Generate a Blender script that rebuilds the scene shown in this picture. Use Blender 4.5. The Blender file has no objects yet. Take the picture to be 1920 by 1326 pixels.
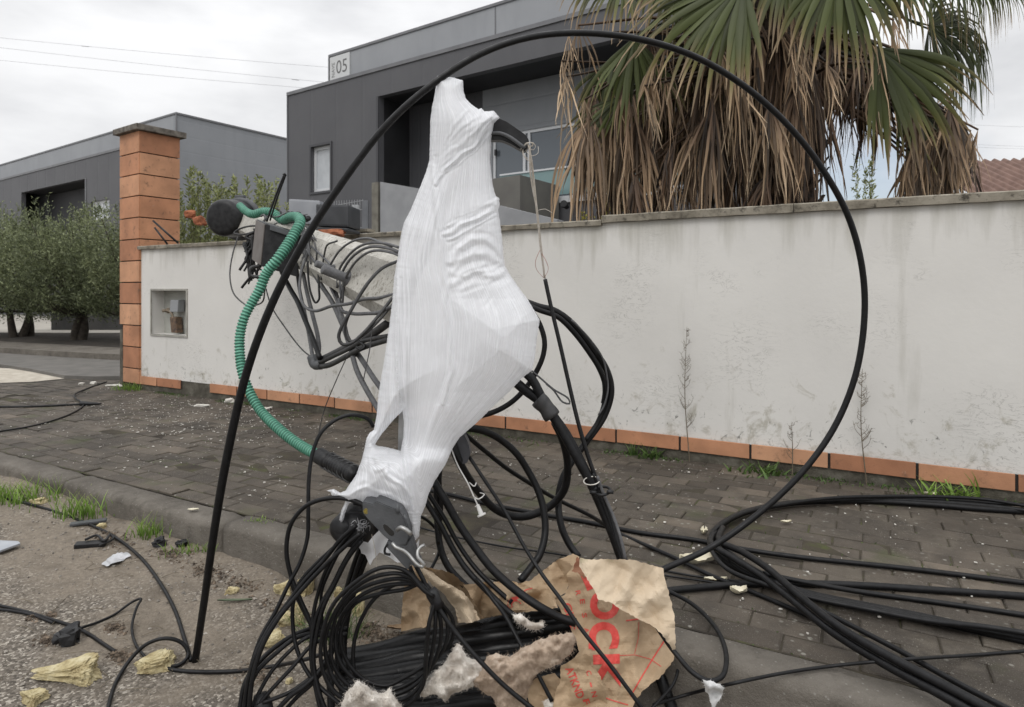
import bpy, bmesh, math, random
import numpy as np
from mathutils import Vector, noise as MN
from mathutils.geometry import delaunay_2d_cdt
R = math.radians
random.seed(7)
scene = bpy.context.scene
C = scene.collection
CAMH = 1.2; F = 1183.0; CX = 960.0; HY = 544.0

# ---------------- camera ----------------
cam_d = bpy.data.cameras.new("camera"); cam = bpy.data.objects.new("camera", cam_d); C.objects.link(cam)
cam.location = (0, 0, CAMH); cam.rotation_euler = (R(90), 0, 0)
cam_d.sensor_width = 36; cam_d.sensor_fit = 'HORIZONTAL'; cam_d.lens = F/1920*36
cam_d.shift_y = -(663-HY)/1920.0
cam_d.clip_start = 0.05; cam_d.clip_end = 500
cam_d.dof.use_dof = True; cam_d.dof.focus_distance = 2.5; cam_d.dof.aperture_fstop = 6.3
scene.camera = cam

# ---------------- world / sun / exposure ----------------
SUN_EL, SUN_AZ = 52, 200     # azimuth measured clockwise from +Y
w = bpy.data.worlds.new("World"); scene.world = w; w.use_nodes = True
nt = w.node_tree; N = nt.nodes; L = nt.links; N.clear()
out = N.new('ShaderNodeOutputWorld'); bg = N.new('ShaderNodeBackground'); bg.inputs['Strength'].default_value = 0.1
sky = N.new('ShaderNodeTexSky'); sky.sky_type = 'NISHITA'; sky.sun_disc = False
sky.sun_elevation = R(SUN_EL); sky.sun_rotation = R(SUN_AZ)
tc = N.new('ShaderNodeTexCoord'); sep = N.new('ShaderNodeSeparateXYZ'); L.new(tc.outputs['Generated'], sep.inputs[0])
mp = N.new('ShaderNodeMapping'); mp.inputs['Scale'].default_value = (1.2, 1.2, 3.4); L.new(tc.outputs['Generated'], mp.inputs[0])
n1 = N.new('ShaderNodeTexNoise'); n1.inputs['Scale'].default_value = 2.3; n1.inputs['Detail'].default_value = 6; n1.inputs['Roughness'].default_value = .52
L.new(mp.outputs[0], n1.inputs['Vector'])
cr = N.new('ShaderNodeValToRGB'); cr.color_ramp.elements[0].position = .34; cr.color_ramp.elements[1].position = .62
cr.color_ramp.elements[0].color = (6.2, 6.25, 6.4, 1); cr.color_ramp.elements[1].color = (8.9, 8.92, 9.0, 1)
L.new(n1.outputs['Fac'], cr.inputs['Fac'])
# overcast sky: brighter towards the zenith
mr = N.new('ShaderNodeMapRange'); mr.inputs['From Min'].default_value = .30; mr.inputs['From Max'].default_value = .95
mr.inputs['To Min'].default_value = 1.0; mr.inputs['To Max'].default_value = 2.1; L.new(sep.outputs['Z'], mr.inputs['Value'])
vm = N.new('ShaderNodeVectorMath'); vm.operation = 'SCALE'; L.new(cr.outputs['Color'], vm.inputs[0]); L.new(mr.outputs[0], vm.inputs['Scale'])
# a break in the clouds low in the sky
brk = N.new('ShaderNodeVectorMath'); brk.operation = 'DISTANCE'; L.new(tc.outputs['Generated'], brk.inputs[0])
_d = Vector((.55, 1, .16)).normalized(); brk.inputs[1].default_value = _d
ad = N.new('ShaderNodeMath'); ad.operation = 'MULTIPLY_ADD'; ad.inputs[1].default_value = .35; L.new(n1.outputs['Fac'], ad.inputs[0]); L.new(brk.outputs['Value'], ad.inputs[2])
cm = N.new('ShaderNodeMapRange'); cm.inputs['From Min'].default_value = .17; cm.inputs['From Max'].default_value = .33
cm.inputs['To Min'].default_value = .5; cm.inputs['To Max'].default_value = .97; L.new(ad.outputs[0], cm.inputs['Value'])
mx = N.new('ShaderNodeMix'); mx.data_type = 'RGBA'; L.new(cm.outputs[0], mx.inputs['Factor'])
L.new(sky.outputs[0], mx.inputs['A']); L.new(vm.outputs[0], mx.inputs['B'])
L.new(mx.outputs['Result'], bg.inputs['Color']); L.new(bg.outputs[0], out.inputs[0])

sd = bpy.data.lights.new("sun", 'SUN'); sd.energy = 0.8; sd.angle = R(25); sd.color = (1, .97, .93)
so = bpy.data.objects.new("sun", sd); C.objects.link(so)
sv = Vector((math.sin(R(SUN_AZ))*math.cos(R(SUN_EL)), math.cos(R(SUN_AZ))*math.cos(R(SUN_EL)), math.sin(R(SUN_EL))))
so.rotation_euler = sv.to_track_quat('Z', 'Y').to_euler(); so.location = (0, -5, 12)
vs = scene.view_settings; vs.view_transform = 'Standard'; vs.look = 'None'; vs.exposure = 0.17; vs.gamma = 1
scene.render.resolution_x = 1024; scene.render.resolution_y = 707
scene.render.engine = 'CYCLES'
try: scene.cycles.transparent_max_bounces = 16
except Exception: pass

# ---------------- geometry helpers ----------------
D = Vector((.875, -.484, 0)).normalized(); T = Vector((-D.y, D.x, 0))
PAVE = -.07; WALLT = 4.767; KERBT = 2.235
def W(px, py, Y): return Vector(((px-CX)/F*Y, Y, CAMH-(py-HY)/F*Y))
def G(px, py, z=PAVE): return W(px, py, (CAMH-z)*F/(py-HY))
def S(s, t, z): return Vector((D.x*s+T.x*t, D.y*s+T.y*t, z))
def st(p): return (p[0]*D.x+p[1]*D.y, p[0]*T.x+p[1]*T.y)
def road_z(s): return -.165 if s < -5.7 else max(-.36, -.165-.037*(s+5.7))
def ground_h(s, t):
    z = road_z(s)
    if t > -1 and -8 < s < 4:
        g = max(0, 1-(KERBT-t)/.55); n_ = MN.noise(Vector((s*3, t*3, 0)))
        z += g*(.030+.035*n_)+.008*MN.noise(Vector((s*9, t*9, 4)))+.004*MN.noise(Vector((s*25, t*25, 9)))
    return z
def GR(px, py, h=0):
    z = -.22
    for _ in range(14):
        p = G(px, py, z); a, c = st(p); z = z*.4+.6*(ground_h(a, min(c, KERBT-.01))+h)
    return G(px, py, z)
def wallpt(px, py=None, t=WALLT):
    k = (px-CX)/F; Y = t/(T.y+T.x*k)
    z = 0 if py is None else CAMH-(py-HY)/F*Y
    p = Vector((k*Y, Y, z)); return p
def wall_s(px, t=WALLT): return st(wallpt(px, None, t))[0]
def wall_z(px, py, t=WALLT): return wallpt(px, py, t).z

ORG = {}
def tag(o, label=None, cat=None, group=None, kind=None):
    if label: o['label'] = label
    if cat: o['category'] = cat
    if group: o['group'] = group
    if kind: o['kind'] = kind
    return o
def empty(name, loc, label=None, cat=None, group=None):
    o = bpy.data.objects.new(name, None); C.objects.link(o); o.location = loc; o.empty_display_size = .1
    ORG[o.name] = Vector(loc); return tag(o, label, cat, group)
def make(name, verts, faces, mat, parent=None, smooth=True, attr=None, mats=None, midx=None):
    v = np.array([tuple(x) for x in verts], dtype=float) if not isinstance(verts, np.ndarray) else verts
    if parent is not None: org = ORG[parent.name]
    else: org = Vector(((v[:,0].min()+v[:,0].max())/2, (v[:,1].min()+v[:,1].max())/2, v[:,2].min()))
    me = bpy.data.meshes.new(name); me.from_pydata((v-np.array(org)).tolist(), [], faces)
    for m in (mats or [mat]): me.materials.append(m)
    if smooth: me.polygons.foreach_set('use_smooth', [True]*len(me.polygons))
    if midx: me.polygons.foreach_set('material_index', midx)
    if attr is not None:
        a = me.attributes.new('k', 'FLOAT', 'POINT'); a.data.foreach_set('value', list(attr))
    me.update()
    o = bpy.data.objects.new(name, me); C.objects.link(o)
    if parent is not None: o.parent = parent
    else: o.location = org
    ORG[o.name] = Vector(org)
    return o
class MB:
    def __init__(s): s.v = []; s.f = []; s.a = []
    def add(s, v, f, a=None):
        n = len(s.v); s.v += [tuple(x) for x in v]; s.f += [tuple(i+n for i in q) for q in f]
        s.a += (list(a) if a is not None else [0.0]*len(v)); return s
    def box(s, o, ax, ay, az, bev=0):
        """box from corner o spanned by three edge vectors"""
        o = Vector(o); ax = Vector(ax); ay = Vector(ay); az = Vector(az)
        if ax.cross(ay).dot(az) < 0: ax, ay = ay, ax
        if bev <= 0:
            P = [o, o+ax, o+ax+ay, o+ay, o+az, o+ax+az, o+ax+ay+az, o+ay+az]
            return s.add(P, [(0,3,2,1),(4,5,6,7),(0,1,5,4),(1,2,6,5),(2,3,7,6),(3,0,4,7)])
        bm = bmesh.new()
        P = [bm.verts.new(p) for p in [o, o+ax, o+ax+ay, o+ay, o+az, o+ax+az, o+ax+ay+az, o+ay+az]]
        for q in [(0,3,2,1),(4,5,6,7),(0,1,5,4),(1,2,6,5),(2,3,7,6),(3,0,4,7)]: bm.faces.new([P[i] for i in q])
        bmesh.ops.bevel(bm, geom=bm.edges[:]+bm.verts[:], offset=bev, segments=2, affect='EDGES', profile=.7)
        bm.verts.index_update(); s.add([v.co for v in bm.verts], [[v.index for v in f.verts] for f in bm.faces]); bm.free(); return s
    def tube(s, pts, r, n=8, step=None, cap=True, jit=0, rfun=None):
        P, rr = spline(pts, r, step)
        if rfun: rr = [rfun(i/max(1,len(P)-1), x, i) for i, x in enumerate(rr)]
        V = []; Fc = []
        t0 = (P[1]-P[0]).normalized(); up = Vector((0,0,1)) if abs(t0.z) < .9 else Vector((1,0,0))
        nx = t0.cross(up).normalized()
        for i, p in enumerate(P):
            t = (P[min(i+1, len(P)-1)]-P[max(i-1, 0)]).normalized()
            nx = (nx-t*nx.dot(t)).normalized(); ny = t.cross(nx)
            for k in range(n):
                a = 2*math.pi*k/n; V.append(p+(nx*math.cos(a)+ny*math.sin(a))*rr[i])
        for i in range(len(P)-1):
            for k in range(n):
                a = i*n+k; b = i*n+(k+1) % n; Fc.append((a, b, b+n, a+n))
        if cap:
            Fc.append(tuple(reversed(range(n)))); m = (len(P)-1)*n; Fc.append(tuple(m+k for k in range(n)))
        return s.add(V, Fc)
    def prism(s, poly, off, cap=True):
        """extrude a 3-D polygon by off"""
        n = len(poly); P = [Vector(p) for p in poly]; V = P+[p+Vector(off) for p in P]
        return s.add(V, [tuple(range(n)), tuple(reversed(range(n, 2*n)))]+[(i, i+n, (i+1) % n+n, (i+1) % n) for i in range(n)])
    def lathe(s, p0, axis, prof, n=24):
        axis = Vector(axis).normalized(); a = axis.orthogonal().normalized(); b = axis.cross(a); V = []; Fc = []
        for (h, r) in prof:
            for k in range(n):
                t = 2*math.pi*k/n; V.append(Vector(p0)+axis*h+(a*math.cos(t)+b*math.sin(t))*r)
        for i in range(len(prof)-1):
            for k in range(n):
                q = i*n+k; z = i*n+(k+1) % n; Fc.append((q, z, z+n, q+n))
        Fc.append(tuple(reversed(range(n)))); Fc.append(tuple((len(prof)-1)*n+k for k in range(n)))
        return s.add(V, Fc)
    def build(s, name, mat, parent=None, smooth=False, useattr=False):
        o = make(name, s.v, s.f, mat, parent, smooth, s.a if useattr else None)
        bm = bmesh.new(); bm.from_mesh(o.data); bmesh.ops.recalc_face_normals(bm, faces=bm.faces[:]); bm.to_mesh(o.data); bm.free()
        return o
def spline(pts, r, step=None):
    P = [Vector(p) for p in pts]; n = len(P)
    rs = r if isinstance(r, (list, tuple)) else [r]*n
    if len(rs) != n: rs = [rs[0]+(rs[-1]-rs[0])*i/(n-1) for i in range(n)]
    if n == 2 and step is None: return P, list(rs)
    # chord-length Catmull-Rom (centripetal) so unevenly traced points do not overshoot
    outp = []; outr = []
    Q = [P[0]*2-P[1]]+P+[P[-1]*2-P[-2]]
    for i in range(n-1):
        p0, p1, p2, p3 = Q[i], Q[i+1], Q[i+2], Q[i+3]
        d1 = max((p1-p0).length, 1e-5)**.5; d2 = max((p2-p1).length, 1e-5)**.5; d3 = max((p3-p2).length, 1e-5)**.5
        m1 = (p1-p0)/d1-(p2-p0)/(d1+d2)+(p2-p1)/d2; m2 = (p2-p1)/d2-(p3-p1)/(d2+d3)+(p3-p2)/d3
        m1 *= d2; m2 *= d2
        st_ = step or max(.012, (p2-p1).length/9)
        k = max(2, int((p2-p1).length/st_))
        for j in range(k):
            t = j/k; t2 = t*t; t3 = t2*t
            outp.append(p1*(2*t3-3*t2+1)+m1*(t3-2*t2+t)+p2*(-2*t3+3*t2)+m2*(t3-t2)); outr.append(rs[i]+(rs[i+1]-rs[i])*t)
    outp.append(P[-1]); outr.append(rs[-1]); return outp, outr

# ---------------- materials ----------------
def M(name, col, rough=.7, col2=None, nscale=8, bump=0, bscale=60, metal=0, spec=.5, detail=4, amount=None, lo=.35, hi=.65, rnd=0, coat=0):
    m = bpy.data.materials.new(name); m.use_nodes = True; t = m.node_tree; b = t.nodes['Principled BSDF']
    b.inputs['Roughness'].default_value = rough; b.inputs['Metallic'].default_value = metal; b.inputs['Specular IOR Level'].default_value = spec
    tcn = t.nodes.new('ShaderNodeNewGeometry')
    last = None
    if col2:
        n = t.nodes.new('ShaderNodeTexNoise'); n.inputs['Scale'].default_value = nscale; n.inputs['Detail'].default_value = detail
        t.links.new(tcn.outputs['Position'], n.inputs['Vector'])
        r = t.nodes.new('ShaderNodeValToRGB'); e = r.color_ramp.elements; e[0].position = lo; e[1].position = hi; e[0].color = (*col, 1); e[1].color = (*col2, 1)
        t.links.new(n.outputs['Fac'], r.inputs['Fac']); last = r.outputs['Color']
    if rnd:
        h = t.nodes.new('ShaderNodeHueSaturation')
        mrn = t.nodes.new('ShaderNodeMapRange'); mrn.inputs['To Min'].default_value = 1-rnd; mrn.inputs['To Max'].default_value = 1+rnd
        t.links.new(tcn.outputs['Random Per Island'], mrn.inputs['Value']); t.links.new(mrn.outputs[0], h.inputs['Value'])
        if last: t.links.new(last, h.inputs['Color'])
        else: h.inputs['Color'].default_value = (*col, 1)
        last = h.outputs['Color']
    if last: t.links.new(last, b.inputs['Base Color'])
    else: b.inputs['Base Color'].default_value = (*col, 1)
    if bump:
        n = t.nodes.new('ShaderNodeTexNoise'); n.inputs['Scale'].default_value = bscale; n.inputs['Detail'].default_value = 5
        t.links.new(tcn.outputs['Position'], n.inputs['Vector'])
        bp = t.nodes.new('ShaderNodeBump'); bp.inputs['Strength'].default_value = bump; bp.inputs['Distance'].default_value = .01
        t.links.new(n.outputs['Fac'], bp.inputs['Height']); t.links.new(bp.outputs[0], b.inputs['Normal'])
    return m
class NT:
    """small helper for longer node graphs"""
    def __init__(s, name):
        s.m = bpy.data.materials.new(name); s.m.use_nodes = True; s.t = s.m.node_tree; s.b = s.t.nodes['Principled BSDF']
        s.g = s.t.nodes.new('ShaderNodeNewGeometry'); s.pos = s.g.outputs['Position']
    def n(s, typ, **kw):
        x = s.t.nodes.new(typ)
        for k, v in kw.items(): setattr(x, k, v)
        return x
    def L(s, a, b): s.t.links.new(a, b)
    def noise(s, scale, detail=5, rough=.55, vec=None, dist=0):
        x = s.n('ShaderNodeTexNoise'); x.inputs['Scale'].default_value = scale; x.inputs['Detail'].default_value = detail
        x.inputs['Roughness'].default_value = rough; x.inputs['Distortion'].default_value = dist; s.L(vec or s.pos, x.inputs['Vector']); return x.outputs['Fac']
    def map(s, scale, rot=(0,0,0), vec=None):
        x = s.n('ShaderNodeMapping'); x.inputs['Scale'].default_value = scale; x.inputs['Rotation'].default_value = rot; s.L(vec or s.pos, x.inputs['Vector']); return x.outputs[0]
    def voro(s, scale, feature='F1', vec=None, outn='Distance', rnd=1):
        x = s.n('ShaderNodeTexVoronoi', feature=feature); x.inputs['Scale'].default_value = scale; x.inputs['Randomness'].default_value = rnd; s.L(vec or s.pos, x.inputs['Vector']); return x.outputs[outn]
    def ramp(s, fac, stops):
        x = s.n('ShaderNodeValToRGB'); e = x.color_ramp.elements
        while len(e) < len(stops): e.new(.5)
        for i, (p, c) in enumerate(stops): e[i].position = p; e[i].color = (*c, 1) if isinstance(c, tuple) else (c, c, c, 1)
        s.L(fac, x.inputs['Fac']); return x.outputs['Color']
    def mix(s, fac, a, b, mode='MIX'):
        x = s.n('ShaderNodeMix', data_type='RGBA', blend_type=mode)
        for sock, v in (('Factor', fac), ('A', a), ('B', b)):
            if hasattr(v, 'is_linked') or hasattr(v, 'links'): s.L(v, x.inputs[sock] if sock != 'Factor' else x.inputs[0])
            elif sock == 'Factor': x.inputs[0].default_value = v
            else: x.inputs[sock].default_value = (*v, 1)
        return x.outputs['Result']
    def math(s, op, a, b=None, c=None):
        x = s.n('ShaderNodeMath', operation=op)
        for i, v in enumerate((a, b, c)):
            if v is None: continue
            if isinstance(v, (int, float)): x.inputs[i].default_value = v
            else: s.L(v, x.inputs[i])
        return x.outputs[0]
    def bump(s, h, strength=.3, dist=.01, prev=None):
        x = s.n('ShaderNodeBump'); x.inputs['Strength'].default_value = strength; x.inputs['Distance'].default_value = dist; s.L(h, x.inputs['Height'])
        if prev: s.L(prev, x.inputs['Normal'])
        return x.outputs[0]
    def z(s):
        x = s.n('ShaderNodeSeparateXYZ'); s.L(s.pos, x.inputs[0]); return x.outputs['Z']
    def fin(s, col=None, rough=.8, normal=None, spec=.4):
        if col is not None: s.L(col, s.b.inputs['Base Color'])
        if isinstance(rough, (int, float)): s.b.inputs['Roughness'].default_value = rough
        else: s.L(rough, s.b.inputs['Roughness'])
        s.b.inputs['Specular IOR Level'].default_value = spec
        if normal: s.L(normal, s.b.inputs['Normal'])
        return s.m

# pavers
x = NT('paver'); rv = x.g.outputs['Random Per Island']
base = x.ramp(rv, [(0, (.058,.047,.036)), (.5, (.078,.064,.050)), (.85, (.100,.083,.065)), (1, (.130,.105,.080))])
st1 = x.ramp(x.noise(1.6, 5), [(.35, .65), (.7, 1.25)]); c = x.mix(1, base, st1, 'MULTIPLY')
c = x.mix(x.ramp(x.noise(9, 6), [(.42, 0.), (.7, .55)]), c, (.035,.030,.024)); c = x.mix(x.ramp(x.noise(4.3, 6, .7), [(.50, 0.), (.66, .6)]), c, (.115,.098,.076))
sp = x.ramp(x.voro(22), [(.14, 1.), (.22, 0.)]); spn = x.ramp(x.noise(3.3, 3), [(.47, 0.), (.60, .85)])
c = x.mix(x.mix(1, sp, spn, 'MULTIPLY'), c, (.24,.23,.20))
g1 = x.ramp(x.voro(210), [(.12, 1.), (.25, 0.)]); c = x.mix(x.mix(1, g1, (.6,.6,.6), 'MULTIPLY'), c, (.22,.205,.18)); g2 = x.ramp(x.voro(85), [(.10, .9), (.17, 0.)]); c = x.mix(x.mix(1, g2, x.ramp(x.noise(5, 3), [(.45, 0.), (.6, 1.)]), 'MULTIPLY'), c, (.34,.32,.28))
c = x.mix(x.ramp(x.noise(2.7, 4, vec=x.map((1,1,1), (0,0,1))), [(.60, 0.), (.72, .5)]), c, (.055,.065,.022))
MAT_PAVER = x.fin(c, .72, x.bump(x.noise(160, 6, .7), .6, .004), .35)
# soil / moss bed in the joints
x = NT('joint_soil'); c = x.ramp(x.noise(7, 6), [(.35, (.030,.024,.018)), (.55, (.055,.046,.030)), (.70, (.065,.075,.022))])
MAT_BED = x.fin(c, .95, x.bump(x.noise(120, 5), .8, .01))
# worn asphalt with pebbles and sand
x = NT('asphalt_worn')
v1 = x.voro(105, outn='Color'); cs = x.n('ShaderNodeSeparateColor'); x.L(v1, cs.inputs[0])
peb = x.ramp(cs.outputs[0], [(0, (.06,.052,.043)), (.45, (.14,.121,.10)), (.75, (.21,.185,.155)), (1, (.46,.42,.36))])
sand = x.ramp(x.noise(40, 6, .7), [(.3, (.15,.125,.098)), (.7, (.26,.22,.172))])
dv = x.n('ShaderNodeVectorMath', operation='DOT_PRODUCT'); x.L(x.pos, dv.inputs[0]); dv.inputs[1].default_value = T
gut = x.n('ShaderNodeMapRange'); gut.inputs['From Min'].default_value = .9; gut.inputs['From Max'].default_value = 2.15; gut.inputs['To Min'].default_value = -.10; gut.inputs['To Max'].default_value = .16; x.L(dv.outputs['Value'], gut.inputs['Value'])
c = x.mix(x.ramp(x.math('ADD', x.noise(1.9, 6, .65), gut.outputs[0]), [(.43, .10), (.60, .9)]), peb, sand)
c = x.mix(x.ramp(x.noise(5, 6), [(.55, 0.), (.75, .6)]), c, (.06,.048,.036))
hgt = x.math('ADD', x.math('MULTIPLY', x.voro(105), -.6), x.noise(230, 5, .7))
MAT_ROAD = x.fin(c, .88, x.bump(hgt, .8, .006), .3)
# kerb concrete
x = NT('kerb_concrete'); c = x.ramp(x.noise(3, 6, .65), [(.3, (.095,.084,.071)), (.55, (.155,.139,.118)), (.75, (.215,.195,.168))])
c = x.mix(x.ramp(x.voro(120), [(.1, .5), (.22, 0.)]), c, (.25,.235,.21)); c = x.mix(x.ramp(x.voro(38), [(.10, .7), (.17, 0.)]), c, (.27,.255,.23)); c = x.mix(x.ramp(x.noise(7, 7, .7), [(.52, 0.), (.70, .6)]), c, (.055,.048,.038))
MAT_KERB = x.fin(c, .85, x.bump(x.math('ADD', x.noise(140, 7, .7), x.math('MULTIPLY', x.noise(24, 6, .7), 2.)), .9, .007), .3)
# white rendered wall with stains
x = NT('white_render'); zz = x.z()
c = x.ramp(x.noise(.9, 5, .6), [(.3, (.60,.585,.555)), (.7, (.69,.675,.64))])
dn = x.noise(7, 8, .72, dist=.6)
low = x.n('ShaderNodeMapRange'); low.inputs['From Min'].default_value = 1.25; low.inputs['From Max'].default_value = .05; low.inputs['To Min'].default_value = -.15; low.inputs['To Max'].default_value = .075; x.L(zz, low.inputs['Value'])
c = x.mix(x.ramp(x.math('ADD', dn, low.outputs[0]), [(.575, 0.), (.70, .6)]), c, (.30,.275,.205))
dn2 = x.noise(15, 8, .75, vec=x.map((1,1,.8)), dist=1.0)
c = x.mix(x.ramp(x.math('ADD', dn2, low.outputs[0]), [(.635, 0.), (.70, .85)]), c, (.10,.10,.085))
sc = x.noise(4.5, 6, .6, vec=x.map((1,1,2.6), (.15,.1,0)), dist=2.5)
crk = x.ramp(sc, [(.485, 0.), (.4985, 1.), (.501, 1.), (.515, 0.)]); msk = x.ramp(x.noise(1.4, 3), [(.53, 0.), (.64, .55)])
c = x.mix(x.mix(1, crk, msk, 'MULTIPLY'), c, (.19,.185,.165))
# run-off below the coping
run = x.noise(5.5, 5, .6, vec=x.map((1,1,.12))); top = x.n('ShaderNodeMapRange'); top.inputs['From Min'].default_value = 1.35; top.inputs['From Max'].default_value = 1.74; top.inputs['To Min'].default_value = 0; top.inputs['To Max'].default_value = .22; x.L(zz, top.inputs['Value'])
c = x.mix(x.ramp(x.math('ADD', run, top.outputs[0]), [(.60, 0.), (.82, .55)]), c, (.30,.285,.23))
MAT_WALL = x.fin(c, .85, x.bump(x.math('ADD', x.noise(30, 6, .6), x.math('MULTIPLY', x.noise(2.2, 3), 1.)), .22, .005), .25)
x = NT('coping_stone'); c = x.ramp(x.noise(6, 7, .65), [(.33, (.13,.115,.088)), (.5, (.25,.225,.18)), (.7, (.34,.31,.255))])
c = x.mix(x.ramp(x.noise(16, 6, .7), [(.52, 0.), (.66, .9)]), c, (.045,.04,.032))
MAT_COPING = x.fin(c, .9, x.bump(x.noise(70, 6), .5, .006))
x = NT('terracotta_tile'); c = x.ramp(x.g.outputs['Random Per Island'], [(0, (.38,.175,.095)), (.4, (.47,.225,.122)), (1, (.55,.30,.175))])
c = x.mix(1, c, x.ramp(x.noise(3.5, 5), [(.3, .72), (.7, 1.15)]), 'MULTIPLY'); c = x.mix(x.ramp(x.noise(12, 7, .7), [(.57, 0.), (.70, .7)]), c, (.12,.075,.05))
c = x.mix(x.ramp(x.noise(24, 6, .7, vec=x.map((1,1,.5))), [(.66, 0.), (.75, .5)]), c, (.45,.38,.31))
MAT_TILE = x.fin(c, .7, x.bump(x.noise(90, 5), .35, .004), .35)
MAT_GROUT = M('dark_grout', (.02,.018,.016), .95)
x = NT('rough_concrete'); c = x.ramp(x.noise(8, 7, .65), [(.3, (.04,.036,.028)), (.5,(.08,.072,.055)), (.75, (.17,.16,.13))])
MAT_CONC = x.fin(c, .92, x.bump(x.noise(45, 7, .7), .9, .01))
# pole concrete
x = NT('pole_concrete'); c = x.ramp(x.noise(5, 7, .65), [(.3, (.35,.335,.30)), (.6, (.47,.455,.415)), (.75, (.54,.525,.485))])
c = x.mix(x.ramp(x.noise(38, 6, .75), [(.53, 0.), (.64, .85)]), c, (.13,.12,.095))
c = x.mix(x.ramp(x.voro(70), [(.12, .7), (.24, 0.)]), c, (.17,.155,.125))
MAT_POLE = x.fin(c, .9, x.bump(x.noise(80, 7, .7), .7, .006), .3)
# black cable
x = NT('black_cable'); c = x.ramp(x.noise(40, 5, .7), [(.4, (.003,.003,.0035)), (.7, (.009,.009,.010))])
c = x.mix(x.ramp(x.noise(90, 6, .75), [(.68, 0.), (.74, .7)]), c, (.16,.15,.14))
MAT_CABLE = x.fin(c, x.ramp(x.noise(30, 4), [(.3, .36), (.7, .6)]), x.bump(x.noise(200, 4), .15, .002), .30)
x = NT('wet_black_pipe'); c = x.ramp(x.noise(25, 5, .7), [(.4, (.005,.005,.0055)), (.75, (.012,.012,.012))])
c = x.mix(x.ramp(x.noise(60, 6, .75), [(.70, 0.), (.75, .8)]), c, (.2,.19,.17))
MAT_PIPE = x.fin(c, x.ramp(x.noise(14, 4), [(.3, .22), (.7, .42)]), x.bump(x.noise(50, 4), .2, .004), .22)
x = NT('grey_cable'); c = x.ramp(x.noise(30, 5, .7), [(.4, (.07,.07,.074)), (.7, (.12,.12,.122))])
c = x.mix(x.ramp(x.noise(80, 6, .75), [(.6, 0.), (.7, .5)]), c, (.2,.19,.17))
MAT_GREYCABLE = x.fin(c, .55, None, .4)
MAT_DARKCABLE = M('weathered_dark_cable', (.022,.022,.023), .55, (.045,.044,.044), 30)
MAT_STRAND = M('steel_strand', (.25,.25,.26), .45, (.4,.4,.41), 60, metal=.6)
MAT_BLACKPL = M('black_plastic', (.008,.008,.009), .45, (.022,.022,.023), 25, bump=.1, bscale=200, spec=.3)
MAT_GREYPL = M('dark_grey_plastic', (.055,.058,.062), .5, (.082,.085,.09), 18, bump=.15, bscale=150)
MAT_BOXSIDE = M('brown_grey_plastic', (.11,.095,.085), .6, (.14,.125,.115), 12)
MAT_LIGHTCASE = M('light_grey_case', (.25,.26,.28), .45, (.3,.31,.33), 6)
x = NT('green_conduit'); c = x.ramp(x.noise(14, 5), [(.35, (.075,.27,.18)), (.65, (.13,.38,.27))])
MAT_GREEN = x.fin(c, .42, None, .5)
MAT_STEEL = M('galvanised_steel', (.30,.30,.295), .42, (.42,.42,.41), 22, metal=.75, bump=.1, bscale=80)
MAT_STEELPL = M('grey_steel_profile', (.10,.105,.115), .5, (.14,.145,.155), 6)
# plastic film: fine stretch lines follow the film's own stretch direction (attributes fu, fv)
x = NT('white_plastic_film'); t_ = x.t
au = x.n('ShaderNodeAttribute'); au.attribute_name = 'fu'; av = x.n('ShaderNodeAttribute'); av.attribute_name = 'fv'
cb = x.n('ShaderNodeCombineXYZ'); x.L(au.outputs['Fac'], cb.inputs[0]); x.L(av.outputs['Fac'], cb.inputs[1])
f1 = x.noise(1, 2, .5, vec=x.map((17, .55, 1), vec=cb.outputs[0])); f2 = x.noise(1, 2, .5, vec=x.map((48, .9, 1), (0,0,.003), vec=cb.outputs[0])); f3 = x.noise(28, 4, .6)
lines = x.ramp(f1, [(.462, 0.), (.50, 1.), (.538, 0.)]); lines2 = x.ramp(f2, [(.46, 0.), (.50, 1.), (.54, 0.)])
hh = x.math('ADD', x.math('MULTIPLY', lines, .9), x.math('ADD', x.math('MULTIPLY', lines2, .22), x.math('MULTIPLY', f3, .10)))
nb_ = x.bump(hh, .34, .0035); x.L(nb_, x.b.inputs['Normal'])
x.b.inputs['Base Color'].default_value = (.91,.92,.945,1); x.b.inputs['Roughness'].default_value = .24; x.b.inputs['Specular IOR Level'].default_value = .5
tl = x.n('ShaderNodeBsdfTranslucent'); tl.inputs['Color'].default_value = (.95,.96,.98,1); x.L(nb_, tl.inputs['Normal'])
mxs = x.n('ShaderNodeMixShader'); mxs.inputs[0].default_value = .36; x.L(x.b.outputs[0], mxs.inputs[1]); x.L(tl.outputs[0], mxs.inputs[2])
tr = x.n('ShaderNodeBsdfTransparent'); mxt = x.n('ShaderNodeMixShader')
thin = x.math('MULTIPLY', x.ramp(x.noise(6, 3), [(.35, .5), (.65, 1.)]), .36); thin = x.math('SUBTRACT', thin, x.math('MULTIPLY', lines, .24)); thin = x.math('SUBTRACT', thin, x.math('MULTIPLY', lines2, .13))
x.L(x.math('MAXIMUM', thin, 0.03), mxt.inputs[0])
x.L(mxs.outputs[0], mxt.inputs[1]); x.L(tr.outputs[0], mxt.inputs[2]); x.L(mxt.outputs[0], t_.nodes['Material Output'].inputs[0])
MAT_FILM = x.m
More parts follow.
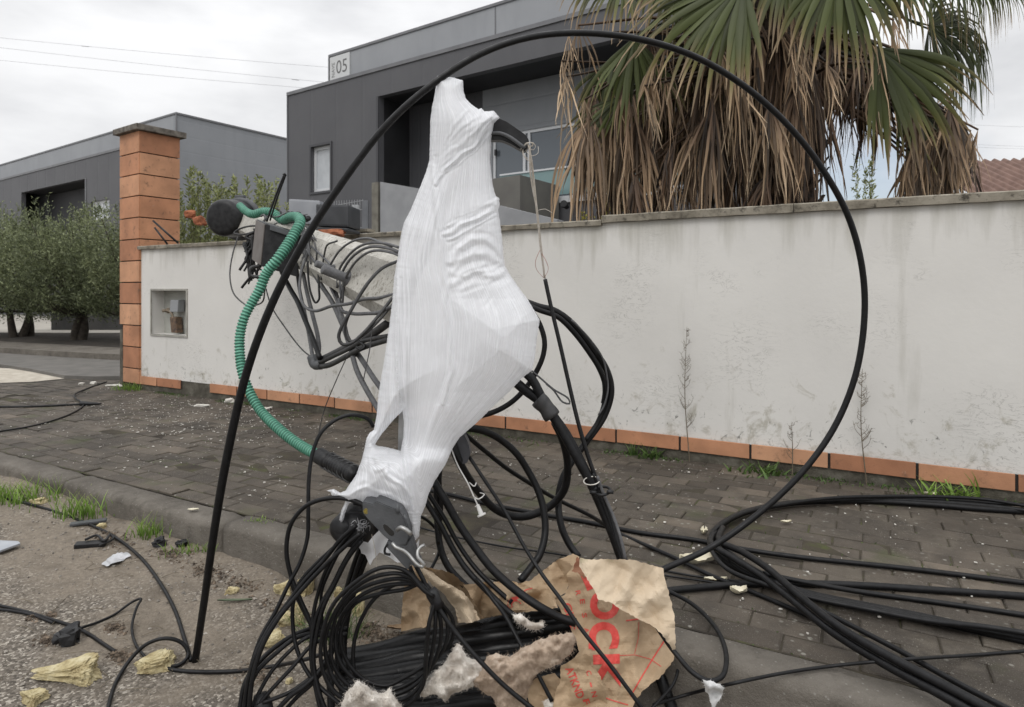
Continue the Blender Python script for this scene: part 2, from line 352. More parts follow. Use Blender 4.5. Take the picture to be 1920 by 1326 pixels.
# kraft paper
x = NT('kraft_paper'); c = x.ramp(x.noise(9, 6, .6), [(.3, (.35,.25,.155)), (.7, (.44,.325,.21))])
c = x.mix(x.ramp(x.noise(20, 6, .7), [(.64, 0.), (.78, .4)]), c, (.24,.16,.095))
MAT_KRAFT = x.fin(c, .75, x.bump(x.noise(60, 5), .25, .004), .3)
x = NT('kraft_paper_flap'); c = x.ramp(x.noise(9, 6, .6), [(.3, (.47,.375,.265)), (.7, (.55,.45,.33))]); c = x.mix(x.ramp(x.noise(14, 6, .7), [(.62, 0.), (.72, .5)]), c, (.27,.25,.15))
MAT_KRAFT2 = x.fin(c, .75, x.bump(x.noise(60, 5), .25, .004), .3)
MAT_REDINK = M('red_ink', (.55,.05,.04), .7, (.62,.09,.07), 40)
x = NT('mineral_wool'); c = x.ramp(x.noise(14, 6, .7), [(.3, (.29,.215,.155)), (.55, (.48,.38,.295)), (.75, (.68,.60,.51))])
MAT_WOOL = x.fin(c, .95, x.bump(x.noise(120, 8, .8), .5, .006), .1)
x = NT('yellow_foam'); c = x.ramp(x.noise(22, 6, .65), [(.32, (.30,.23,.12)), (.5, (.53,.45,.26)), (.7, (.68,.61,.41))]); c = x.mix(x.ramp(x.noise(9, 6, .7), [(.62, 0.), (.72, .8)]), c, (.12,.08,.05))
MAT_FOAM = x.fin(c, .9, x.bump(x.noise(60, 8, .75), 1, .012), .2)
MAT_FLAKE = M('pale_flake', (.42,.40,.36), .85, (.62,.60,.55), 30, rnd=.25)
MAT_STONE = M('small_stone', (.16,.14,.12), .9, (.30,.275,.24), 20, rnd=.5)
MAT_SHARD = M('render_shard', (.5,.48,.43), .9, (.62,.6,.55), 20, bump=.4)
def leafmat(name, stops, tr=.25, rlo=.62, rhi=1.45):
    x = NT(name); at = x.n('ShaderNodeAttribute'); at.attribute_name = 'k'
    c = x.ramp(at.outputs['Fac'], stops); c = x.mix(1, c, x.ramp(x.g.outputs['Random Per Island'], [(0, rlo), (.5, 1.), (1, rhi)]), 'MULTIPLY')
    x.L(c, x.b.inputs['Base Color']); x.b.inputs['Roughness'].default_value = .55; x.b.inputs['Specular IOR Level'].default_value = .35
    tl = x.n('ShaderNodeBsdfTranslucent'); x.L(c, tl.inputs['Color']); ms = x.n('ShaderNodeMixShader'); ms.inputs[0].default_value = tr
    x.L(x.b.outputs[0], ms.inputs[1]); x.L(tl.outputs[0], ms.inputs[2]); x.L(ms.outputs[0], x.t.nodes['Material Output'].inputs[0]); return x.m
MAT_GRASS = leafmat('grass_blades', [(0, (.10,.17,.03)), (.7, (.20,.32,.06)), (1, (.32,.36,.12))])
MAT_WEED = leafmat('weed_leaves', [(0, (.045,.085,.02)), (1, (.11,.17,.045))])
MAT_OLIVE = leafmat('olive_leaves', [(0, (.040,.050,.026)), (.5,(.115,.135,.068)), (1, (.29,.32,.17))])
MAT_SHRUBY = leafmat('shrub_leaves', [(0, (.16,.19,.07)), (1, (.36,.38,.17))])
MAT_YELLOWL = leafmat('yellow_leaves', [(0, (.28,.26,.03)), (1, (.42,.36,.05))])
MAT_PALMG = leafmat('palm_green', [(0, (.034,.046,.013)), (.5, (.066,.080,.022)), (.66, (.13,.115,.040)), (.78, (.28,.20,.12)), (1, (.38,.29,.19))], .18, .55, 1.5)
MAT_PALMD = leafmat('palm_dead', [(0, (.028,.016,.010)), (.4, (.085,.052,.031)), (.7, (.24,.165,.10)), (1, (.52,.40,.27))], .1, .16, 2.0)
MAT_DRYSTEM = M('dry_stem', (.11,.09,.06), .9, (.17,.14,.10), 20)
MAT_BARK = M('bark', (.035,.028,.022), .95, (.07,.058,.045), 15, bump=.8, bscale=30)
# =====================================================================
# GROUND
# =====================================================================
up = Vector((0,0,1))
def struct(o): o['kind'] = 'structure'; return o
m_ground = M('far_ground', (.10,.09,.075), .95, (.16,.145,.12), 3, bump=.5, bscale=20)
b = MB(); b.add([(-90,-60,-.42),(90,-60,-.42),(90,120,-.42),(-90,120,-.42)], [(0,1,2,3)]); struct(b.build('ground', m_ground))
# road: one sheet, falling gently, with dirt piled up in the gutter
V = []; Fc = []; ss = np.concatenate([np.arange(-40,-8,1.0), np.arange(-8,4,.05), np.arange(4,30,1.0)]); ts = np.concatenate([np.arange(-14,-1,.6), np.arange(-1,2.30,.05)])
for s in ss:
    for t in ts:
        V.append(S(s, t, ground_h(s, t)))
nt_ = len(ts)
for i in range(len(ss)-1):
    for j in range(nt_-1): a = i*nt_+j; Fc.append((a, a+nt_, a+nt_+1, a+1))
o = make('road', V, Fc, MAT_ROAD); struct(o)
# kerb stones
kb = MB(); random.seed(3)
js = [-14.6+1.65*i for i in range(0, 14)]; js = [j+(-4.70-(-14.6+1.65*6)) for j in js]
for i in range(len(js)-1):
    s0, s1 = js[i]+.006, js[i+1]-.006; prof = []
    for a in range(7):
        th = R(180-90*a/6); prof.append((KERBT+.045+.045*math.cos(th), PAVE-.045+.045*math.sin(th)))
    prof = [(KERBT-.006, -.5)]+prof+[(2.395, PAVE-.002), (2.402, PAVE-.012), (2.402, -.5)]
    n = 34; V = []; dz = random.uniform(-.006, .006); np_ = len(prof)
    for k in range(n+1):
        s = s0+(s1-s0)*k/n; e = min(k, n-k); inset = .012 if e == 0 else (.004 if e == 1 else 0)
        for q, (t, z) in enumerate(prof):
            nn = MN.noise(Vector((s*6, t*14, z*14)))*.005+MN.noise(Vector((s*22, t*30, z*30)))*.003
            V.append(S(s, t+(nn if q < 9 else 0)+(inset if q < 8 else 0), z+dz+(nn*.7 if z > -.3 else 0)-(inset if 0 < q < 10 else 0)))
    Fq = [(k*np_+q, (k+1)*np_+q, (k+1)*np_+q+1, k*np_+q+1) for k in range(n) for q in range(np_-1)]
    Fq += [tuple(range(np_)), tuple(n*np_+q for q in reversed(range(np_)))]
    kb.add(V, Fq)
o = kb.build('kerb', MAT_KERB, smooth=True); struct(o)
# paving: bed + one sheet of individually set blocks
b = MB(); b.add([S(-16,2.40,PAVE-.007), S(6,2.40,PAVE-.007), S(6,WALLT+.02,PAVE-.007), S(-16,WALLT+.02,PAVE-.007)], [(0,1,2,3)]); struct(b.build('paving_bed', MAT_BED))
pb = MB(); random.seed(11); RW = .125; PL = .25; t0 = 2.408
for r in range(19):
    off = (r % 2)*PL/2+random.uniform(-.01, .01)
    s = -9.0+off
    while s < 5.2:
        g = .0026; a0, a1 = s+g, s+PL-g; b0, b1 = t0+r*RW+g, t0+(r+1)*RW-g; bv = .006
        dz = random.gauss(0, .0022)-.0015+.008*MN.noise(Vector((s*1.1, r*RW*1.1, 3))); tx = random.gauss(0, .006); ty = random.gauss(0, .009); rot = random.gauss(0, .006)
        P = []
        for (u, v, h) in [(a0,b0,-.02),(a1,b0,-.02),(a1,b1,-.02),(a0,b1,-.02),(a0,b0,-.005),(a1,b0,-.005),(a1,b1,-.005),(a0,b1,-.005),(a0+bv,b0+bv,0),(a1-bv,b0+bv,0),(a1-bv,b1-bv,0),(a0+bv,b1-bv,0)]:
            cu, cv = (a0+a1)/2, (b0+b1)/2; du, dv = u-cu, v-cv
            P.append(S(cu+du-dv*rot+random.gauss(0,.0008), cv+dv+du*rot+random.gauss(0,.0008), PAVE+h+dz+du*tx+dv*ty))
        if not (b1 > WALLT-.15 and random.random() < .0):
            pb.add(P, [(0,1,5,4),(1,2,6,5),(2,3,7,6),(3,0,4,7),(4,5,9,8),(5,6,10,9),(6,7,11,10),(7,4,8,11),(8,9,10,11)])
        s += PL
# paving carries on past the pillar
for r in range(19+10):
    s = -16+(r % 2)*PL/2
    while s < (-9.0+(r%2)*PL/2-.01 if r < 19 else -8.75):
        a0, a1 = s+.004, s+PL-.004; b0, b1 = t0+r*RW+.004, t0+(r+1)*RW-.004; dz = random.gauss(0, .0015)
        pb.add([S(a0,b0,PAVE+dz), S(a1,b0,PAVE+dz), S(a1,b1,PAVE+dz), S(a0,b1,PAVE+dz)], [(0,1,2,3)]); s += PL
o = pb.build('pavement', MAT_PAVER); struct(o)
b = MB(); b.add([S(-16,4.7,PAVE-.016), S(-8.3,4.7,PAVE-.016), S(-8.3,6.1,PAVE-.016), S(-16,6.1,PAVE-.016)], [(0,1,2,3)]); struct(b.build('paving_bed_beyond', MAT_BED))
# side street beyond the pillar
m_as2 = M('side_asphalt', (.10,.095,.085), .85, (.14,.13,.118), 4, bump=.3, bscale=60)
m_sand = M('pale_sand', (.36,.32,.26), .95, (.48,.44,.37), 9, bump=.4, bscale=60)
m_pale = M('pale_yard', (.30,.28,.245), .9, (.37,.345,.30), 2)
m_soil = M('dark_soil', (.022,.018,.014), .95, (.05,.04,.03), 6, bump=.9, bscale=25)
def gpoly(name, px, z, mat, thick=0):
    P = [G(a, c, z) for a, c in px]; b = MB()
    if thick: b.prism([p-Vector((0,0,thick)) for p in P], (0,0,thick))
    else: b.add(P, [tuple(range(len(P)))])
    o = b.build(name, mat); struct(o); return o
gpoly('sand_patch', [(-260,737),(-200,690),(0,690),(60,693),(130,709),(60,716),(0,718)], PAVE+.006, m_sand)
gpoly('side_pavement', [(-400,690),(0,683),(60,692),(120,704),(175,706),(300,704),(330,648),(230,645),(0,636),(-400,625)], PAVE+.05, m_as2, .12)
gpoly('side_kerb', [(-400,650),(0,652),(130,660),(330,670),(330,658),(130,647),(0,640),(-400,640)], PAVE+.15, MAT_KERB, .25)
gpoly('tree_bed', [(-400,641),(0,641),(130,648),(330,659),(330,624),(130,624),(-400,622)], PAVE+.145, m_soil, .2)
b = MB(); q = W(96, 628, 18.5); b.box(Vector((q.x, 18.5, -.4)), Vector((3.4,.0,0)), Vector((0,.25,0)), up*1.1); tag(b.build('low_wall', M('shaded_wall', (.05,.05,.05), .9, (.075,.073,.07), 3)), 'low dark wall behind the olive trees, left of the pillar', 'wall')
gpoly('yard', [(-900,632),(340,632),(340,590),(-900,590)], PAVE+.10, m_pale)

# =====================================================================
# GARDEN WALL
# =====================================================================
SL = wall_s(265); SR = 4.0
gw = empty('garden_wall', S(-3, WALLT+.1, -.3), 'long white rendered garden wall, stained, with a terracotta tile skirting', 'wall')
nx0, nx1 = wall_s(285), wall_s(350); nz1 = wall_z(318, 545); nz0 = wall_z(318, 628)
b = MB(); TH = .2
def wbox(s0, s1, z0, z1, t=WALLT, th=TH): b.box(S(s0, t, z0), D*(s1-s0), T*th, Vector((0,0,z1-z0)))
SM = wall_s(1130)
ZL, ZR = 1.715, 1.735
wbox(SL, nx0, -.3, ZL); wbox(nx1, SM, -.3, ZL); wbox(nx0, nx1, -.3, nz0); wbox(nx0, nx1, nz1, ZL); wbox(SM, SR, -.3, ZR)
o = b.build('wall', MAT_WALL, gw)
b = MB(); b.box(S(nx0, WALLT+.16, nz0), D*(nx1-nx0), T*.038, Vector((0,0,nz1-nz0))); b.build('niche_back', M('niche_grey', (.33,.33,.30), .85, (.40,.40,.365), 8), gw)
b = MB()
def frame(b, s0, s1, z0, z1, t, w_, d_):
    b.box(S(s0-w_, t, z0-w_), D*w_, T*d_, Vector((0,0,z1-z0+2*w_))); b.box(S(s1, t, z0-w_), D*w_, T*d_, Vector((0,0,z1-z0+2*w_)))
    b.box(S(s0, t, z1), D*(s1-s0), T*d_, Vector((0,0,w_))); b.box(S(s0, t, z0-w_), D*(s1-s0), T*d_, Vector((0,0,w_)))
frame(b, nx0, nx1, nz0, nz1, WALLT-.012, .022, .03); b.build('niche_frame', M('niche_frame_grey', (.27,.26,.23), .7, (.36,.35,.31), 12), gw)
b = MB(); b.lathe(S(nx0+.16, WALLT+.13, (nz0+nz1)/2+.02), -T, [(0,.035),(.03,.035),(.035,.02),(.09,.018)], 14); b.tube([S(nx0+.16,WALLT+.07,nz0+.3),S(nx0+.3,WALLT+.06,nz0+.27),S(nx0+.36,WALLT+.08,nz0+.1)], .014, 8)
b.build('pipe_fitting', M('old_brass', (.16,.12,.08), .6, (.22,.18,.13), 30), gw, True)
b = MB(); b.box(S(nx0+.28, WALLT+.05, nz0+.28), D*.16, T*.09, Vector((0,0,.15))+D*.02, .01); b.build('meter_lid', M('pale_plastic', (.27,.28,.29), .5), gw)
b = MB(); b.box(S(nx0+.31, WALLT+.05, nz0+.02), D*.12, T*.09, Vector((0,0,.2))-D*.03, .02); b.build('meter_body', M('meter_brown', (.06,.04,.03), .6, (.16,.10,.06), 30), gw)
# coping
random.seed(5)
cp = MB()
def coping(s0, s1, z0, z1, seg):
    s = s0
    while s < s1-.05:
        e = min(s1, s+seg); V = []; n = max(3, int((e-s)/.06))
        for k in range(n+1):
            q = s+.002+(e-s-.004)*k/n
            for (t, z) in [(WALLT-.035,z0),(WALLT-.04,z1-.008),(WALLT-.03,z1),(WALLT+TH+.03,z1),(WALLT+TH+.035,z0)]:
                j = MN.noise(Vector((q*9, t*9, z*30)))*.004; V.append(S(q, t+j, z+j))
        cp.add(V, [(k*5+a, (k+1)*5+a, (k+1)*5+(a+1)%5, k*5+(a+1)%5) for k in range(n) for a in range(5)]+[(0,1,2,3,4), tuple(n*5+a for a in (4,3,2,1,0))]); s = e
coping(SL-.03, SM, ZL+.001, 1.76, 1.1); coping(SM+.003, SR, ZR+.001, 1.795, 1.4)
cp.build('coping', MAT_COPING, gw)
# tile skirting on its concrete footing
b = MB(); b.box(S(SL, WALLT-.010, -.30), D*(SR-SL), T*.009, Vector((0,0,.397))); b.build('footing', MAT_CONC, gw)
tb = MB(); gb = MB(); k = 0
s = -1.188-.5*14
gap0, gap1 = wall_s(342), wall_s(397)
while s < SR:
    a0, a1 = max(s+.008, SL+.004), s+.5-.008
    if a1 > a0+.05 and not (a0 > gap0-.1 and a1 < gap1+.3 and s < gap1-.01 and s > gap0-.35):
        if a0 < gap0 < a1: a1 = gap0
        if a0 < gap1 < a1: a0 = gap1
        tb.box(S(a0, WALLT-.026, .002+random.uniform(-.003,.003)), D*(a1-a0), T*.0155, Vector((0,0,.102)), .003)
        gb.box(S(a1+.001, WALLT-.018, .004), D*.014, T*.0075, Vector((0,0,.096)))
    s += .5
tb.build('tile_skirting', MAT_TILE, gw); gb.build('tile_joint', MAT_GROUT, gw)

# =====================================================================
# PILLAR
# =====================================================================
ub = Vector((-.829, .560, 0)).normalized(); wb_ = Vector((.560, .829, 0)).normalized(); up = Vector((0,0,1))
P0 = wallpt(266)-T*.03-D*.01; PW = .53
pl = empty('gate_pillar', P0+ub*PW/2+wb_*PW/2-up*.3, 'tall square pillar clad in orange terracotta tiles with a stone cap', 'pillar')
b = MB(); b.box(P0+ub*.025+wb_*.025-up*.4, ub*(PW-.05), wb_*(PW-.05), up*(3.24+.4)); b.build('core', MAT_GROUT, pl)
b = MB(); ztop = 3.235; CH = .2775; random.seed(9)
for i in range(12):
    z1 = ztop-i*CH; z0 = z1-CH+.014
    if z0 < -.07: z0 = .0
    if z1 - z0 < .03: continue
    low = i >= 9; L_ = PW-.02-(.09 if low else 0)
    b.box(P0+ub*.012+wb_*.004+up*z0, ub*L_, wb_*.022, up*(z1-z0), .003)
    b.box(P0+ub*.004+wb_*.014+up*z0, wb_*(PW-.02), ub*.022, up*(z1-z0), .003)
    b.box(P0+ub*(PW-.026)+wb_*.03+up*z0, wb_*(PW-.05), ub*.02, up*(z1-z0), .003) if not low else None
b.build('tile_cladding', MAT_TILE, pl)
b = MB(); c0 = P0-ub*.055-wb_*.055+up*3.24; b.box(c0, ub*(PW+.11), wb_*(PW+.11), up*.075, .008)
c1 = c0+up*.0765; apex = c0+ub*(PW/2+.055)+wb_*(PW/2+.055)+up*.13; e = PW+.11
q = [c1+ub*.01+wb_*.01, c1+ub*(e-.01)+wb_*.01, c1+ub*(e-.01)+wb_*(e-.01), c1+ub*.01+wb_*(e-.01), apex]
b.add(q, [(0,1,4),(1,2,4),(2,3,4),(3,0,4)]); b.build('cap', M('weathered_cap', (.07,.06,.05), .9, (.19,.17,.145), 14, bump=.5), pl)
# low concrete edge beside the pillar where tiles came away
b = MB(); b.box(P0+ub*(PW-.085)+wb_*.006-up*.3, ub*.075, wb_*.018, up*.98); b.build('bare_edge', MAT_CONC, pl)

# =====================================================================
# BUILDINGS (one row of two warehouses, same street plane)
# =====================================================================
def ribmat(name, c1, c2, pitch, strength=.25, horiz=False, rough=.55):
    x = NT(name); dv = x.n('ShaderNodeVectorMath', operation='DOT_PRODUCT'); x.L(x.pos, dv.inputs[0]); dv.inputs[1].default_value = (0,0,1) if horiz else (.829,-.560,0)
    fr = x.math('FRACT', x.math('MULTIPLY', dv.outputs['Value'], 1/pitch)); h = x.ramp(fr, [(0, 0.), (.06, 1.), (.94, 1.), (1, 0.)])
    c = x.ramp(x.noise(.7, 4), [(.3, c1), (.7, c2)]); c = x.mix(x.ramp(x.noise(3, 5, .6, vec=x.map((1,1,.25))), [(.5, 0.), (.8, .25)]), c, tuple(v*.7 for v in c1))
    return x.fin(c, rough, x.bump(h, strength, .02), .35)
m_dark = ribmat('anthracite_cladding', (.083,.083,.089), (.10,.10,.106), 1.0, .5)
m_lite = ribmat('silver_cladding', (.26,.27,.285), (.30,.31,.325), 2.4, .12)
m_side = ribmat('silver_side_cladding', (.225,.235,.25), (.255,.265,.28), .6, .15, True)
m_inner = ribmat('recess_panels', (.19,.20,.215), (.23,.24,.25), .62, .5, True)
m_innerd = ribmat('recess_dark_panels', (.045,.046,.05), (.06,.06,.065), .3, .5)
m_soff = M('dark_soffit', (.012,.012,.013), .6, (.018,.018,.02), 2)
m_trim = M('edge_trim', (.13,.132,.14), .5, (.16,.162,.17), 3)
m_trimd = M('dark_trim', (.05,.05,.055), .5)
m_wframe = M('white_window_frame', (.55,.56,.57), .45)
x = NT('window_glass'); x.b.inputs['Base Color'].default_value = (.10,.115,.13,1); x.b.inputs['Metallic'].default_value = .15; x.b.inputs['Roughness'].default_value = .12; x.b.inputs['Specular IOR Level'].default_value = .8; m_glass = x.m
m_blind = M('pale_blind', (.42,.44,.46), .7, (.5,.52,.54), 4)
x = NT('green_glass'); x.b.inputs['Base Color'].default_value = (.22,.33,.33,1); x.b.inputs['Roughness'].default_value = .15; x.b.inputs['Alpha'].default_value = .75; m_gglass = x.m
u = -ub; wv = wb_
def bpt(o, px, py):
    """point of the plane through o (facing the street) seen at pixel (px,py): (s along u, z)"""
    k = (px-CX)/F; s = (k*o.y-o.x)/(u.x-k*u.y); Y = o.y+u.y*s; return s, CAMH-(py-HY)/F*Y
def facade_box(bd, O, s0, s1, z0, z1, depth, holes, name, mat, inner=None):
    """front slab with rectangular openings, plus sides and top"""
    b = MB(); xs = sorted({s0, s1, *[h[0] for h in holes], *[h[1] for h in holes]}); zs = sorted({z0, z1, *[h[2] for h in holes], *[h[3] for h in holes]})
    th = .18
    for i in range(len(xs)-1):
        for j in range(len(zs)-1):
            cx, cz = (xs[i]+xs[i+1])/2, (zs[j]+zs[j+1])/2
            if any(h[0] < cx < h[1] and h[2] < cz < h[3] for h in holes): continue
            b.box(O+u*xs[i]+up*(zs[j]), u*(xs[i+1]-xs[i]), wv*th, up*(zs[j+1]-zs[j]))
    b.box(O+u*s0+wv*th+up*z0, u*.18, wv*(depth-th), up*(z1-z0)); b.box(O+u*(s1-.18)+wv*th+up*z0, u*.18, wv*(depth-th), up*(z1-z0))
    b.box(O+u*(s0+.18)+wv*th+up*(z1-.15), u*(s1-s0-.36), wv*(depth-th), up*.15)
    return b.build(name, mat, bd)
def window(bd, O, s0, s1, z0, z1, mull=(), back=.09, glass=m_glass, fw=.07, label=None):
    b = MB(); Q = O+wv*back
    b.box(Q+u*s0+up*z0, u*fw, wv*.06, up*(z1-z0)); b.box(Q+u*(s1-fw)+up*z0, u*fw, wv*.06, up*(z1-z0))
    b.box(Q+u*(s0+fw)+up*z0, u*(s1-s0-2*fw), wv*.06, up*fw); b.box(Q+u*(s0+fw)+up*(z1-fw), u*(s1-s0-2*fw), wv*.06, up*fw)
    for m_ in mull: b.box(Q+u*(m_-fw/2)-wv*.004+up*(z0+fw), u*fw, wv*.06, up*(z1-z0-2*fw))
    f = b.build('window', m_wframe, bd)
    g = MB(); g.box(Q+u*(s0+fw)+up*(z0+fw)+wv*.03, u*(s1-s0-2*fw), wv*.02, up*(z1-z0-2*fw)); ORG[f.name] = ORG[bd.name]; g.build('pane', glass, f)
    return f
GB = -.3
# --- near warehouse ---
O5 = Vector((-6.23, 17.55, 0)); O5g = Vector((-5.33, 18.45, 0))
B5 = empty('warehouse', O5+u*6+wv*2+up*GB, 'dark grey two-storey warehouse with a deep recessed balcony behind the palm', 'building')
s_r, z_r = bpt(O5, 710, 180); SE = 11.9; zo1 = 5.98; zo0 = 3.08
ws0, wz1 = bpt(O5, 584, 273); ws1, wz0 = bpt(O5, 620, 360)
wz1 = bpt(O5, 602, 273)[1]; wz0 = bpt(O5, 602, 359)[1]
RD = 1.10
facade_box(B5, O5, 0, SE, GB, 6.6, RD+.2, [(s_r, SE-.4, zo0, zo1), (ws0, ws1, wz0, wz1)], 'wall', m_dark)
# parapet trim
b = MB(); b.box(O5-u*.03-wv*.03+up*6.601, u*(SE+.06), wv*.26, up*.09); b.box(O5-u*.035-wv*.02+up*GB, u*.03, wv*.05, up*6.9); b.build('parapet_trim', m_trim, B5)
b = MB(); fw = .06
for (a, c, h0, h1) in ((ws0-fw, ws1+fw, wz1, wz1+fw), (ws0-fw, ws1+fw, wz0-fw, wz0)): b.box(O5-wv*.03+u*a+up*h0, u*(c-a), wv*.028, up*(h1-h0))
for a in (ws0-fw, ws1): b.box(O5-wv*.03+u*a+up*wz0, u*fw, wv*.028, up*(wz1-wz0))
b.build('window_surround', m_trimd, B5)
b = MB(); b.box(O5-wv*.025+u*(s_r-.07)+up*zo0, u*.07, wv*.023, up*(zo1-zo0)); b.build('corner_trim', m_trimd, B5)
window(B5, O5, ws0, ws1, wz0, wz1, glass=m_blind, fw=.09)
# recess
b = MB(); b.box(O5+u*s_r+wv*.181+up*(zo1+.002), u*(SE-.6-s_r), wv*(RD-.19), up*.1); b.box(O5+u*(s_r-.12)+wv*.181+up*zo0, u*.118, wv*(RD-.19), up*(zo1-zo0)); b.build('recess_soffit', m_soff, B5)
OB = O5+wv*RD
d0, dz1 = bpt(OB, 923, 262); d1, _ = bpt(OB, 1100, 240); dz0 = zo0+.05; dz1 = bpt(OB, 985, 244)[1]
split = bpt(OB, 905, 300)[0]
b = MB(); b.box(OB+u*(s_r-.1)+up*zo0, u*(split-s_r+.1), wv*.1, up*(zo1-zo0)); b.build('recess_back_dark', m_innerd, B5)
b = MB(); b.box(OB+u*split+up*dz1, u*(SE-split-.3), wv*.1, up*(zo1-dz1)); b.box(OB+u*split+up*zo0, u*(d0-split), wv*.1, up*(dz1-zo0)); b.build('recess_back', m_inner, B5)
m1 = bpt(OB, 985, 300)[0]
window(B5, OB, d0, SE-.35, dz0, dz1, mull=(m1-.05, m1+.08, m1+1.5, m1+1.63), back=.03, fw=.07)
for zz_ in (dz0+.55, dz0+1.25):
    b = MB(); b.box(OB+u*(d0+.08)-wv*.03+up*zz_, u*.05, wv*.05, up*.14); b.build('hinge', m_soff, B5)
# balcony slab, glass balustrade
b = MB(); b.box(O5+u*(s_r+.02)-wv*.05+up*(zo0-.13), u*(SE-.4-s_r), wv*(RD+.04), up*.128); b.build('balcony_slab', m_wframe, B5)
gs = bpt(O5, 935, 330)[0]
b = MB(); b.box(O5+u*gs+wv*.05+up*(zo0+.05), u*(SE-.5-gs), wv*.02, up*.52); b.build('balustrade_glass', m_gglass, B5)
b = MB(); b.box(O5+u*gs+wv*.03+up*(zo0+.571), u*(SE-.5-gs), wv*.06, up*.035); b.build('handrail', m_wframe, B5)
b = MB(); b.lathe(W(1063, 388, 12.2), (-.4,-.9,.2), [(0,.05),(.1,.05),(.12,.07),(.2,.07)], 12); b.build('wall_lamp', MAT_BLACKPL, B5)
# upper silver volume
b = MB(); b.box(O5g+up*5, u*11.8, wv*.2, up*3.0); b.box(O5g+wv*.2+up*5, u*.2, wv*4.8, up*3.0); b.box(O5g+u*.2+wv*.2+up*7.8, u*11.6, wv*4.8, up*.15)
b.box(O5g+wv*.001+up*GB, u*11.8, wv*.19, up*5.29); b.box(O5g+u*11.6+wv*.201+up*GB, u*.2, wv*4.8, up*8.05)
b.build('upper_wall', m_lite, B5)
b = MB(); b.box(O5g-u*.03-wv*.03+up*8.001, u*11.9, wv*.3, up*.07); b.box(O5g-u*.032-wv*.032+up*6.7, u*.05, wv*.05, up*1.3)
sm = bpt(O5g, 928, 50)[0]; b.box(O5g+u*sm-wv*.012+up*6.0, u*.03, wv*.011, up*1.99); b.build('roof_trim', m_trim, B5)
# sign
sg0, sz1 = bpt(O5g, 619, 110); sg1, _ = bpt(O5g, 657, 100); sz1 = 7.97; sz0 = bpt(O5g, 638, 148)[1]
SG = empty('number_sign', O5g+u*((sg0+sg1)/2)-wv*.03+up*sz0, 'white panel reading NAVE 05 at the top corner of the dark warehouse', 'sign')
b = MB(); b.box(O5g+u*(sg0+.03)-wv*.034+up*sz0, u*(sg1-sg0-.03), wv*.03, up*(sz1-sz0)); b.build('sign_panel', M('sign_white', (.55,.56,.56), .6), SG)
def text_mesh(s_, size=1, off=0.):
    cu = bpy.data.curves.new('t', 'FONT'); cu.body = s_; cu.size = size; cu.offset = off; cu.resolution_u = 4; ob = bpy.data.objects.new('t', cu); C.objects.link(ob)
    bpy.context.view_layer.update(); dg = bpy.context.evaluated_depsgraph_get(); me = bpy.data.meshes.new_from_object(ob.evaluated_get(dg))
    v = [tuple(p.co)[:2] for p in me.vertices]; f = [tuple(p.vertices) for p in me.polygons]; bpy.data.objects.remove(ob); bpy.data.meshes.remove(me)
    a = np.array(v); a -= a.min(0); return a, f
def sign_text(s_, s0, z0, h, wd, rot, name):
    a, f = text_mesh(s_); a = a/a.max(0)
    V = []
    for (p, q) in a:
        if rot: sx, zz_ = (1-q)*wd, p*h
        else: sx, zz_ = p*wd, q*h
        V.append(O5g+u*(s0+sx)-wv*.037+up*(z0+zz_))
    return make(name, V, f, M('sign_grey', (.13,.13,.13), .7), SG, False)
wd = sg1-sg0
sign_text('05', sg0+wd*.36, sz0+(sz1-sz0)*.22, (sz1-sz0)*.56, wd*.52, False, 'number'); sign_text('NAVE', sg0+wd*.13, sz0+(sz1-sz0)*.12, (sz1-sz0)*.62, wd*.15, True, 'word')
# --- far warehouse ---
O4g = Vector((-13.15, 24.5, 0)); O4 = O4g-wv*1.25
B4 = empty('warehouse', O4g-u*8+wv*4+up*GB, 'grey warehouse further down the street, behind the tiled pillar and trees', 'building')
b = MB(); b.box(O4g-u*34+up*GB, u*34, wv*.2, up*8.3); b.box(O4g-u*34+wv*.2+up*7.8, u*33.8, wv*14, up*.15); b.build('wall', m_lite, B4)
b = MB(); b.box(O4g+u*.001+wv*.0+up*GB, u*.2, wv*18, up*8.3); b.build('gable_wall', m_side, B4)
b = MB(); b.box(O4g-u*34-wv*.03+up*8.001, u*34.25, wv*.25, up*.07); b.box(O4g+u*.02+wv*.23+up*8.001, u*.23, wv*18, up*.07); b.box(O4g+u*.205-wv*.03+up*0, u*.03, wv*.06, up*8.0); b.build('roof_trim', m_trim, B4)
r1, _ = bpt(O4, 160, 335); r0, _ = bpt(O4, 40, 365); zt = 5.79
k0, kz1 = bpt(O4, 170, 377); k1, kz0 = bpt(O4, 205, 411); kz1 = bpt(O4, 187, 376)[1]; kz0 = bpt(O4, 187, 412)[1]
facade_box(B4, O4, -34, -.35, GB, 6.6, 1.24, [(r0, r1, 2.9, zt), (k0, k1, kz0, kz1)], 'front_wall', m_dark)
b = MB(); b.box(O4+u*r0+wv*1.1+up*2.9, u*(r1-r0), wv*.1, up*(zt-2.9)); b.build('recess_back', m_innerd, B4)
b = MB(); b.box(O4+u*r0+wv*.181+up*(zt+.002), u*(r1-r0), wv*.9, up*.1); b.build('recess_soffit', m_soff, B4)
b = MB(); b.box(O4-u*34-wv*.03+up*6.601, u*33.68, wv*.26, up*.09); b.box(O4+u*r1-wv*.02+up*0, u*.09, wv*.018, up*zt); b.build('parapet_trim', m_trim, B4)
window(B4, O4, k0, k1, kz0, kz1, mull=((k0+k1)/2,), glass=m_blind, fw=.1)

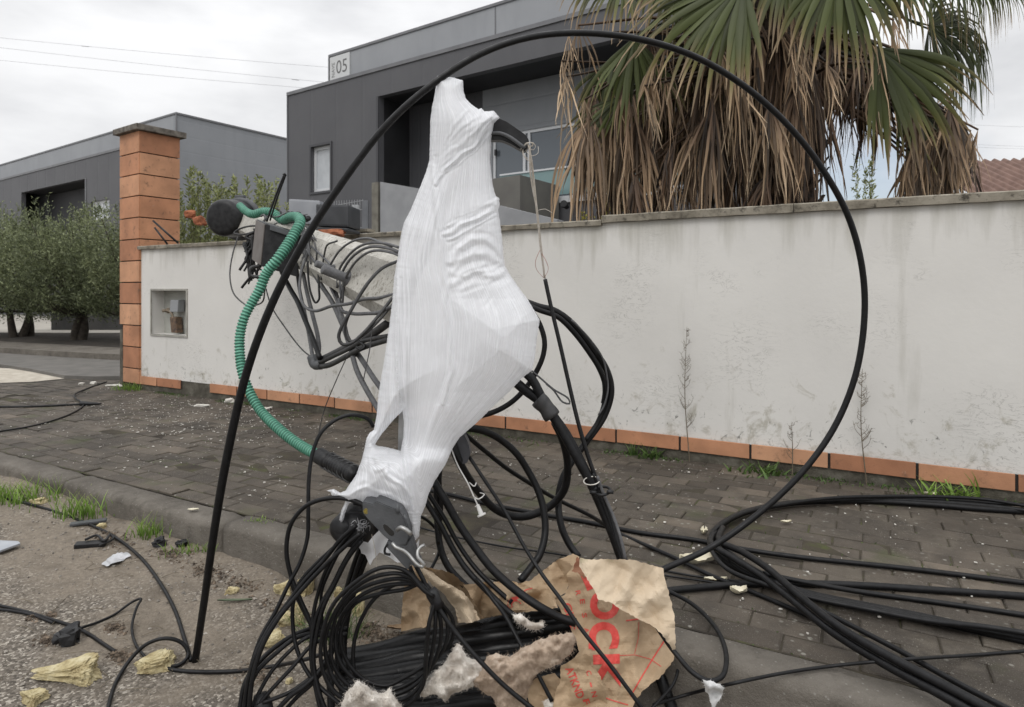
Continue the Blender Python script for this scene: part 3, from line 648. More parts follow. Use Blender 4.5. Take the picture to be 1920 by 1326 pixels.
# low walls of the neighbour's ramp
def lowwall(name, a, c, ya, yc, ybot, Y, dpt, mat, label):
    """box whose street face spans pixels a..c at distance Y"""
    k = (a-CX)/F; O = Vector((k*Y, Y, 0)); s1, z1b = bpt(O, c, yc); za = CAMH-(ya-HY)/F*Y; zb = GB
    b = MB(); b.prism([O+up*zb, O+u*s1+up*zb, O+u*s1+up*z1b, O+up*za], wv*dpt); o = b.build(name, mat); tag(o, label, 'wall'); return o
m_rampl = M('light_grey_render', (.25,.255,.265), .8, (.30,.305,.315), 3, bump=.2)
m_rampd = M('olive_grey_render', (.125,.12,.11), .8, (.15,.145,.13), 3)
lowwall('ramp_wall', 713, 800, 341, 356, 430, 12.4, 2.5, m_rampl, 'light grey rendered ramp wall with a slanted top, left of the plastic sheet')
lowwall('ramp_wall', 800.5, 866, 356, 352, 430, 12.0, .3, m_rampl, 'low light grey wall directly behind the plastic sheet')
lowwall('stair_wall', 905, 975, 338, 328, 430, 11.8, 1.4, m_rampd, 'dark olive grey block wall right of the plastic sheet under the balcony')
k = 940; Yk = 11.0
lowwall('ramp_parapet', 930, 1045, 384, 412, 430, 10.6, .2, m_rampl, 'grey sloping ramp parapet just above the white wall coping')
b = MB(); O = W(697, 343, 12.5); b.box(Vector((O.x, O.y, GB)), u*.17, wv*.3, up*(O.z-GB)); tag(b.build('stone_post', M('mossy_stone', (.13,.12,.10), .9, (.20,.19,.16), 6)), 'narrow brownish stone post at the left end of the grey ramp wall', 'post')
# mesh fence + steel post standing behind the wall
pb_ = W(686, 376, 8.2)
b = MB(); b.box(Vector((pb_.x-.05, 8.2, 1.2)), (.075,0,0), (0,.075,0), (0,0,pb_.z-1.2), .004); tag(b.build('fence_post', MAT_STEELPL), 'grey square steel post standing behind the wall near the fallen pole', 'post')
b = MB(); a0 = W(600, 382, 9.4); a1 = W(680, 378, 8.6)
for i in range(18):
    p = a0.lerp(a1, i/17); b.tube([Vector((p.x,p.y,1.0)), Vector((p.x,p.y,p.z+.03))], .004, 5)
for zz_ in (2.42, 2.3, 2.05, 1.85): b.tube([Vector((a0.x,a0.y,zz_)), Vector((a1.x,a1.y,zz_))], .004, 5)
tag(b.build('mesh_fence', M('fence_wire', (.30,.31,.32), .5)), 'thin grey wire mesh fence behind the black equipment case', 'fence')
b = MB(); a = W(667, 384, 8.9); b.box(Vector((a.x-.06, a.y, 1.0)), (.10,0,0), (0,.05,0), (0,0,a.z-1.0), .01); b.box(Vector((a.x-.03, a.y-.02, a.z-.12)), (.05,0,0), (0,.018,0), (0,0,.04), .004)
tag(b.build('gate_post', M('light_steel', (.36,.37,.38), .5)), 'light grey gate post with a latch behind the wire mesh fence', 'post')

# red-roofed house at the far right
RH = empty('tiled_house', W(1960, 400, 13)*1.0, 'low house with a corrugated red-brown roof at the right edge', 'house')
e0 = W(1828, 366, 12.0); ed = Vector((.93,-.15,0)); rd = Vector((.55,2.6,1.15)); V = []; Fc = []; NU, NV = 260, 12
for j in range(NV+1):
    for i in range(NU+1):
        a = i/NU*4.6; c_ = j/NV; st_ = (c_*NV*1.0) % 1.0
        p = e0+ed*a+rd*c_; p = p+Vector((0,0,.035*math.sin(a*2*math.pi/.21))); V.append(p)
Fc = [(j*(NU+1)+i, j*(NU+1)+i+1, (j+1)*(NU+1)+i+1, (j+1)*(NU+1)+i) for j in range(NV) for i in range(NU)]
V2 = [p-Vector((0,0,.03)) for p in V]; n0 = len(V)
Fe = [(i, i+n0, i+1+n0, i+1) for i in range(NU)]
make('roof', V+V2, Fc+[tuple(i+n0 for i in reversed(f)) for f in Fc]+Fe, M('red_brown_roof', (.13,.075,.058), .85, (.19,.115,.09), 5, bump=.3), RH)
b = MB(); q = e0+rd*.12; b.box(Vector((q.x, q.y, -.4)), ed*4.4, Vector((.55,2.6,0))*.8, up*(q.z+.35)); b.build('wall', m_rampl, RH)

# overhead lines
def wire(x0, y0, x1, y1, Y0, Y1, r, label, group):
    b = MB(); p, q = W(x0,y0,Y0), W(x1,y1,Y1); mid = [p.lerp(q, t)-up*(.5*math.sin(math.pi*t))*.25 for t in (0,.25,.5,.75,1)]
    b.tube(mid, r, 6); return b
wm = M('line_grey', (.33,.33,.34), .6)
for i, (a, lbl) in enumerate([((-30,68,700,133), 'topmost of the three overhead lines left of the warehouse'), ((-30,86,700,163), 'middle of the three overhead lines left of the warehouse'), ((-30,110,660,172), 'lowest of the three overhead lines left of the warehouse')]):
    b = wire(*a, 60, 60, .013, lbl, None)
    if i < 2:
        p, q = W(a[0],a[1],60), W(a[2],a[3],60); c_ = p.lerp(q, (.26 if i == 0 else .80))-up*.11; d_ = (q-p).normalized(); b.tube([c_-d_*.35, c_+d_*.35], .03, 6)
    tag(b.build('overhead_line', wm, smooth=True), lbl, 'power line', 'overhead lines')
for (a, lbl) in [((1700,226,2000,240), 'upper thin overhead line right of the palm'), ((1700,262,2000,277), 'middle thin overhead line right of the palm'), ((1700,268,2000,281), 'lowest thin overhead line just above the red roof')]:
    tag(wire(*a, 60, 60, .009, lbl, None).build('overhead_line', wm, smooth=True), lbl, 'power line', 'overhead lines')

# =====================================================================
# VEGETATION
# =====================================================================
def leafquad(b, p, d, n, l, w_, k):
    s = d.cross(n).normalized()*w_*.5; t = p+d*l
    b.add([p, p+d*l*.45+s, t, p+d*l*.45-s], [(0,1,2,3)], [k]*4)
def rv3(): return Vector((random.gauss(0,1), random.gauss(0,1), random.gauss(0,1))).normalized()
def bush_tree(name, base, h, rad, trunkh, nb, nl, ls, seed, label, cat, group=None, mat=MAT_OLIVE, ntr=2, upright=.6):
    random.seed(seed); root = empty(name, base, label, cat, group)
    b = MB(); forks = []
    for i in range(ntr):
        a = random.uniform(0, 6.28); q = base+Vector((math.cos(a)*.12*i, math.sin(a)*.12*i, -.1)); top = base+Vector((math.cos(a)*rad*.13, math.sin(a)*rad*.13, trunkh))
        b.tube([q, q.lerp(top, .5)+Vector((random.uniform(-.05,.05), 0, 0)), top], [.15/ntr**.4, .12/ntr**.4, .09/ntr**.4], 8); forks.append(top)
    lv = MB()
    for i in range(nb):
        f = random.choice(forks); a = random.uniform(0, 6.28); el = random.uniform(-.42, 1.0)
        dirv = Vector((math.cos(a)*math.cos(el*1.3), math.sin(a)*math.cos(el*1.3), math.sin(el*1.3)*1.0))
        tip = base+Vector((dirv.x*rad, dirv.y*rad, max(.42, trunkh+(h-trunkh)*(.40+.60*dirv.z)*random.uniform(.72,1.05))))
        m_ = f.lerp(tip, .5)+Vector((0,0,-.05*h)); 
        if i < 22: b.tube([f, m_, tip], [.035, .02, .006], 5)
        cl = random.uniform(.22, .45)*rad*.6; kk = random.random()
        for j in range(nl):
            t_ = random.random()**.5; p = f.lerp(m_, t_) if random.random() < .12 else m_.lerp(tip, random.uniform(.25, 1.08))
            p = p+rv3()*cl*random.random()**.6
            d_ = (rv3()+Vector((dirv.x*.5, dirv.y*.5, upright))).normalized(); leafquad(lv, p, d_, rv3(), ls*random.uniform(.6,1.3), ls*.26, min(1, max(0, kk*.45+random.random()*.3+.35*(p.z-base.z)/h)))  # leaf tone rises with height: lit tops and shaded undersides painted in
        for j in range(3):   # shoots sticking out of the outline
            q = tip+rv3()*cl*.6; d_ = (Vector((dirv.x*.3, dirv.y*.3, 1))+rv3()*.35).normalized(); L_ = random.uniform(.2, .5)*rad*.5
            for q_ in range(int(16)):
                t_ = q_/16; leafquad(lv, q+d_*L_*t_, (d_+rv3()*.8).normalized(), rv3(), ls*random.uniform(.6,1.1), ls*.24, min(1, kk*.4+random.random()*.6))
    b.build('trunk', MAT_BARK, root, True); lv.build('crown', mat, root, False, True)
    return root
zb = PAVE+.14
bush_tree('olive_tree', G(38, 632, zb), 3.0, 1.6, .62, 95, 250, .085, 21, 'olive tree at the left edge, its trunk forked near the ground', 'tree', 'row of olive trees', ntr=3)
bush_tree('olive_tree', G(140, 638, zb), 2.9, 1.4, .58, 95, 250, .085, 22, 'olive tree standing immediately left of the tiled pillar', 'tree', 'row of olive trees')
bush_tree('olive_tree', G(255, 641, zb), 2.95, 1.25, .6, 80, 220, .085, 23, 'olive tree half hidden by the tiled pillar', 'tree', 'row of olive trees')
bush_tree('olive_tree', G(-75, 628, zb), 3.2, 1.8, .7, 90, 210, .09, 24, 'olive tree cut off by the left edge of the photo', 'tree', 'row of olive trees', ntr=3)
# upright shrubs just behind the wall, right of the pillar
def shoots(name, px, ytop, Y, wpx, n, seed, label, mat, ls=.045, basez=1.2, group=None, lean=.12):
    random.seed(seed); b = MB(); st_ = MB(); wv_ = wpx/F*Y
    base = W(px, 560, Y)
    root = empty(name, Vector((base.x, Y, basez-.6)), label, 'shrub', group)
    for i in range(n):
        x0 = base.x+random.uniform(-.5,.5)*wv_; top = W(px, ytop, Y).z-abs(random.gauss(0,.25))*(1 if i else 0); y0 = Y+random.uniform(-.3,.3)
        p = Vector((x0, y0, basez-.5)); q = Vector((x0+random.gauss(0,lean), y0+random.gauss(0,lean), max(top, basez+.2)))
        st_.tube([p, q], [.006, .002], 4)
        nlv = int((q.z-p.z)*75)
        for j in range(nlv):
            t_ = random.uniform(.25, 1); c_ = p.lerp(q, t_)+rv3()*.10*(1.15-t_); leafquad(b, c_, (rv3()+Vector((0,0,.9))).normalized(), rv3(), ls*random.uniform(.6,1.3), ls*.34, random.random())
    st_.build('stem', MAT_DRYSTEM, root); b.build('foliage', mat, root, False, True); return root
shoots('shrub', 362, 312, 9.2, 36, 16, 31, 'pale green upright shrub touching the right side of the tiled pillar', MAT_SHRUBY, ls=.075)
shoots('shrub', 450, 328, 9.6, 120, 34, 32, 'wide pale green shrub above the black dome, behind the wall', MAT_SHRUBY, ls=.075)
shoots('shrub', 516, 334, 9.8, 36, 10, 33, 'narrow pale shrub beside the corner of the dark warehouse', MAT_SHRUBY, ls=.07)
shoots('shrub', 1105, 392, 7.4, 50, 12, 34, 'small yellow-leaved shrub peeping over the coping left of the palm', MAT_YELLOWL, ls=.05, basez=1.6, lean=.06)
shoots('shrub', 1155, 372, 7.3, 40, 14, 35, 'yellow-leaved shrub under the hanging palm fronds', MAT_YELLOWL, ls=.05, basez=1.6, lean=.06)
shoots('shrub', 1628, 285, 9.5, 14, 4, 36, 'pale feathery plume seen in the gap right of the palm trunk', MAT_SHRUBY, ls=.08, lean=.05)

# --- palm ---
PT = W(1462, 544, 6.7); PT.z = -.2
palm = empty('fan_palm', PT, 'large fan palm with a thick skirt of dead brown fronds rising behind the white wall', 'palm')
b = MB(); random.seed(40)
prof = []; n = 44
for i in range(n+1): prof.append((i/n*5.6, .33+.03*math.sin(i*2.1)+(.10 if i > 30 else 0)))
b.lathe(PT, (0,0,1), prof, 22)
for i in range(170):      # old leaf bases
    a = random.uniform(0, 6.28); z = random.uniform(.8, 5.2); r_ = .34; d_ = Vector((math.cos(a), math.sin(a), 0)); p = PT+d_*r_+up*z
    sd_ = Vector((-d_.y, d_.x, 0)); b.prism([p-sd_*.05, p+sd_*.05, p+sd_*.02+d_*.12+up*.18, p-sd_*.02+d_*.12+up*.18], d_*.02)
b.build('trunk', M('palm_fibre', (.018,.012,.009), .95, (.06,.038,.025), 12, bump=1, bscale=40), palm, True)
def blade(b, hub, d0, L_, w_, droop, k0, k1, bend0=.45, nseg=9, curl=0, nrm=None):
    """one segment of a fan leaf: starts at the hub along d0, hangs down past bend0"""
    p = hub.copy(); d_ = d0.normalized(); side0 = (nrm or d_.cross(Vector((random.gauss(0,.3), random.gauss(0,.3), 1)))).normalized()
    V = []; K = []; st_ = L_/nseg; tw = random.gauss(0, .5)
    for i in range(nseg+1):
        t_ = i/nseg; ww = w_*(.25+1.9*t_ if t_ < .4 else 1.0-(t_-.4)/.6*.94)
        side = (side0*math.cos(tw*t_)+d_.cross(side0)*math.sin(tw*t_)); side = (side-d_*side.dot(d_)).normalized(); fn = d_.cross(side)
        V += [p-side*ww*.5+fn*ww*.16, p, p+side*ww*.5+fn*ww*.16]; kk = k0+(k1-k0)*t_; K += [kk, kk*.97, kk]
        if t_ > bend0*.5: d_ = (d_+Vector((0,0,-1))*droop*st_*(1 if t_ < bend0 else 2.6)+Vector((random.gauss(0,curl), random.gauss(0,curl), 0))).normalized()
        p = p+d_*st_
    Fq = []
    for i in range(nseg):
        a = i*3; Fq += [(a, a+1, a+4, a+3), (a+1, a+2, a+5, a+4)]
    b.add(V, Fq, K)
def fan(b, hub, d0, L_, nb, spread, w_, droop, k0=0., k1=1., plane=None, bend0=.5, curl=.03, petiole=None, lvar=.15):
    d0 = Vector(d0).normalized(); pn = (Vector(plane) if plane else Vector((0,-1,.3))); pn = (pn-d0*pn.dot(d0)).normalized(); sd_ = d0.cross(pn)
    for i in range(nb):
        a = (i/(nb-1)-.5)*spread+random.gauss(0, .02); dd = d0*math.cos(a)+sd_*math.sin(a)+pn*random.gauss(0, .05)
        blade(b, hub, dd, L_*random.uniform(1-lvar, 1+lvar)*(1-.15*abs(a)/spread*2), w_, droop*random.uniform(.7,1.4), k0, k1, bend0, curl=curl, nrm=(sd_*math.cos(a)-d0*math.sin(a)))
    if petiole is not None:
        q = Vector(petiole); m_ = q.lerp(hub, .55)+up*.15; b2 = MB(); b2.tube([q, m_, hub], [.028, .018, .01], 5); b.add(b2.v, b2.f, [k0 if k0 < .3 else .3]*len(b2.v))
TOPP = PT+up*4.6
gr = MB(); random.seed(44)
# (hub px,py,Y, direction, length m, blades, spread, width, droop, tip k)
fans = [((1395,-35,5.5), (-.72,0,-.66), 1.30, 30, 1.9, .068, .6, .90), ((1575,-70,5.45), (.05,-.1,-1), 1.08, 28, 2.0, .060, 1.0, .92), ((1645,90,5.6), (.62,0,-.75), 1.15, 28, 1.5, .066, .5, .84),
        ((1150,110,6.3), (-.35,0,-1), .85, 22, 1.3, .042, 1.4, .95), ((1190,70,6.0), (.0,0,-1), .95, 20, 1.6, .05, .8, .75), ((1180,-60,6.2), (-.8,0,-.5), .9, 24, 2.2, .045, 1.8, .98),
        ((1290,-60,5.9), (-.2,-.2,-1), .9, 24, 2.2, .05, 1.6, .95), ((1742,48,7.4), (.35,0,-.1), 1.25, 56, 3.2, .034, 4.2, .45), ((1755,60,7.6), (.6,0,-.2), 1.2, 40, 2.2, .03, 4.5, .5), ((1790,-60,6.9), (.8,0,-.4), 1.0, 50, 2.6, .020, 3.6, .85), ((1860,-50,7.0), (.9,0,-.3), .8, 46, 2.8, .017, 3.6, .9),
        ((1690,-50,6.9), (.5,0,-.8), .9, 24, 2.2, .04, 2., .9), ((1480,-80,5.9), (-.1,-.2,-1), 1.0, 26, 2.1, .05, 1.3, 1.0), ((1830,-70,7.2), (.5,0,-.6), .85, 40, 2.8, .018, 3.4, .95),
        ((1610,60,6.6), (.1,0,-1), 1.1, 22, 1.6, .05, .9, .85), ((1340,60,6.5), (-.2,0,-1), 1.1, 22, 1.6, .05, .9, .92), ((1240,110,6.6), (-.3,.1,-1), 1.0, 20, 1.5, .05, .9, .8),
        ((1165,180,6.2), (-.75,0,-.7), .80, 14, .8, .036, .8, .95), ((1690,170,6.4), (.45,0,-.9), 1.05, 22, 1.4, .055, .5, .88), ((1560,-20,6.9), (-.5,.2,-.9), .9, 20, 2., .05, 1.2, .7),
        ((1430,-160,6.2), (-.3,0,-.6), 1.2, 26, 2.6, .05, 1.3, .9), ((1650,-180,6.4), (.6,-.2,-.3), 1.3, 26, 2.6, .05, 1.4, .9), ((1240,-190,6.4), (-.7,0,-.2), 1.1, 26, 2.6, .05, 1.4, .9), ((1480,-260,6.7), (0,0,.9), 1.2, 26, 3.0, .05, .3, .6),
        ((1440,-200,7.5), (.1,.8,-.2), 1.2, 24, 2.6, .05, .9, .6), ((1700,-120,7.7), (.6,.8,-.3), 1.1, 24, 2.4, .05, 1.2, .7), ((1260,-100,7.6), (-.6,.8,-.3), 1.1, 24, 2.4, .05, 1.2, .7)]
for (h, d_, L_, nb, sp_, w_, dr, k1) in fans:
    hub = W(*h); fan(gr, hub, d_, L_, nb, sp_, w_, dr, 0, k1, petiole=TOPP+Vector((random.uniform(-.2,.2), random.uniform(-.2,.2), random.uniform(-.3,.5))), plane=(random.uniform(-.3,.3), -1, .3))
gr.build('green_fronds', MAT_PALMG, palm, True, True)
dd_ = MB(); random.seed(50)
def skirt(x0, x1, y0, y1, Y0, Y1, n, L0, L1, k=(.1, 1.), spread=1.0, nb=24, w_=.025):
    for i in range(n):
        h = W(random.uniform(x0,x1), random.uniform(y0,y1), random.uniform(Y0,Y1)); k0 = random.uniform(0,.4)
        fan(dd_, h, (random.gauss(0,.25), random.gauss(0,.18), -1), random.uniform(L0,L1), nb, random.uniform(.35,1.1)*spread, w_*random.uniform(.7,1.4), 1.2, k[0]+k0*.6, min(1, k[1]*random.uniform(.45,1.1)), curl=.11, bend0=.15, petiole=PT+up*random.uniform(3.3,4.4), lvar=.45)
skirt(1555,1665,90,170,6.4,7.0,6,.55,1.0,k=(.1,1.),spread=.7,nb=14); skirt(1555,1660,60,120,6.6,7.0,5,.6,.85,k=(0,.4),w_=.03)
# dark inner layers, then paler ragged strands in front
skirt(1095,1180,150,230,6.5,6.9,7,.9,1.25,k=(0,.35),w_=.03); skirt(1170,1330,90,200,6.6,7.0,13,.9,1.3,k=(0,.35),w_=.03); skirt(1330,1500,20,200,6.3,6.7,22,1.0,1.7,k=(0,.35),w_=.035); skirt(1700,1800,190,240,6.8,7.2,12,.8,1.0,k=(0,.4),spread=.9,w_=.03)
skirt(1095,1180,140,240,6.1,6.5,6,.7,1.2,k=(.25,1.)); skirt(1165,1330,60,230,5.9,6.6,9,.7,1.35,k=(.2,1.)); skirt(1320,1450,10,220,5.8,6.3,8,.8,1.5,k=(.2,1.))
skirt(1400,1520,0,200,5.8,6.2,7,.8,1.5,k=(.1,.9)); skirt(1390,1510,170,330,5.8,6.2,6,.6,1.1,k=(.1,1.))
skirt(1690,1800,190,260,6.1,6.8,10,.6,1.05,k=(.3,1.1),spread=.9); skirt(1770,1815,200,300,6.2,6.8,8,.5,.75,k=(.35,1.1),spread=.6); skirt(1530,1650,60,110,6.2,7.0,9,.5,.95,spread=.8)
skirt(1150,1290,240,330,6.1,6.6,8,.5,.8,k=(.1,1.),spread=.6); skirt(1680,1790,270,330,6.1,6.6,6,.4,.7,k=(.2,1.),spread=.6)
# shredded pale strips hanging from the green leaf edges
skirt(1040,1100,40,200,6.0,6.3,5,.5,.9,k=(.6,1.15),nb=7,w_=.014); skirt(1190,1400,60,180,5.7,5.9,12,.4,.8,k=(.55,1.15),nb=8,w_=.016,spread=.7); skirt(1450,1680,20,130,5.6,5.8,12,.35,.7,k=(.5,1.15),nb=7,w_=.016,spread=.7); skirt(1790,1835,150,280,6.2,6.5,5,.4,.7,k=(.5,1.1),nb=8,w_=.015,spread=.6)
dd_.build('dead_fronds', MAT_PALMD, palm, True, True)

# --- grass tufts and weeds ---
def tuft(name, p, n, h, spread, seed, label, cat, mat=MAT_GRASS, w_=.004, group=None, lean=.35):
    random.seed(seed); b = MB()
    for i in range(n):
        a = random.uniform(0,6.28); q = p+Vector((random.gauss(0,spread), random.gauss(0,spread*.5), -.01)); L_ = h*random.uniform(.4,1.1); d_ = Vector((math.cos(a)*lean*random.random(), math.sin(a)*lean*random.random(), 1)).normalized()
        sd_ = Vector((random.gauss(0,1), random.gauss(0,1), 0)).normalized()*w_; V = []; K = []; x_ = q.copy()
        for j in range(5):
            t_ = j/4; V += [x_-sd_*(1-t_*.9), x_+sd_*(1-t_*.9)]; K += [t_, t_]; x_ = x_+d_*L_/4; d_ = (d_+Vector((math.cos(a)*.15, math.sin(a)*.15, -.10))).normalized()
        b.add(V, [(2*j, 2*j+1, 2*j+3, 2*j+2) for j in range(4)], K)
    o = b.build(name, mat, None, False, True); tag(o, label, cat, group); return o
GG = 'grass tufts along the kerb'
for i, (px, py, n, h, sp_, lb) in enumerate([(45,935,260,.15,.16,'widest bright green grass tuft at the foot of the kerb, far left'), (152,968,130,.16,.07,'grass tuft right beside the kerb joint'), (275,1005,80,.14,.05,'tall narrow grass tuft left of the crumpled black scraps'), (355,1035,70,.07,.07,'low grass tuft by the foot of the big cable arc')]):
    tuft('grass_tuft', GR(px, py), n, h, sp_, 60+i, lb, 'grass', group=GG)
tuft('grass_tuft', S(wall_s(258), WALLT-.10, PAVE), 140, .13, .10, 71, 'grass tuft at the foot of the tiled pillar', 'grass')
tuft('grass_tuft', G(488, 978), 60, .035, .04, 72, 'tiny mossy tuft on the kerb joint near the grey clamp', 'grass')
tuft('weed_tuft', S(wall_s(1780), WALLT-.10, PAVE), 60, .20, .09, 73, 'broad-leaved grass clump at the wall base, far right', 'weed', w_=.010, lean=1.2)
tuft('weed_tuft', S(wall_s(1435), WALLT-.10, PAVE), 60, .12, .10, 74, 'leafy weed clump below the terracotta skirting where the cable arc crosses', 'weed', MAT_WEED, .012, lean=1.1)
tuft('weed_tuft', S(wall_s(1225), WALLT-.06, PAVE), 40, .12, .05, 75, 'small round-leaved weed at the wall base beside the dead stalk', 'weed', MAT_WEED, .013, lean=.9)
tuft('weed_tuft', S(wall_s(1190), WALLT-.06, PAVE), 30, .13, .02, 76, 'thin upright weed against the terracotta skirting', 'weed', MAT_WEED, .006, lean=.3)
tuft('pine_sprig', GR(625, 1195), 150, .24, .06, 77, 'green needle-like sprig lying among yellow foam under the hanging cables', 'plant', MAT_WEED, .0022, lean=1.2)
# moss and weeds in the joint along the wall: nobody could count them
random.seed(80); b = MB()
for i in range(5200):
    s = random.uniform(-8.6, 3.2); t_ = WALLT-.012-abs(random.gauss(0,.06))
    if MN.noise(Vector((s*1.7, 0, 5))) < -.12+random.random()*.25: continue
    p = S(s, t_, PAVE-.004); leafquad(b, p, (rv3()+up*1.0).normalized(), rv3(), random.uniform(.008,.032), .009, random.random()*.7)
o = b.build('weeds', MAT_WEED, None, False, True); o['kind'] = 'stuff'; tag(o, 'low weeds and moss growing along the base of the white wall', 'weeds')
x = MB(); random.seed(81)
for i in range(2600):
    s = random.uniform(-8,.8); t_ = 2.408+RW*random.randint(0,18)+random.gauss(0,.006)
    if MN.noise(Vector((s*1.9, t_*1.9, 1))) < .12: continue
    leafquad(x, S(s, t_, PAVE-.006), (rv3()+up).normalized(), rv3(), random.uniform(.006,.014), .006, random.random())
o = x.build('joint_moss', MAT_WEED, None, False, True); o['kind'] = 'stuff'; tag(o, 'tiny moss tufts in the paving joints', 'moss')
# dry stalks in front of the wall
def stalk(px, ybase, ytop, seed, label, dens=26):
    random.seed(seed); s = wall_s(px); b = MB(); p = S(s, WALLT-.05, PAVE); q = S(s+random.uniform(-.03,.03), WALLT-.06, wall_z(px, ytop)); m_ = p.lerp(q,.5)+D*random.uniform(-.03,.03)
    b.tube([p, m_, q], [.004, .003, .0012], 5)
    for i in range(dens):
        t_ = random.uniform(.25, .97); c_ = p.lerp(q, t_)+(m_-p.lerp(q,.5))*(1-abs(2*t_-1)); L_ = random.uniform(.04,.13)*(1.2-t_); sg = random.choice((-1,1))
        e = c_+D*sg*L_*.6+up*L_; b.tube([c_, c_.lerp(e,.5)+D*sg*.01, e], [.0018,.0014,.0008], 4)
        for j in range(3):
            f_ = c_.lerp(e, random.uniform(.4,1)); g_ = f_+D*random.uniform(-.03,.03)+up*random.uniform(0,.03); b.tube([f_, g_], [.0012,.0006], 3)
    return tag(b.build('dry_stalk', MAT_DRYSTEM), label, 'weed', 'dry weed stalks against the wall')
stalk(1296, 860, 612, 90, 'tall branching dry weed stalk against the wall, the one nearest the cable loops', 34)
stalk(1625, 880, 690, 91, 'branching dry weed stalk right of the big cable arc', 26); stalk(1487, 860, 790, 92, 'short thin dry stalk left of where the cable arc meets the skirting', 8)

# --- small debris ---
random.seed(100); b = MB()
for i in range(4200):
    s = random.uniform(-8.5, 1.5); t_ = random.uniform(2.42, 4.72)
    d1 = math.exp(-((s+5.8)**2/3.5+(t_-4.0)**2/.6)); 
    if random.random() > .30+.9*d1 or (d1 < .4 and MN.noise(Vector((s*2.3, t_*2.3, 8))) < -.02): continue
    r_ = random.choice((.0025,.003,.003,.004,.005,.0085)) * random.uniform(.7,1.3)*(1.25 if d1 > .4 else 1); p = S(s, t_, PAVE+.005); n = random.randint(4,6); a0 = random.uniform(0,6)
    V = [p+Vector((math.cos(a0+6.28*k/n)*r_*random.uniform(.5,1.2), math.sin(a0+6.28*k/n)*r_*random.uniform(.5,1.2), random.uniform(0,.002))) for k in range(n)]; V += [v+up*random.uniform(.002,.005) for v in V]
    b.add(V, [tuple(range(n)), tuple(range(2*n-1, n-1, -1))]+[(k, (k+1)%n, (k+1)%n+n, k+n) for k in range(n)])
o = b.build('paint_flakes', MAT_FLAKE); o['kind'] = 'stuff'; tag(o, 'pale chips of render and paint scattered over the paving', 'rubble')
b = MB()
for i in range(5200):
    s = random.uniform(-7, 1); t_ = KERBT-.03-abs(random.gauss(0, 1.0))
    if random.random() < .5: t_ = KERBT-.03-abs(random.gauss(0,.3))
    r_ = random.choice((.0025,.004,.004,.007))*random.uniform(.7,1.5); z = ground_h(s, t_)
    p = S(s, t_, z+r_*.2); V = [p+rvv*r_*random.uniform(.6,1.2) for rvv in (Vector((1,0,0)),Vector((-1,0,0)),Vector((0,1,0)),Vector((0,-1,0)),Vector((0,0,.8)),Vector((0,0,-.8)))]
    b.add(V, [(0,2,4),(2,1,4),(1,3,4),(3,0,4),(2,0,5),(1,2,5),(3,1,5),(0,3,5)])
o = b.build('gravel', MAT_STONE); o['kind'] = 'stuff'; tag(o, 'loose grit and small stones on the worn road beside the kerb', 'gravel')
def chunk(name, p, sx, sy, sz, rot, seed, mat, label, cat, group=None, sharp=.35, sub=4, taper=.25):
    bm = bmesh.new(); bmesh.ops.create_icosphere(bm, subdivisions=sub, radius=1); ca, sa = math.cos(rot), math.sin(rot); V = []
    for v in bm.verts:
        c_ = v.co.copy(); q = Vector([math.copysign(abs(x_)**.6, x_) for x_ in c_])
        n_ = MN.noise(c_*1.3+Vector((seed*3.1, 0, 0)))*sharp*1.3+MN.noise(c_*4+Vector((seed, 7, 0)))*sharp*.5+MN.noise(c_*11+Vector((seed, 3, 1)))*sharp*.32+MN.noise(c_*24+Vector((seed, 5, 1)))*sharp*.2
        q = q*(1+n_); X, Y_, Z = q.x*sx, q.y*sy*(1+taper*q.x), q.z*sz*(1+taper*q.x)
        V.append(Vector(p)+Vector((X*ca-Y_*sa, X*sa+Y_*ca, Z+sz*.75)))
    f = [tuple(x_.index for x_ in fc.verts) for fc in bm.faces]; bm.free(); o = make(name, V, f, mat, smooth=False); tag(o, label, cat, group); return o
FG = 'chunks of yellow foam on the road'
for i, (px, py, sx, sy, sz, rot, lb) in enumerate([
    (125,1268,.125,.050,.030,.12,'largest wedge of yellow foam on the road, lower left'), (292,1252,.068,.045,.032,.5,'yellow foam piece lying against the small cable loop'), (66,1312,.036,.045,.02,1.1,'small yellow foam scrap at the bottom left below the largest wedge'),
    (72,944,.052,.03,.02,.2,'pale foam scrap lying in front of the widest grass tuft'), (190,990,.026,.02,.016,.2,'small foam crumb beside the black plastic strip by the kerb'), (436,1112,.032,.02,.014,0,'small flat foam piece on the dirt right of the big cable foot'),
    (530,1112,.042,.03,.03,.3,'rounded foam lump at the kerb, left of the two by the sprig'), (574,1112,.042,.03,.05,1.2,'upright foam block at the kerb left of the needle sprig'), (562,1168,.022,.03,.05,.1,'pale standing foam splinter between the hanging cables'),
    (532,1172,.03,.025,.03,.8,'small foam lump left of the pale standing splinter'), (512,1208,.045,.035,.026,.7,'triangular foam piece left of the hanging cable bundle'), (672,1150,.026,.03,.05,0,'foam piece seen through the round cable coil'), (542,1280,.013,.012,.01,0,'tiny ochre foam crumb under the left cable loops'), (635,1118,.02,.02,.025,0,'foam crumb right of the needle sprig by the kerb')]):
    chunk('foam_chunk', GR(px, py), sx*.88, sy*.88, sz*.88, rot, i+1, MAT_FOAM, lb, 'foam', FG, sub=5, taper=.55 if i in (0, 10) else random.uniform(-.35,.35))
for i, (px, py, lb) in enumerate([(154,872,'pale mortar lump, left of two'), ]): pass
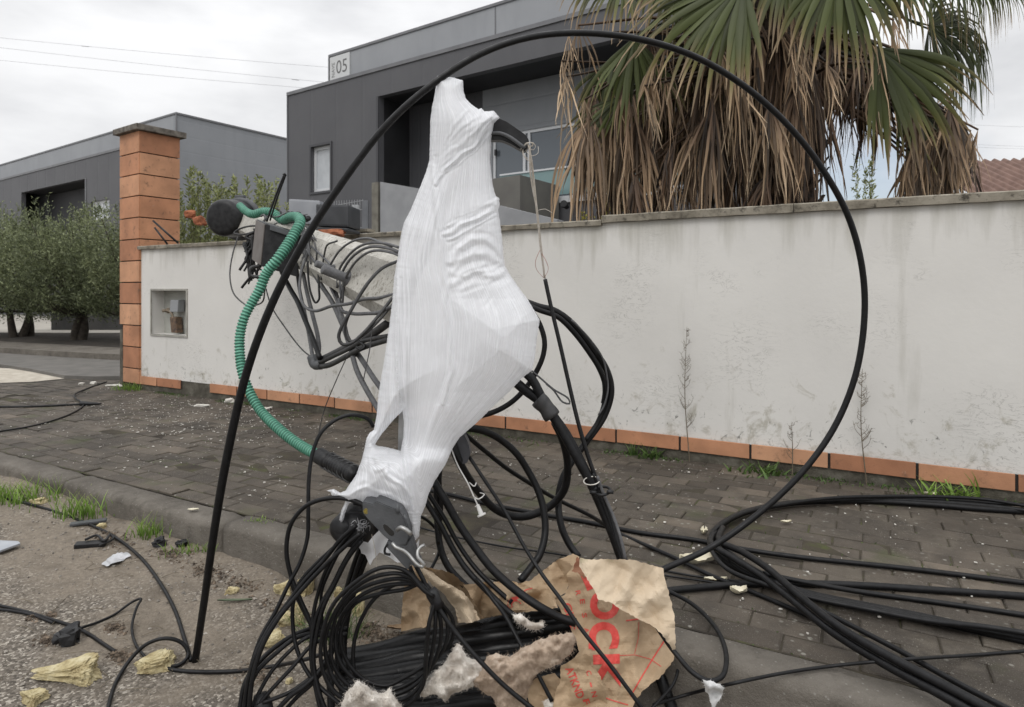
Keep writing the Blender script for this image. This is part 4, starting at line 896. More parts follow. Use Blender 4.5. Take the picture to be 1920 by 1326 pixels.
for i, (px, py, r_, lb) in enumerate([(153,722,.035,'pale mortar lump on the paving left of the pillar foot'), (175,720,.035,'pale mortar lump nearest the pillar foot, beside the thin cable'), (430,755,.05,'flat white render fragment below the broken skirting')]):
    chunk('mortar_lump', G(px, py), r_, r_*.8, r_*.5, .4, 30+i, MAT_SHARD, lb, 'rubble', 'render fragments', sub=3)
for i, (px, py, sx, sy, rot, lb) in enumerate([(490,768,.10,.035,.2,'long white render shard at the skirting under the green conduit'), (378,762,.09,.03,-.3,'white render shard left of the big cable arc'), (215,724,.12,.05,0,'pile of render rubble against the pillar foot')]):
    chunk('render_shard', G(px, py), sx, sy, .012, rot, 40+i, MAT_SHARD, lb, 'rubble', 'render fragments', sub=3)
def curl(name, p, L_, w_, rot, mat, label, h=.02):
    b = MB(); V = []; n = 14; m_ = 8
    for i in range(n+1):
        for j in range(m_+1):
            a = (i/n-.5)*2; c_ = (j/m_-.5)*2; ww = w_*math.sqrt(max(0, 1-a*a*.96))*(1+.15*math.sin(i*2.3)); x_ = a*L_; y_ = c_*ww; V.append(Vector((x_*math.cos(rot)-y_*math.sin(rot), x_*math.sin(rot)+y_*math.cos(rot), h*(c_*c_*.8+a*a*.5)+h*.12*math.sin(i*.7+j*.5)))+Vector(p))
    n1_ = len(V); Fq = [(i*(m_+1)+j, (i+1)*(m_+1)+j, (i+1)*(m_+1)+j+1, i*(m_+1)+j+1) for i in range(n) for j in range(m_)]
    V2 = [v+up*.003 for v in V]; b.add(V+V2, Fq+[tuple(reversed([q+n1_ for q in f])) for f in Fq]); o = b.build(name, mat, smooth=True); tag(o, label, 'leaf', 'pale scraps on the paving'); return o
MAT_LEAFP = M('pale_dry_leaf', (.55,.50,.36), .7, (.68,.64,.52), 12)
for (px, py, L_, w_, rot, lb, h) in [(1308,1055,.085,.035,.1,'largest curled cream leaf under the end of the cable arc', .03), (1342,1088,.05,.014,.0,'narrow white sliver beside the crossing ground cables', .008), (1320,1000,.03,.018,1.2,'small cream scrap inside the bend of the ground cables', .02), (1385,1112,.035,.022,0,'ochre curled scrap just below the thick ground cable', .02), (1474,980,.03,.012,.1,'white oval scrap on the paving inside the cable bend', .008), (1745,928,.04,.02,0,'orange-brown leaf at the wall base, far right', .012), (362,956,.03,.015,.1,'tiny white scrap on the kerb top, right of the tall grass', .003)]:
    curl('leaf_scrap', G(px, py, PAVE+.006), L_, w_, rot, MAT_LEAFP, lb, h)
# =====================================================================
# FALLEN POLE AND WHAT IS FIXED TO IT
# =====================================================================
A_, B_ = W(458, 417, 6.15), W(900, 606, 2.64); ax = (B_-A_).normalized()
sx = ax.cross(up).normalized(); sy = sx.cross(ax).normalized(); sx2 = (sx*math.cos(.35)+sy*math.sin(.35)); sy2 = (sy*math.cos(.35)-sx*math.sin(.35))
pole = empty('utility_pole', (A_+B_)/2, 'fallen tapering concrete utility pole leaning over the wall, its lower end inside the plastic sheet', 'pole')
b = MB(); V = []; n = 90
for i in range(n+1):
    t_ = i/n; c_ = A_.lerp(B_, t_); h = .115+(.175-.115)*t_; w_ = h*.85; ch = h*.36
    for (x_, y_) in [(w_,h-ch),(w_-ch,h),(-w_+ch,h),(-w_,h-ch),(-w_,-h+ch),(-w_+ch,-h),(w_-ch,-h),(w_,-h+ch)]:
        q = c_+sx2*x_+sy2*y_; V.append(q+ax*0+sx2*.003*MN.noise(q*14)+sy2*.004*MN.noise(q*9+Vector((5,0,0)))+sy2*.002*MN.noise(q*40))
b.add(V, [(i*8+k, i*8+(k+1)%8, (i+1)*8+(k+1)%8, (i+1)*8+k) for i in range(n) for k in range(8)]+[tuple(range(8)), tuple(n*8+k for k in reversed(range(8)))])
b.build('shaft', MAT_POLE, pole)
def pole_at(px):
    lo, hi = 0., 1.
    for _ in range(30):
        m_ = (lo+hi)/2; c_ = A_.lerp(B_, m_); x_ = CX+F*c_.x/c_.y
        if x_ < px: lo = m_
        else: hi = m_
    return A_.lerp(B_, lo), .115+.06*lo
m_rust = M('rusty_bolt', (.12,.06,.035), .85, (.22,.12,.07), 40, bump=.5)
for (px, py, l_, r_) in [(655,524,.16,.028), (628,508,.12,.022)]:
    c_, h = pole_at(px); q = W(px, py, c_.y-h*2.4); b = MB(); b.lathe(q, -sx2*1.0 if (-sx2).y < 0 else sx2, [(0,r_*1.6),(.02,r_*1.6),(.022,r_),(l_,r_),(l_+.004,r_*.8)], 10); b.build('bolt', MAT_GREYCABLE, pole, True)
# closures and boxes on the pole
def dome(px, py, Y, r_, axis, label):
    c_ = W(px, py, Y); o = empty('splice_dome', c_, label, 'closure'); axis = Vector(axis).normalized(); b = MB()
    pr = [(0, r_*1.0), (.1, r_), (.24, r_*.97)]
    for k in range(9): a = k/8*math.pi/2; pr.append((.245+.055*math.sin(a), r_*.97-.055*(1-math.cos(a))))
    pr += [(.306, r_*.4), (.307, .001)]; b.lathe(c_, axis, pr, 36); b.build('dome', MAT_BLACKPL, o, True)
    b = MB(); b.lathe(c_-axis*.05, axis, [(0,r_*.9),(.0,r_*1.16),(.05,r_*1.18),(.055,r_*1.05)], 36); q = c_+up*r_*1.15; b.box(q-Vector((.05,0,.03)), (.09,0,0), (0,.06,0), (0,0,.06), .008); b.build('clamp_ring', MAT_GREYPL, o, True)
    b = MB(); b.lathe(c_-axis*.2, axis, [(0,r_*.6),(.15,r_*.8)], 20); b.build('base', MAT_BLACKPL, o, True); return o
dome(449, 411, 6.10, .178, (-.14,-.985,-.06), 'large black dome-shaped splice closure at the far tip of the fallen pole')
# brown-sided black box
bx = empty('junction_box', W(520, 500, 4.2), 'black junction box with a brown-grey side hanging from the pole beside the green conduit', 'box')
f0 = W(499, 420, 4.22); fr = (W(566, 441, 4.28)-f0); fd = W(491, 500, 4.20)-f0; sidev = W(481, 411, 4.42)-f0
b = MB(); b.box(f0, fr*1.0, fd, sidev, .008); b.build('case', MAT_BLACKPL, bx)
b = MB(); nn_ = fr.cross(fd).normalized(); nn_ = nn_ if nn_.y < 0 else -nn_
sn = sidev.cross(fd).normalized(); sn = sn if sn.x < 0 else -sn; b.box(f0+fd*.02+sidev*.05+sn*.001, sidev*.9, fd*.96, sn*.007, .002); b.build('side_panel', MAT_BOXSIDE, bx)
b = MB(); b.box(f0+fr*.12+fd*.0+nn_*.001, fr*.8, fd*.12, nn_*.02, .004); b.build('lid', MAT_GREYPL, bx)
b = MB(); h_ = W(480, 500, 4.65); b.tube([W(489,499,4.25), W(470,503,4.2), W(470,516,4.2), W(487,519,4.2), W(508,514,4.2), W(507,500,4.2)], .012, 8); b.build('handle', MAT_DARKCABLE, bx, True)
# clutter of connectors around it
random.seed(120); b = MB()
for i in range(26):
    p = W(random.uniform(456,484), random.uniform(425,495), random.uniform(4.4,4.8)); q = p+Vector((random.gauss(0,.04), random.gauss(0,.04), -random.uniform(.08,.3))); b.tube([p, p.lerp(q,.5)+Vector((random.gauss(0,.03),0,0)), q], random.uniform(.006,.014), 6)
tag(b.build('cable_glands', MAT_BLACKPL, smooth=True), 'tangle of black connector leads between the dome closure and the junction box', 'cables')['kind'] = 'stuff'
for i, (x_, y_, x2, y2) in enumerate([(462,455,476,500),(478,430,484,470),(470,425,465,470)]):
    pass
# grey / dark equipment case resting on the coping
cs_ = empty('equipment_case', W(600, 425, 6.3), 'light grey and black plastic equipment case perched above the wall behind the pole', 'box')
f0 = W(541, 418, 6.15); fx = W(600, 422, 6.05)-f0; b = MB(); b.box(f0, fx, Vector((0,.35,0)), up*.235, .02); b.build('grey_half', MAT_LIGHTCASE, cs_)
g0 = W(592, 424, 5.98); b = MB(); b.box(g0, W(653, 426, 5.9)-g0, Vector((.03,.36,0)), up*.21, .022); b.box(g0-up*.03+Vector((-.16,-.02,-.01)), W(655, 426, 5.9)-g0+Vector((.15,0,0)), Vector((.03,.36,0)), up*.03, .008); b.build('black_half', M('slate_plastic', (.03,.032,.036), .45, (.045,.047,.052), 8), cs_)
b = MB()
for (x_, y_, r_) in [(545,402,.02),(556,404,.02),(566,407,.018),(575,410,.02)]: b.lathe(W(x_,y_+3,5.9), (0.5,-.8,.2), [(0,r_),(.04,r_),(.045,r_*1.3),(.06,r_*1.3)], 10)
b.build('cable_gland', MAT_BLACKPL, cs_, True)
# broken terracotta behind the wall
MAT_BRK = M('broken_terracotta', (.20,.065,.03), .9, (.34,.12,.055), 20, bump=.6)
for (px, py, Y, sx_, sy_, sz_, rt, lb) in [(356, 400, 7.6, .06, .05, .05, .5, 'broken orange brick lying right of the tiled pillar'), (372, 412, 7.5, .07, .05, .05, -.4, 'orange brick fragment just left of the black dome'), (622, 432, 5.9, .13, .08, .035, .1, 'orange tile fragment under the black half of the equipment case')]:
    chunk('brick_fragment', W(px, py, Y)-up*.05, sx_, sy_, sz_, rt, int(px), MAT_BRK, lb, 'brick', sub=3)
b = MB(); b.box(wallpt(640,437,4.84), D*.35, T*.12, up*.03, .004); tag(b.build('loose_slab', MAT_COPING), 'thin loose slab lying on the coping under the black case', 'slab')
b = MB(); b.tube([W(287,414,7.6), W(334,456,7.55)], .012, 7); tag(b.build('black_rod', MAT_BLACKPL, smooth=True), 'longer black rod leaning on the tiled pillar', 'rod', 'black rods on the pillar')
b = MB(); b.tube([W(290,427,7.62), W(314,458,7.58)], .011, 7); tag(b.build('black_rod', MAT_BLACKPL, smooth=True), 'shorter black rod below the longer one at the tiled pillar', 'rod', 'black rods on the pillar')
b = MB(); b.tube([W(533,328,4.3), W(519,362,4.3), W(500,416,4.3)], .007, 6); b.tube([W(535,330,4.32), W(522,365,4.32), W(506,414,4.32)], .006, 6); b.tube([W(531,328,4.3),W(534,326,4.31),W(536,330,4.32)], .006, 6)
tag(b.build('wire_tail', MAT_CABLE, smooth=True), 'stiff black wire loop sticking up from the junction box', 'cable')

# =====================================================================
# GREEN CORRUGATED CONDUIT
# =====================================================================
gp = [(450,386,5.25,14),(462,397,5.15,15),(476,402,5.05,16),(495,397,5.0,16),(512,400,4.95,17),(528,412,4.9,17),(545,407,4.6,19),(560,409,4.3,20),(562,420,4.15,20),(553,437,4.1,21),(538,462,4.05,22),(520,487,4.0,21),(500,512,4.0,21),(486,545,3.98,20),(470,572,3.95,19),(458,596,3.92,19),(450,630,3.9,20),(450,665,3.87,20),(455,700,3.83,20),(467,733,3.8,20),(487,768,3.75,19),(520,802,3.65,20),(558,832,3.55,20),(602,857,3.42,21)]
cd = empty('conduit', W(452, 700, 3.85), 'green corrugated conduit curving from the pole tip to a black sleeve behind the plastic sheet', 'conduit')
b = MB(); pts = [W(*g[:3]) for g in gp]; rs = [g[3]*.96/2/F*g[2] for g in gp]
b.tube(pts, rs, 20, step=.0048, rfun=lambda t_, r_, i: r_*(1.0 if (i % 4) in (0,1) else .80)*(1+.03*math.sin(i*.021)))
ct = b.build('corrugated_tube', MAT_GREEN, cd, True); ct.data.materials.append(M('groove_shade_green', (.035,.14,.095), .6, (.06,.20,.14), 20)); mi = [1 if (k//20) % 4 in (1, 2) else 0 for k in range(len(ct.data.polygons))]; ct.data.polygons.foreach_set('material_index', mi)  # groove rings get a darker green: shade between the ribs put into the colour
sl = [W(598,854,3.43), W(622,868,3.36), W(664,890,3.2)]
b = MB(); b.tube(sl, .040, 20, step=.006, rfun=lambda t_, r_, i: r_*(1.1 if t_ < .25 else .9+.14*(i % 4 < 2))); b.build('sleeve', MAT_BLACKPL, cd, True)
b = MB(); V = []; P_, _ = spline(sl, 1, .004)
for i, p in enumerate(P_):
    a = i*.55; 
    if i > 16: V.append(p+Vector((math.cos(a)*.043, math.sin(a)*.02, math.sin(a)*.043)))
b.tube(V, .005, 6, step=.01); b.build('spiral_wire', MAT_DARKCABLE, cd, True)

# =====================================================================
# CABLES   every cable is one object; points are traced and given their own distance
# =====================================================================
def cab(label, pts, px_t=None, r=None, mat=None, Y=None, name='cable', cat='cable', group=None, strands=None, n=10, wob=0):
    """pts: (px,py[,Y]); Y may be (Ystart, Yend). thickness in pixels at the mean distance"""
    m_ = len(pts); P = []
    for i, p in enumerate(pts):
        if isinstance(p, Vector): P.append(p); continue
        if len(p) == 3: y_ = p[2]
        elif isinstance(Y, tuple): y_ = Y[0]+(Y[1]-Y[0])*i/(m_-1)
        else: y_ = Y
        P.append(W(p[0], p[1], y_))
    if r is None:
        ym = sum(p.y for p in P)/m_; r = px_t/2/F*ym
    b = MB()
    if strands:
        for (dx, dy, dz, rr) in strands: b.tube([p+Vector((dx,dy,dz)) for p in P], rr, 8)
    else: b.tube(P, r, n)
    o = b.build(name, mat or MAT_CABLE, None, True); tag(o, label, cat, group); return o
def gr_(px, py, h=.012): return G(px, py, PAVE+h)
def gd(px, py, h=.008): return GR(px, py, h)

FT = gd(366, 1240, .0)
lp = [FT, (384,1120,2.47), (401,1000,2.42), (425,860,2.38), (462,700,2.34), (510,570,2.30), (572,450,2.27), (640,345,2.25), (722,238,2.24), (802,165,2.24), (900,102,2.27), (990,71,2.30), (1085,62,2.34), (1195,73,2.38), (1302,106,2.43), (1400,165,2.47), (1482,240,2.50), (1547,325,2.53), (1592,410,2.56), (1616,500,2.58), (1621,590,2.60), (1605,700,2.61), (1565,800,2.62), (1502,888,2.62), (1420,965,2.62), (1330,1028,2.60), (1243,1068,2.56), (1190,1095,2.53)]
cab('thickest black cable springing from the road in a huge circle round the whole scene', lp, r=[.0135,.0140,.0150,.0158,.0152,.0145,.0138,.0132,.0127,.0123,.012,.0118,.0118]+[.0124]*(len(lp)-13), n=16)

BC = 'black cables hanging and looping between the pole and the kerb'
cab('black cable dropping from the frayed twine and ending in a small loop on the kerb', [(1022,524,2.55),(1032,570,2.53),(1051,650,2.50),(1068,725,2.47),(1084,792,2.44),(1104,860,2.42),(1124,915,2.40),(1143,965,2.37),(1163,1030,2.32),(1190,1100,2.25),(1240,1188,2.14),(1272,1232,2.08),(1300,1262,2.03),(1328,1277,2.01),(1352,1270,2.03),(1362,1242,2.10),(1352,1195,2.26),(1328,1160,2.39),(1294,1130,2.51),(1250,1107,2.62)], 8.5, group=BC)
cab('thick taped black cable falling from the plastic sheet to the paper sack', [(955,706,2.52),(985,732,2.5),(1012,752,2.48),(1034,776,2.46),(1060,818,2.44),(1086,865,2.42),(1108,905,2.41),(1126,945,2.4),(1145,990,2.38),(1160,1030,2.36),(1172,1065,2.34),(1182,1100,2.33)], 19, group=BC)
cab('short thick black stub joining the taped cable at the right edge of the plastic sheet', [(975,690,2.50),(998,712,2.49),(1012,738,2.475),(1024,762,2.465)], 17, group=BC)
b = MB(); b.tube([W(1008,748,2.46), W(1022,762,2.455), W(1036,782,2.45)], .034, 14, rfun=lambda t_, r_, i: r_*(.96+.06*math.sin(i*1.3))); tag(b.build('tape_wrap', MAT_DARKCABLE, smooth=True), 'black tape wrapped round the joint of the thick cables right of the plastic sheet', 'tape')
cab('black cable parallel to the taped cable, on its right side', [(1036,772,2.46),(1062,808,2.44),(1088,855,2.42),(1110,900,2.41),(1130,940,2.4),(1150,985,2.38),(1166,1030,2.36)], 10, group=BC)
cab('thick black cable forming the lowest open loop behind the twine and the grey wedge', [(1040,792,2.50),(1054,822,2.52),(1063,858,2.55),(1064,888,2.58),(1058,918,2.6),(1040,942,2.62),(1018,957,2.62),(988,968,2.6),(957,967,2.57),(925,952,2.53),(902,928,2.5),(882,902,2.46),(866,876,2.42),(852,846,2.38),(842,820,2.36)], 15, group=BC)
cab('outer black cable of the arc swinging furthest right of the plastic sheet', [(985,566,2.62),(1010,575,2.62),(1040,583,2.64),(1072,606,2.66),(1108,650,2.7),(1137,693,2.73),(1146,733,2.74),(1133,780,2.74),(1100,828,2.72),(1072,866,2.7),(1054,900,2.68),(1047,940,2.66),(1052,985,2.62),(1066,1018,2.6),(1085,1045,2.57)], 13, group=BC)
cab('second strand of the far-right arc, lying just inside the first', [(985,570,2.6),(1012,582,2.6),(1045,594,2.62),(1075,622,2.65),(1104,660,2.68),(1124,692,2.7),(1135,725,2.72),(1134,752,2.73),(1122,790,2.73),(1098,826,2.71)], 10, group=BC)
cab('thin grey strand following the outside of the far-right arc', [(1072,600,2.62),(1106,636,2.66),(1130,672,2.7),(1138,705,2.71),(1140,730,2.71),(1132,762,2.71),(1122,778,2.7)], 3.5, mat=MAT_GREYCABLE, group=BC)
cab('thin dark strand bowed inside the far-right arc', [(1120,676,2.7),(1128,705,2.71),(1131,735,2.71),(1128,756,2.71)], 3, group=BC)
cab('medium black cable bulging out just right of the plastic sheet', [(995,580,2.62),(1012,608,2.62),(1021,640,2.62),(1018,668,2.62),(1004,700,2.62),(984,730,2.62),(958,755,2.62),(930,771,2.62),(900,780,2.6),(880,783,2.58)], 10, group=BC)
cab('thick black cable arching right from under the sheet, back down to the paper sack', [(845,806,2.36),(875,803,2.40),(905,808,2.45),(938,824,2.5),(968,850,2.52),(992,886,2.53),(1008,918,2.52),(1019,955,2.5),(1022,1000,2.47),(1012,1040,2.43),(994,1066,2.4),(975,1090,2.37)], 13.5, group=BC)
cab('black cable running diagonally from the plastic sheet across the paving to the right', [(848,800,2.36),(868,812,2.4),(905,842,2.5),(950,878,2.62),(1000,910,2.74),(1040,934,2.85),(1105,966,3.0),gr_(1160,1000),gr_(1215,1024),gr_(1265,1046),gr_(1335,1080),gr_(1420,1114),gr_(1500,1148),gr_(1562,1176)], r=.0095, group=BC)
cab('thin black cable dropping from the grey wedge across the front to lower right', [(880,857,2.33),(903,892,2.3),(945,956,2.26),(985,1028,2.2),(1020,1082,2.14),(1050,1122,2.1),(1090,1180,2.05),(1140,1242,2.0),(1192,1312,1.96),(1215,1345,1.95)], 7.5, group=BC)
cab('thick black cable sweeping from the foot of the sheet down to the black pipe bundle', [(803,880,2.32),(812,900,2.32),(835,938,2.31),(860,982,2.3),(895,1032,2.28),(922,1066,2.26),(952,1094,2.24),(982,1118,2.22),(1012,1138,2.2),(1050,1158,2.19),(1080,1168,2.18)], 15, group=BC)
cab('dark cable left of the thick sweeping one, with a whitish tip', [(786,918,2.31),(800,942,2.31),(826,985,2.3),(851,1032,2.29),(875,1068,2.27),(900,1095,2.25),(930,1125,2.22),(958,1150,2.2),(985,1166,2.18),(1018,1187,2.16)], 11, group=BC)
cab('inner strand pressed against the dark cable left of the thick sweeping one', [(794,908,2.33),(806,930,2.33),(833,972,2.32),(858,1018,2.31),(884,1056,2.29),(905,1080,2.27),(930,1104,2.25),(960,1130,2.23)], 9, group=BC)
cab('black cable dropping from the dark pair down through the pipe bundle to the bottom edge', [(893,1085,2.24),(905,1098,2.22),(925,1125,2.18),(946,1153,2.15),(974,1204,2.1),(1004,1256,2.05),(1035,1315,2.02)], 7.5, group=BC)
cab('vertical black cable right of the lower sheet tip, bending to the paper sack', [(826,858,2.5),(822,900,2.5),(825,950,2.5),(822,1000,2.5),(828,1035,2.48),(840,1062,2.46),(858,1084,2.44),(880,1105,2.42)], 13, group=BC)
cab('vertical dark strand beside the vertical black cable under the sheet', [(817,868,2.48),(816,905,2.48),(817,950,2.48),(818,990,2.47),(822,1020,2.46)], 7, group=BC)
cab('thin cable hooking below the grey clamp towards the paving on the right', [(780,965,2.5),(800,975,2.52),(822,1000,2.53),(824,1030,2.5),(812,1060,2.45),(798,1080,2.4)], 6, group=BC)
cab('black cable from the grey clamp jaws through the coil tie to the bottom centre', [(778,1058,2.1),(790,1080,2.08),(803,1108,2.07),(822,1140,2.05),(853,1184,2.03),(895,1234,2.0),(946,1286,1.98),(1000,1330,1.96)], 8.5, group=BC)
cab('second black cable leaving the jaws of the grey clamp', [(768,1062,2.11),(776,1080,2.1),(790,1098,2.09),(803,1112,2.08),(815,1124,2.07)], 8, group=BC)
cab('grey-white strand beside the two cable ties', [(1120,893,2.36),(1130,922,2.36),(1150,968,2.34),(1164,1010,2.31),(1173,1050,2.29)], 6, mat=MAT_GREYCABLE, group=BC)
cab('thin black wire along the inner side of the grey-white strand', [(1112,888,2.37),(1124,925,2.37),(1142,975,2.35),(1156,1020,2.33),(1166,1052,2.3)], 4, group=BC)
for (x_, y_, Y_, lb, a_) in [(1110,903,2.36,'white twine knot round the cables at the right, above the black tie', 0), (1130,922,2.35,'black cable tie round the cables right of the plastic sheet', 1)]:
    b = MB(); P_ = []
    for k in range(13):
        a = k/12*6.283; P_.append(W(x_,y_,Y_)+Vector((math.cos(a)*.030, math.sin(a)*.03+.01, math.sin(a)*.006+math.cos(a)*.004)))
    b.tube(P_, .0055 if a_ else .0022, 6); 
    if a_: b.tube([W(x_-24,y_+1,Y_-.02), W(x_-12,y_+2,Y_-.025)], .007, 6); b.tube([W(x_+8,y_,Y_-.02), W(x_+20,y_+1,Y_-.02)], .007, 6)
    tag(b.build('cable_tie' if a_ else 'twine_knot', MAT_BLACKPL if a_ else MAT_FLAKE, smooth=True), lb, 'tie')
cab('short grey wire pair poking right from the plastic sheet above the taped joint', [(994,693,2.5),(1012,708,2.5),(1038,730,2.5),(1066,748,2.5),(1068,757,2.5),(1055,754,2.5),(1038,732,2.5),(1024,720,2.5)], 3.5, mat=MAT_GREYCABLE, group=BC)

# left hanging fan of cables
LC = 'thin black cables fanning down from the splice end under the plastic sheet'
for (lb, pts, t_) in [
 ('black cable arching left over the kerb from the top of the grey clamp', [(700,962,2.12),(680,946,2.13),(648,935,2.14),(612,935,2.15),(575,948,2.16),(546,982,2.17),(537,1030,2.17),(545,1078,2.17),(562,1122,2.16),(582,1168,2.15),(590,1200,2.14)], 8.5),
 ('black cable making a tall arch left of the sheet, falling to the bottom edge', [(700,800,2.35),(690,786,2.34),(664,778,2.32),(634,785,2.3),(603,810,2.27),(586,850,2.25),(579,900,2.23),(578,960,2.21),(576,1010,2.2),(562,1056,2.18),(543,1092,2.16),(516,1148,2.13),(488,1198,2.1),(468,1262,2.07),(456,1335,2.05)], 7.5),
 ('leftmost hanging cable from the splice end', [(668,985,2.12),(640,1010,2.13),(612,1045,2.14),(572,1088,2.13),(540,1130,2.12),(505,1178,2.1),(480,1228,2.07),(464,1285,2.05),(457,1340,2.04)], 8.5),
 ('cable crossing over the leftmost hanging one below the splice end', [(676,1000,2.1),(650,1022,2.11),(618,1052,2.11),(588,1082,2.11),(556,1118,2.1),(522,1160,2.08),(492,1212,2.06),(474,1270,2.04),(466,1340,2.03)], 8.5),
 ('cable from the splice end bending straight down past the green sprig', [(684,1000,2.14),(660,1030,2.15),(642,1060,2.15),(622,1100,2.15),(604,1130,2.14),(590,1168,2.13),(583,1220,2.11),(590,1280,2.09),(603,1340,2.07)], 8),
 ('steeper cable running down the middle of the hanging fan', [(664,992,2.15),(634,1030,2.16),(612,1068,2.16),(597,1110,2.16),(588,1150,2.15),(585,1200,2.13),(590,1255,2.1),(602,1310,2.08),(610,1340,2.07)], 7.5),
 ('cable bowing left in the middle of the hanging fan then back right to the wool', [(655,1000,2.17),(622,1030,2.18),(590,1060,2.18),(562,1092,2.17),(550,1130,2.16),(549,1172,2.15),(556,1215,2.13),(575,1258,2.11),(602,1290,2.09),(640,1322,2.07)], 7.5),
 ('cable dropping from the fan behind the foam lumps', [(646,1015,2.2),(616,1075,2.2),(603,1110,2.2),(603,1150,2.2),(606,1185,2.2)], 6),
 ('straight inner cable of the hanging fan', [(678,1014,2.12),(652,1048,2.13),(628,1095,2.13),(606,1140,2.12),(594,1190,2.11),(588,1235,2.1),(596,1290,2.08),(616,1345,2.06)], 8),
 ('cable looping from the fan down-right behind the others', [(545,1090,2.22),(556,1118,2.22),(572,1150,2.21),(590,1180,2.2),(606,1188,2.2)], 7.5)]:
    cab(lb, pts, t_, group=LC)
LG = 'low arcs of black cable at the bottom left'
for (lb, pts, t_) in [
 ('outermost low arc of cable rising from the bottom-left bundle', [(448,1340,2.06),(462,1275,2.09),(493,1234,2.13),(537,1199,2.18),(580,1180,2.22),(612,1176,2.25),(650,1180,2.27)], 9),
 ('second low arc just inside the outermost', [(458,1335,2.05),(479,1264,2.08),(516,1226,2.12),(558,1195,2.17),(604,1187,2.21),(650,1190,2.24)], 8.5),
 ('third low arc, springing from the black hub at the bottom', [(470,1330,2.05),(484,1302,2.07),(507,1262,2.1),(538,1226,2.13),(577,1195,2.17),(620,1192,2.2)], 7.5),
 ('fourth low arc, crossing the foam crumb', [(484,1322,2.05),(512,1290,2.07),(551,1248,2.1),(582,1212,2.13),(612,1194,2.16)], 7.5),
 ('lowest shallow arc near the bottom edge at left', [(492,1318,2.05),(520,1308,2.07),(545,1297,2.09),(578,1274,2.12),(602,1252,2.15),(625,1220,2.18)], 7.5),
 ('cable entering from the bottom edge and climbing to the coil', [(516,1335,2.06),(545,1305,2.07),(574,1284,2.08),(600,1256,2.1),(622,1215,2.13)], 9),
 ('second cable entering from the bottom edge left of the wool', [(528,1340,2.08),(556,1308,2.09),(585,1282,2.1),(612,1248,2.12),(630,1205,2.14)], 8)]:
    cab(lb, pts, t_, group=LG)
b = MB(); b.lathe(W(488,1300,2.08), (.3,-.3,-1), [(0,.02),(.03,.032),(.10,.034),(.14,.02)], 14); tag(b.build('cable_joint', MAT_BLACKPL, smooth=True), 'black lump where the low arcs gather at the bottom left', 'joint')
# thick black drop behind the fan
for (lb, pts, t_) in [('thick black drop pipe between the clamp and the pipe bundle', [(694,1020,2.4),(684,1045,2.4),(664,1100,2.39),(648,1160,2.37),(642,1215,2.34),(645,1262,2.3)], 17), ('left cable of the trio beside the thick drop pipe', [(676,1024,2.36),(664,1056,2.36),(648,1110,2.35),(637,1170,2.33),(632,1225,2.3),(634,1262,2.28)], 9), ('middle cable of the trio beside the thick drop pipe', [(683,1028,2.35),(670,1064,2.35),(654,1116,2.34),(643,1172,2.32),(638,1230,2.29)], 8), ('short vertical black pipe at the bottom, left of the wool clump', [(617,1230,2.25),(619,1280,2.2),(622,1345,2.15)], 14)]:
    cab(lb, pts, t_, mat=MAT_PIPE, group='thick black drops behind the fan')
# tied coil
co = empty('cable_coil', W(735, 1200, 2.06), 'round coil of thin black cable tied with tape, hanging over the pipe bundle', 'coil')
b = MB(); P_ = []; random.seed(130)
for k in range(5):
    j = (k-2)*1.3; sh = [(814,1120),(796,1101-3*j),(760,1087+6.5*j),(715,1088+9*j),(670,1110+8*j),(636+4*j,1148+5*j),(620+7*j,1195),(626+9*j,1244-2*j),(654+10*j,1284-5*j),(705+7*j,1306-8*j),(757,1298-10*j),(800+4*j,1264-10*j),(824+9*j,1214-5*j),(827+8*j,1164-2*j)]
    for i, (x_, y_) in enumerate(sh): P_.append(W(x_+random.uniform(-2,2), y_+random.uniform(-2,2), 2.06+.012*j+random.uniform(-.004,.004)))
P_.append(W(814,1120,2.06)); P_ += [W(790,1098,2.07), W(745,1095,2.09), W(700,1125,2.1), W(670,1180,2.1), W(662,1230,2.1), W(668,1285,2.09)]
b.tube(P_, .0068, 8); b.build('turns', MAT_CABLE, co, True)
b = MB(); b.tube([W(806,1106,2.055), W(814,1120,2.05), W(822,1138,2.05)], .021, 12, rfun=lambda t_, r_, i: r_*(.85+.2*math.sin(i*1.1)**2)); b.build('tape', MAT_BLACKPL, co, True)

# pipe bundle on the road
random.seed(140); PG = 'thick wet black pipes stacked against the kerb'
for i in range(8):
    l_ = (632+random.uniform(-6,10)+(0 if i < 6 else 90), 1238+13*i); r_ = (1100, 1150+23*i+random.uniform(-3,3)); Yl, Yr = 2.42-.036*i, 2.40-.028*i
    pts = []
    for k in range(7):
        t_ = k/6; pts.append((l_[0]+(r_[0]-l_[0])*t_, l_[1]+(r_[1]-l_[1])*t_-5*math.sin(math.pi*t_)+random.uniform(-6,6), Yl+(Yr-Yl)*t_))
    if i < 4: pts.append((1150, r_[1]-4+2*i, Yr+.02))
    cab(['topmost','second from the top','third from the top','fourth from the top','fifth from the top','sixth from the top','seventh from the top, short','lowest visible, short'][i]+' of the stacked wet black pipes between coil and paper bag', pts, random.choice((23,27,30,34)), mat=MAT_PIPE, name='black_pipe', cat='pipe', group=PG, n=14)
cab('black pipe end slanting to the bottom edge under the right corner of the paper bag', [(1225,1235,2.3),(1240,1275,2.25),(1262,1335,2.2)], 22, mat=MAT_PIPE, name='black_pipe', cat='pipe', group=PG)
cab('thin black cable curving under the right corner of the paper bag', [(1262,1190,2.3),(1272,1225,2.28),(1266,1275,2.2),(1235,1315,2.12),(1210,1340,2.1)], 5.5, group=BC)

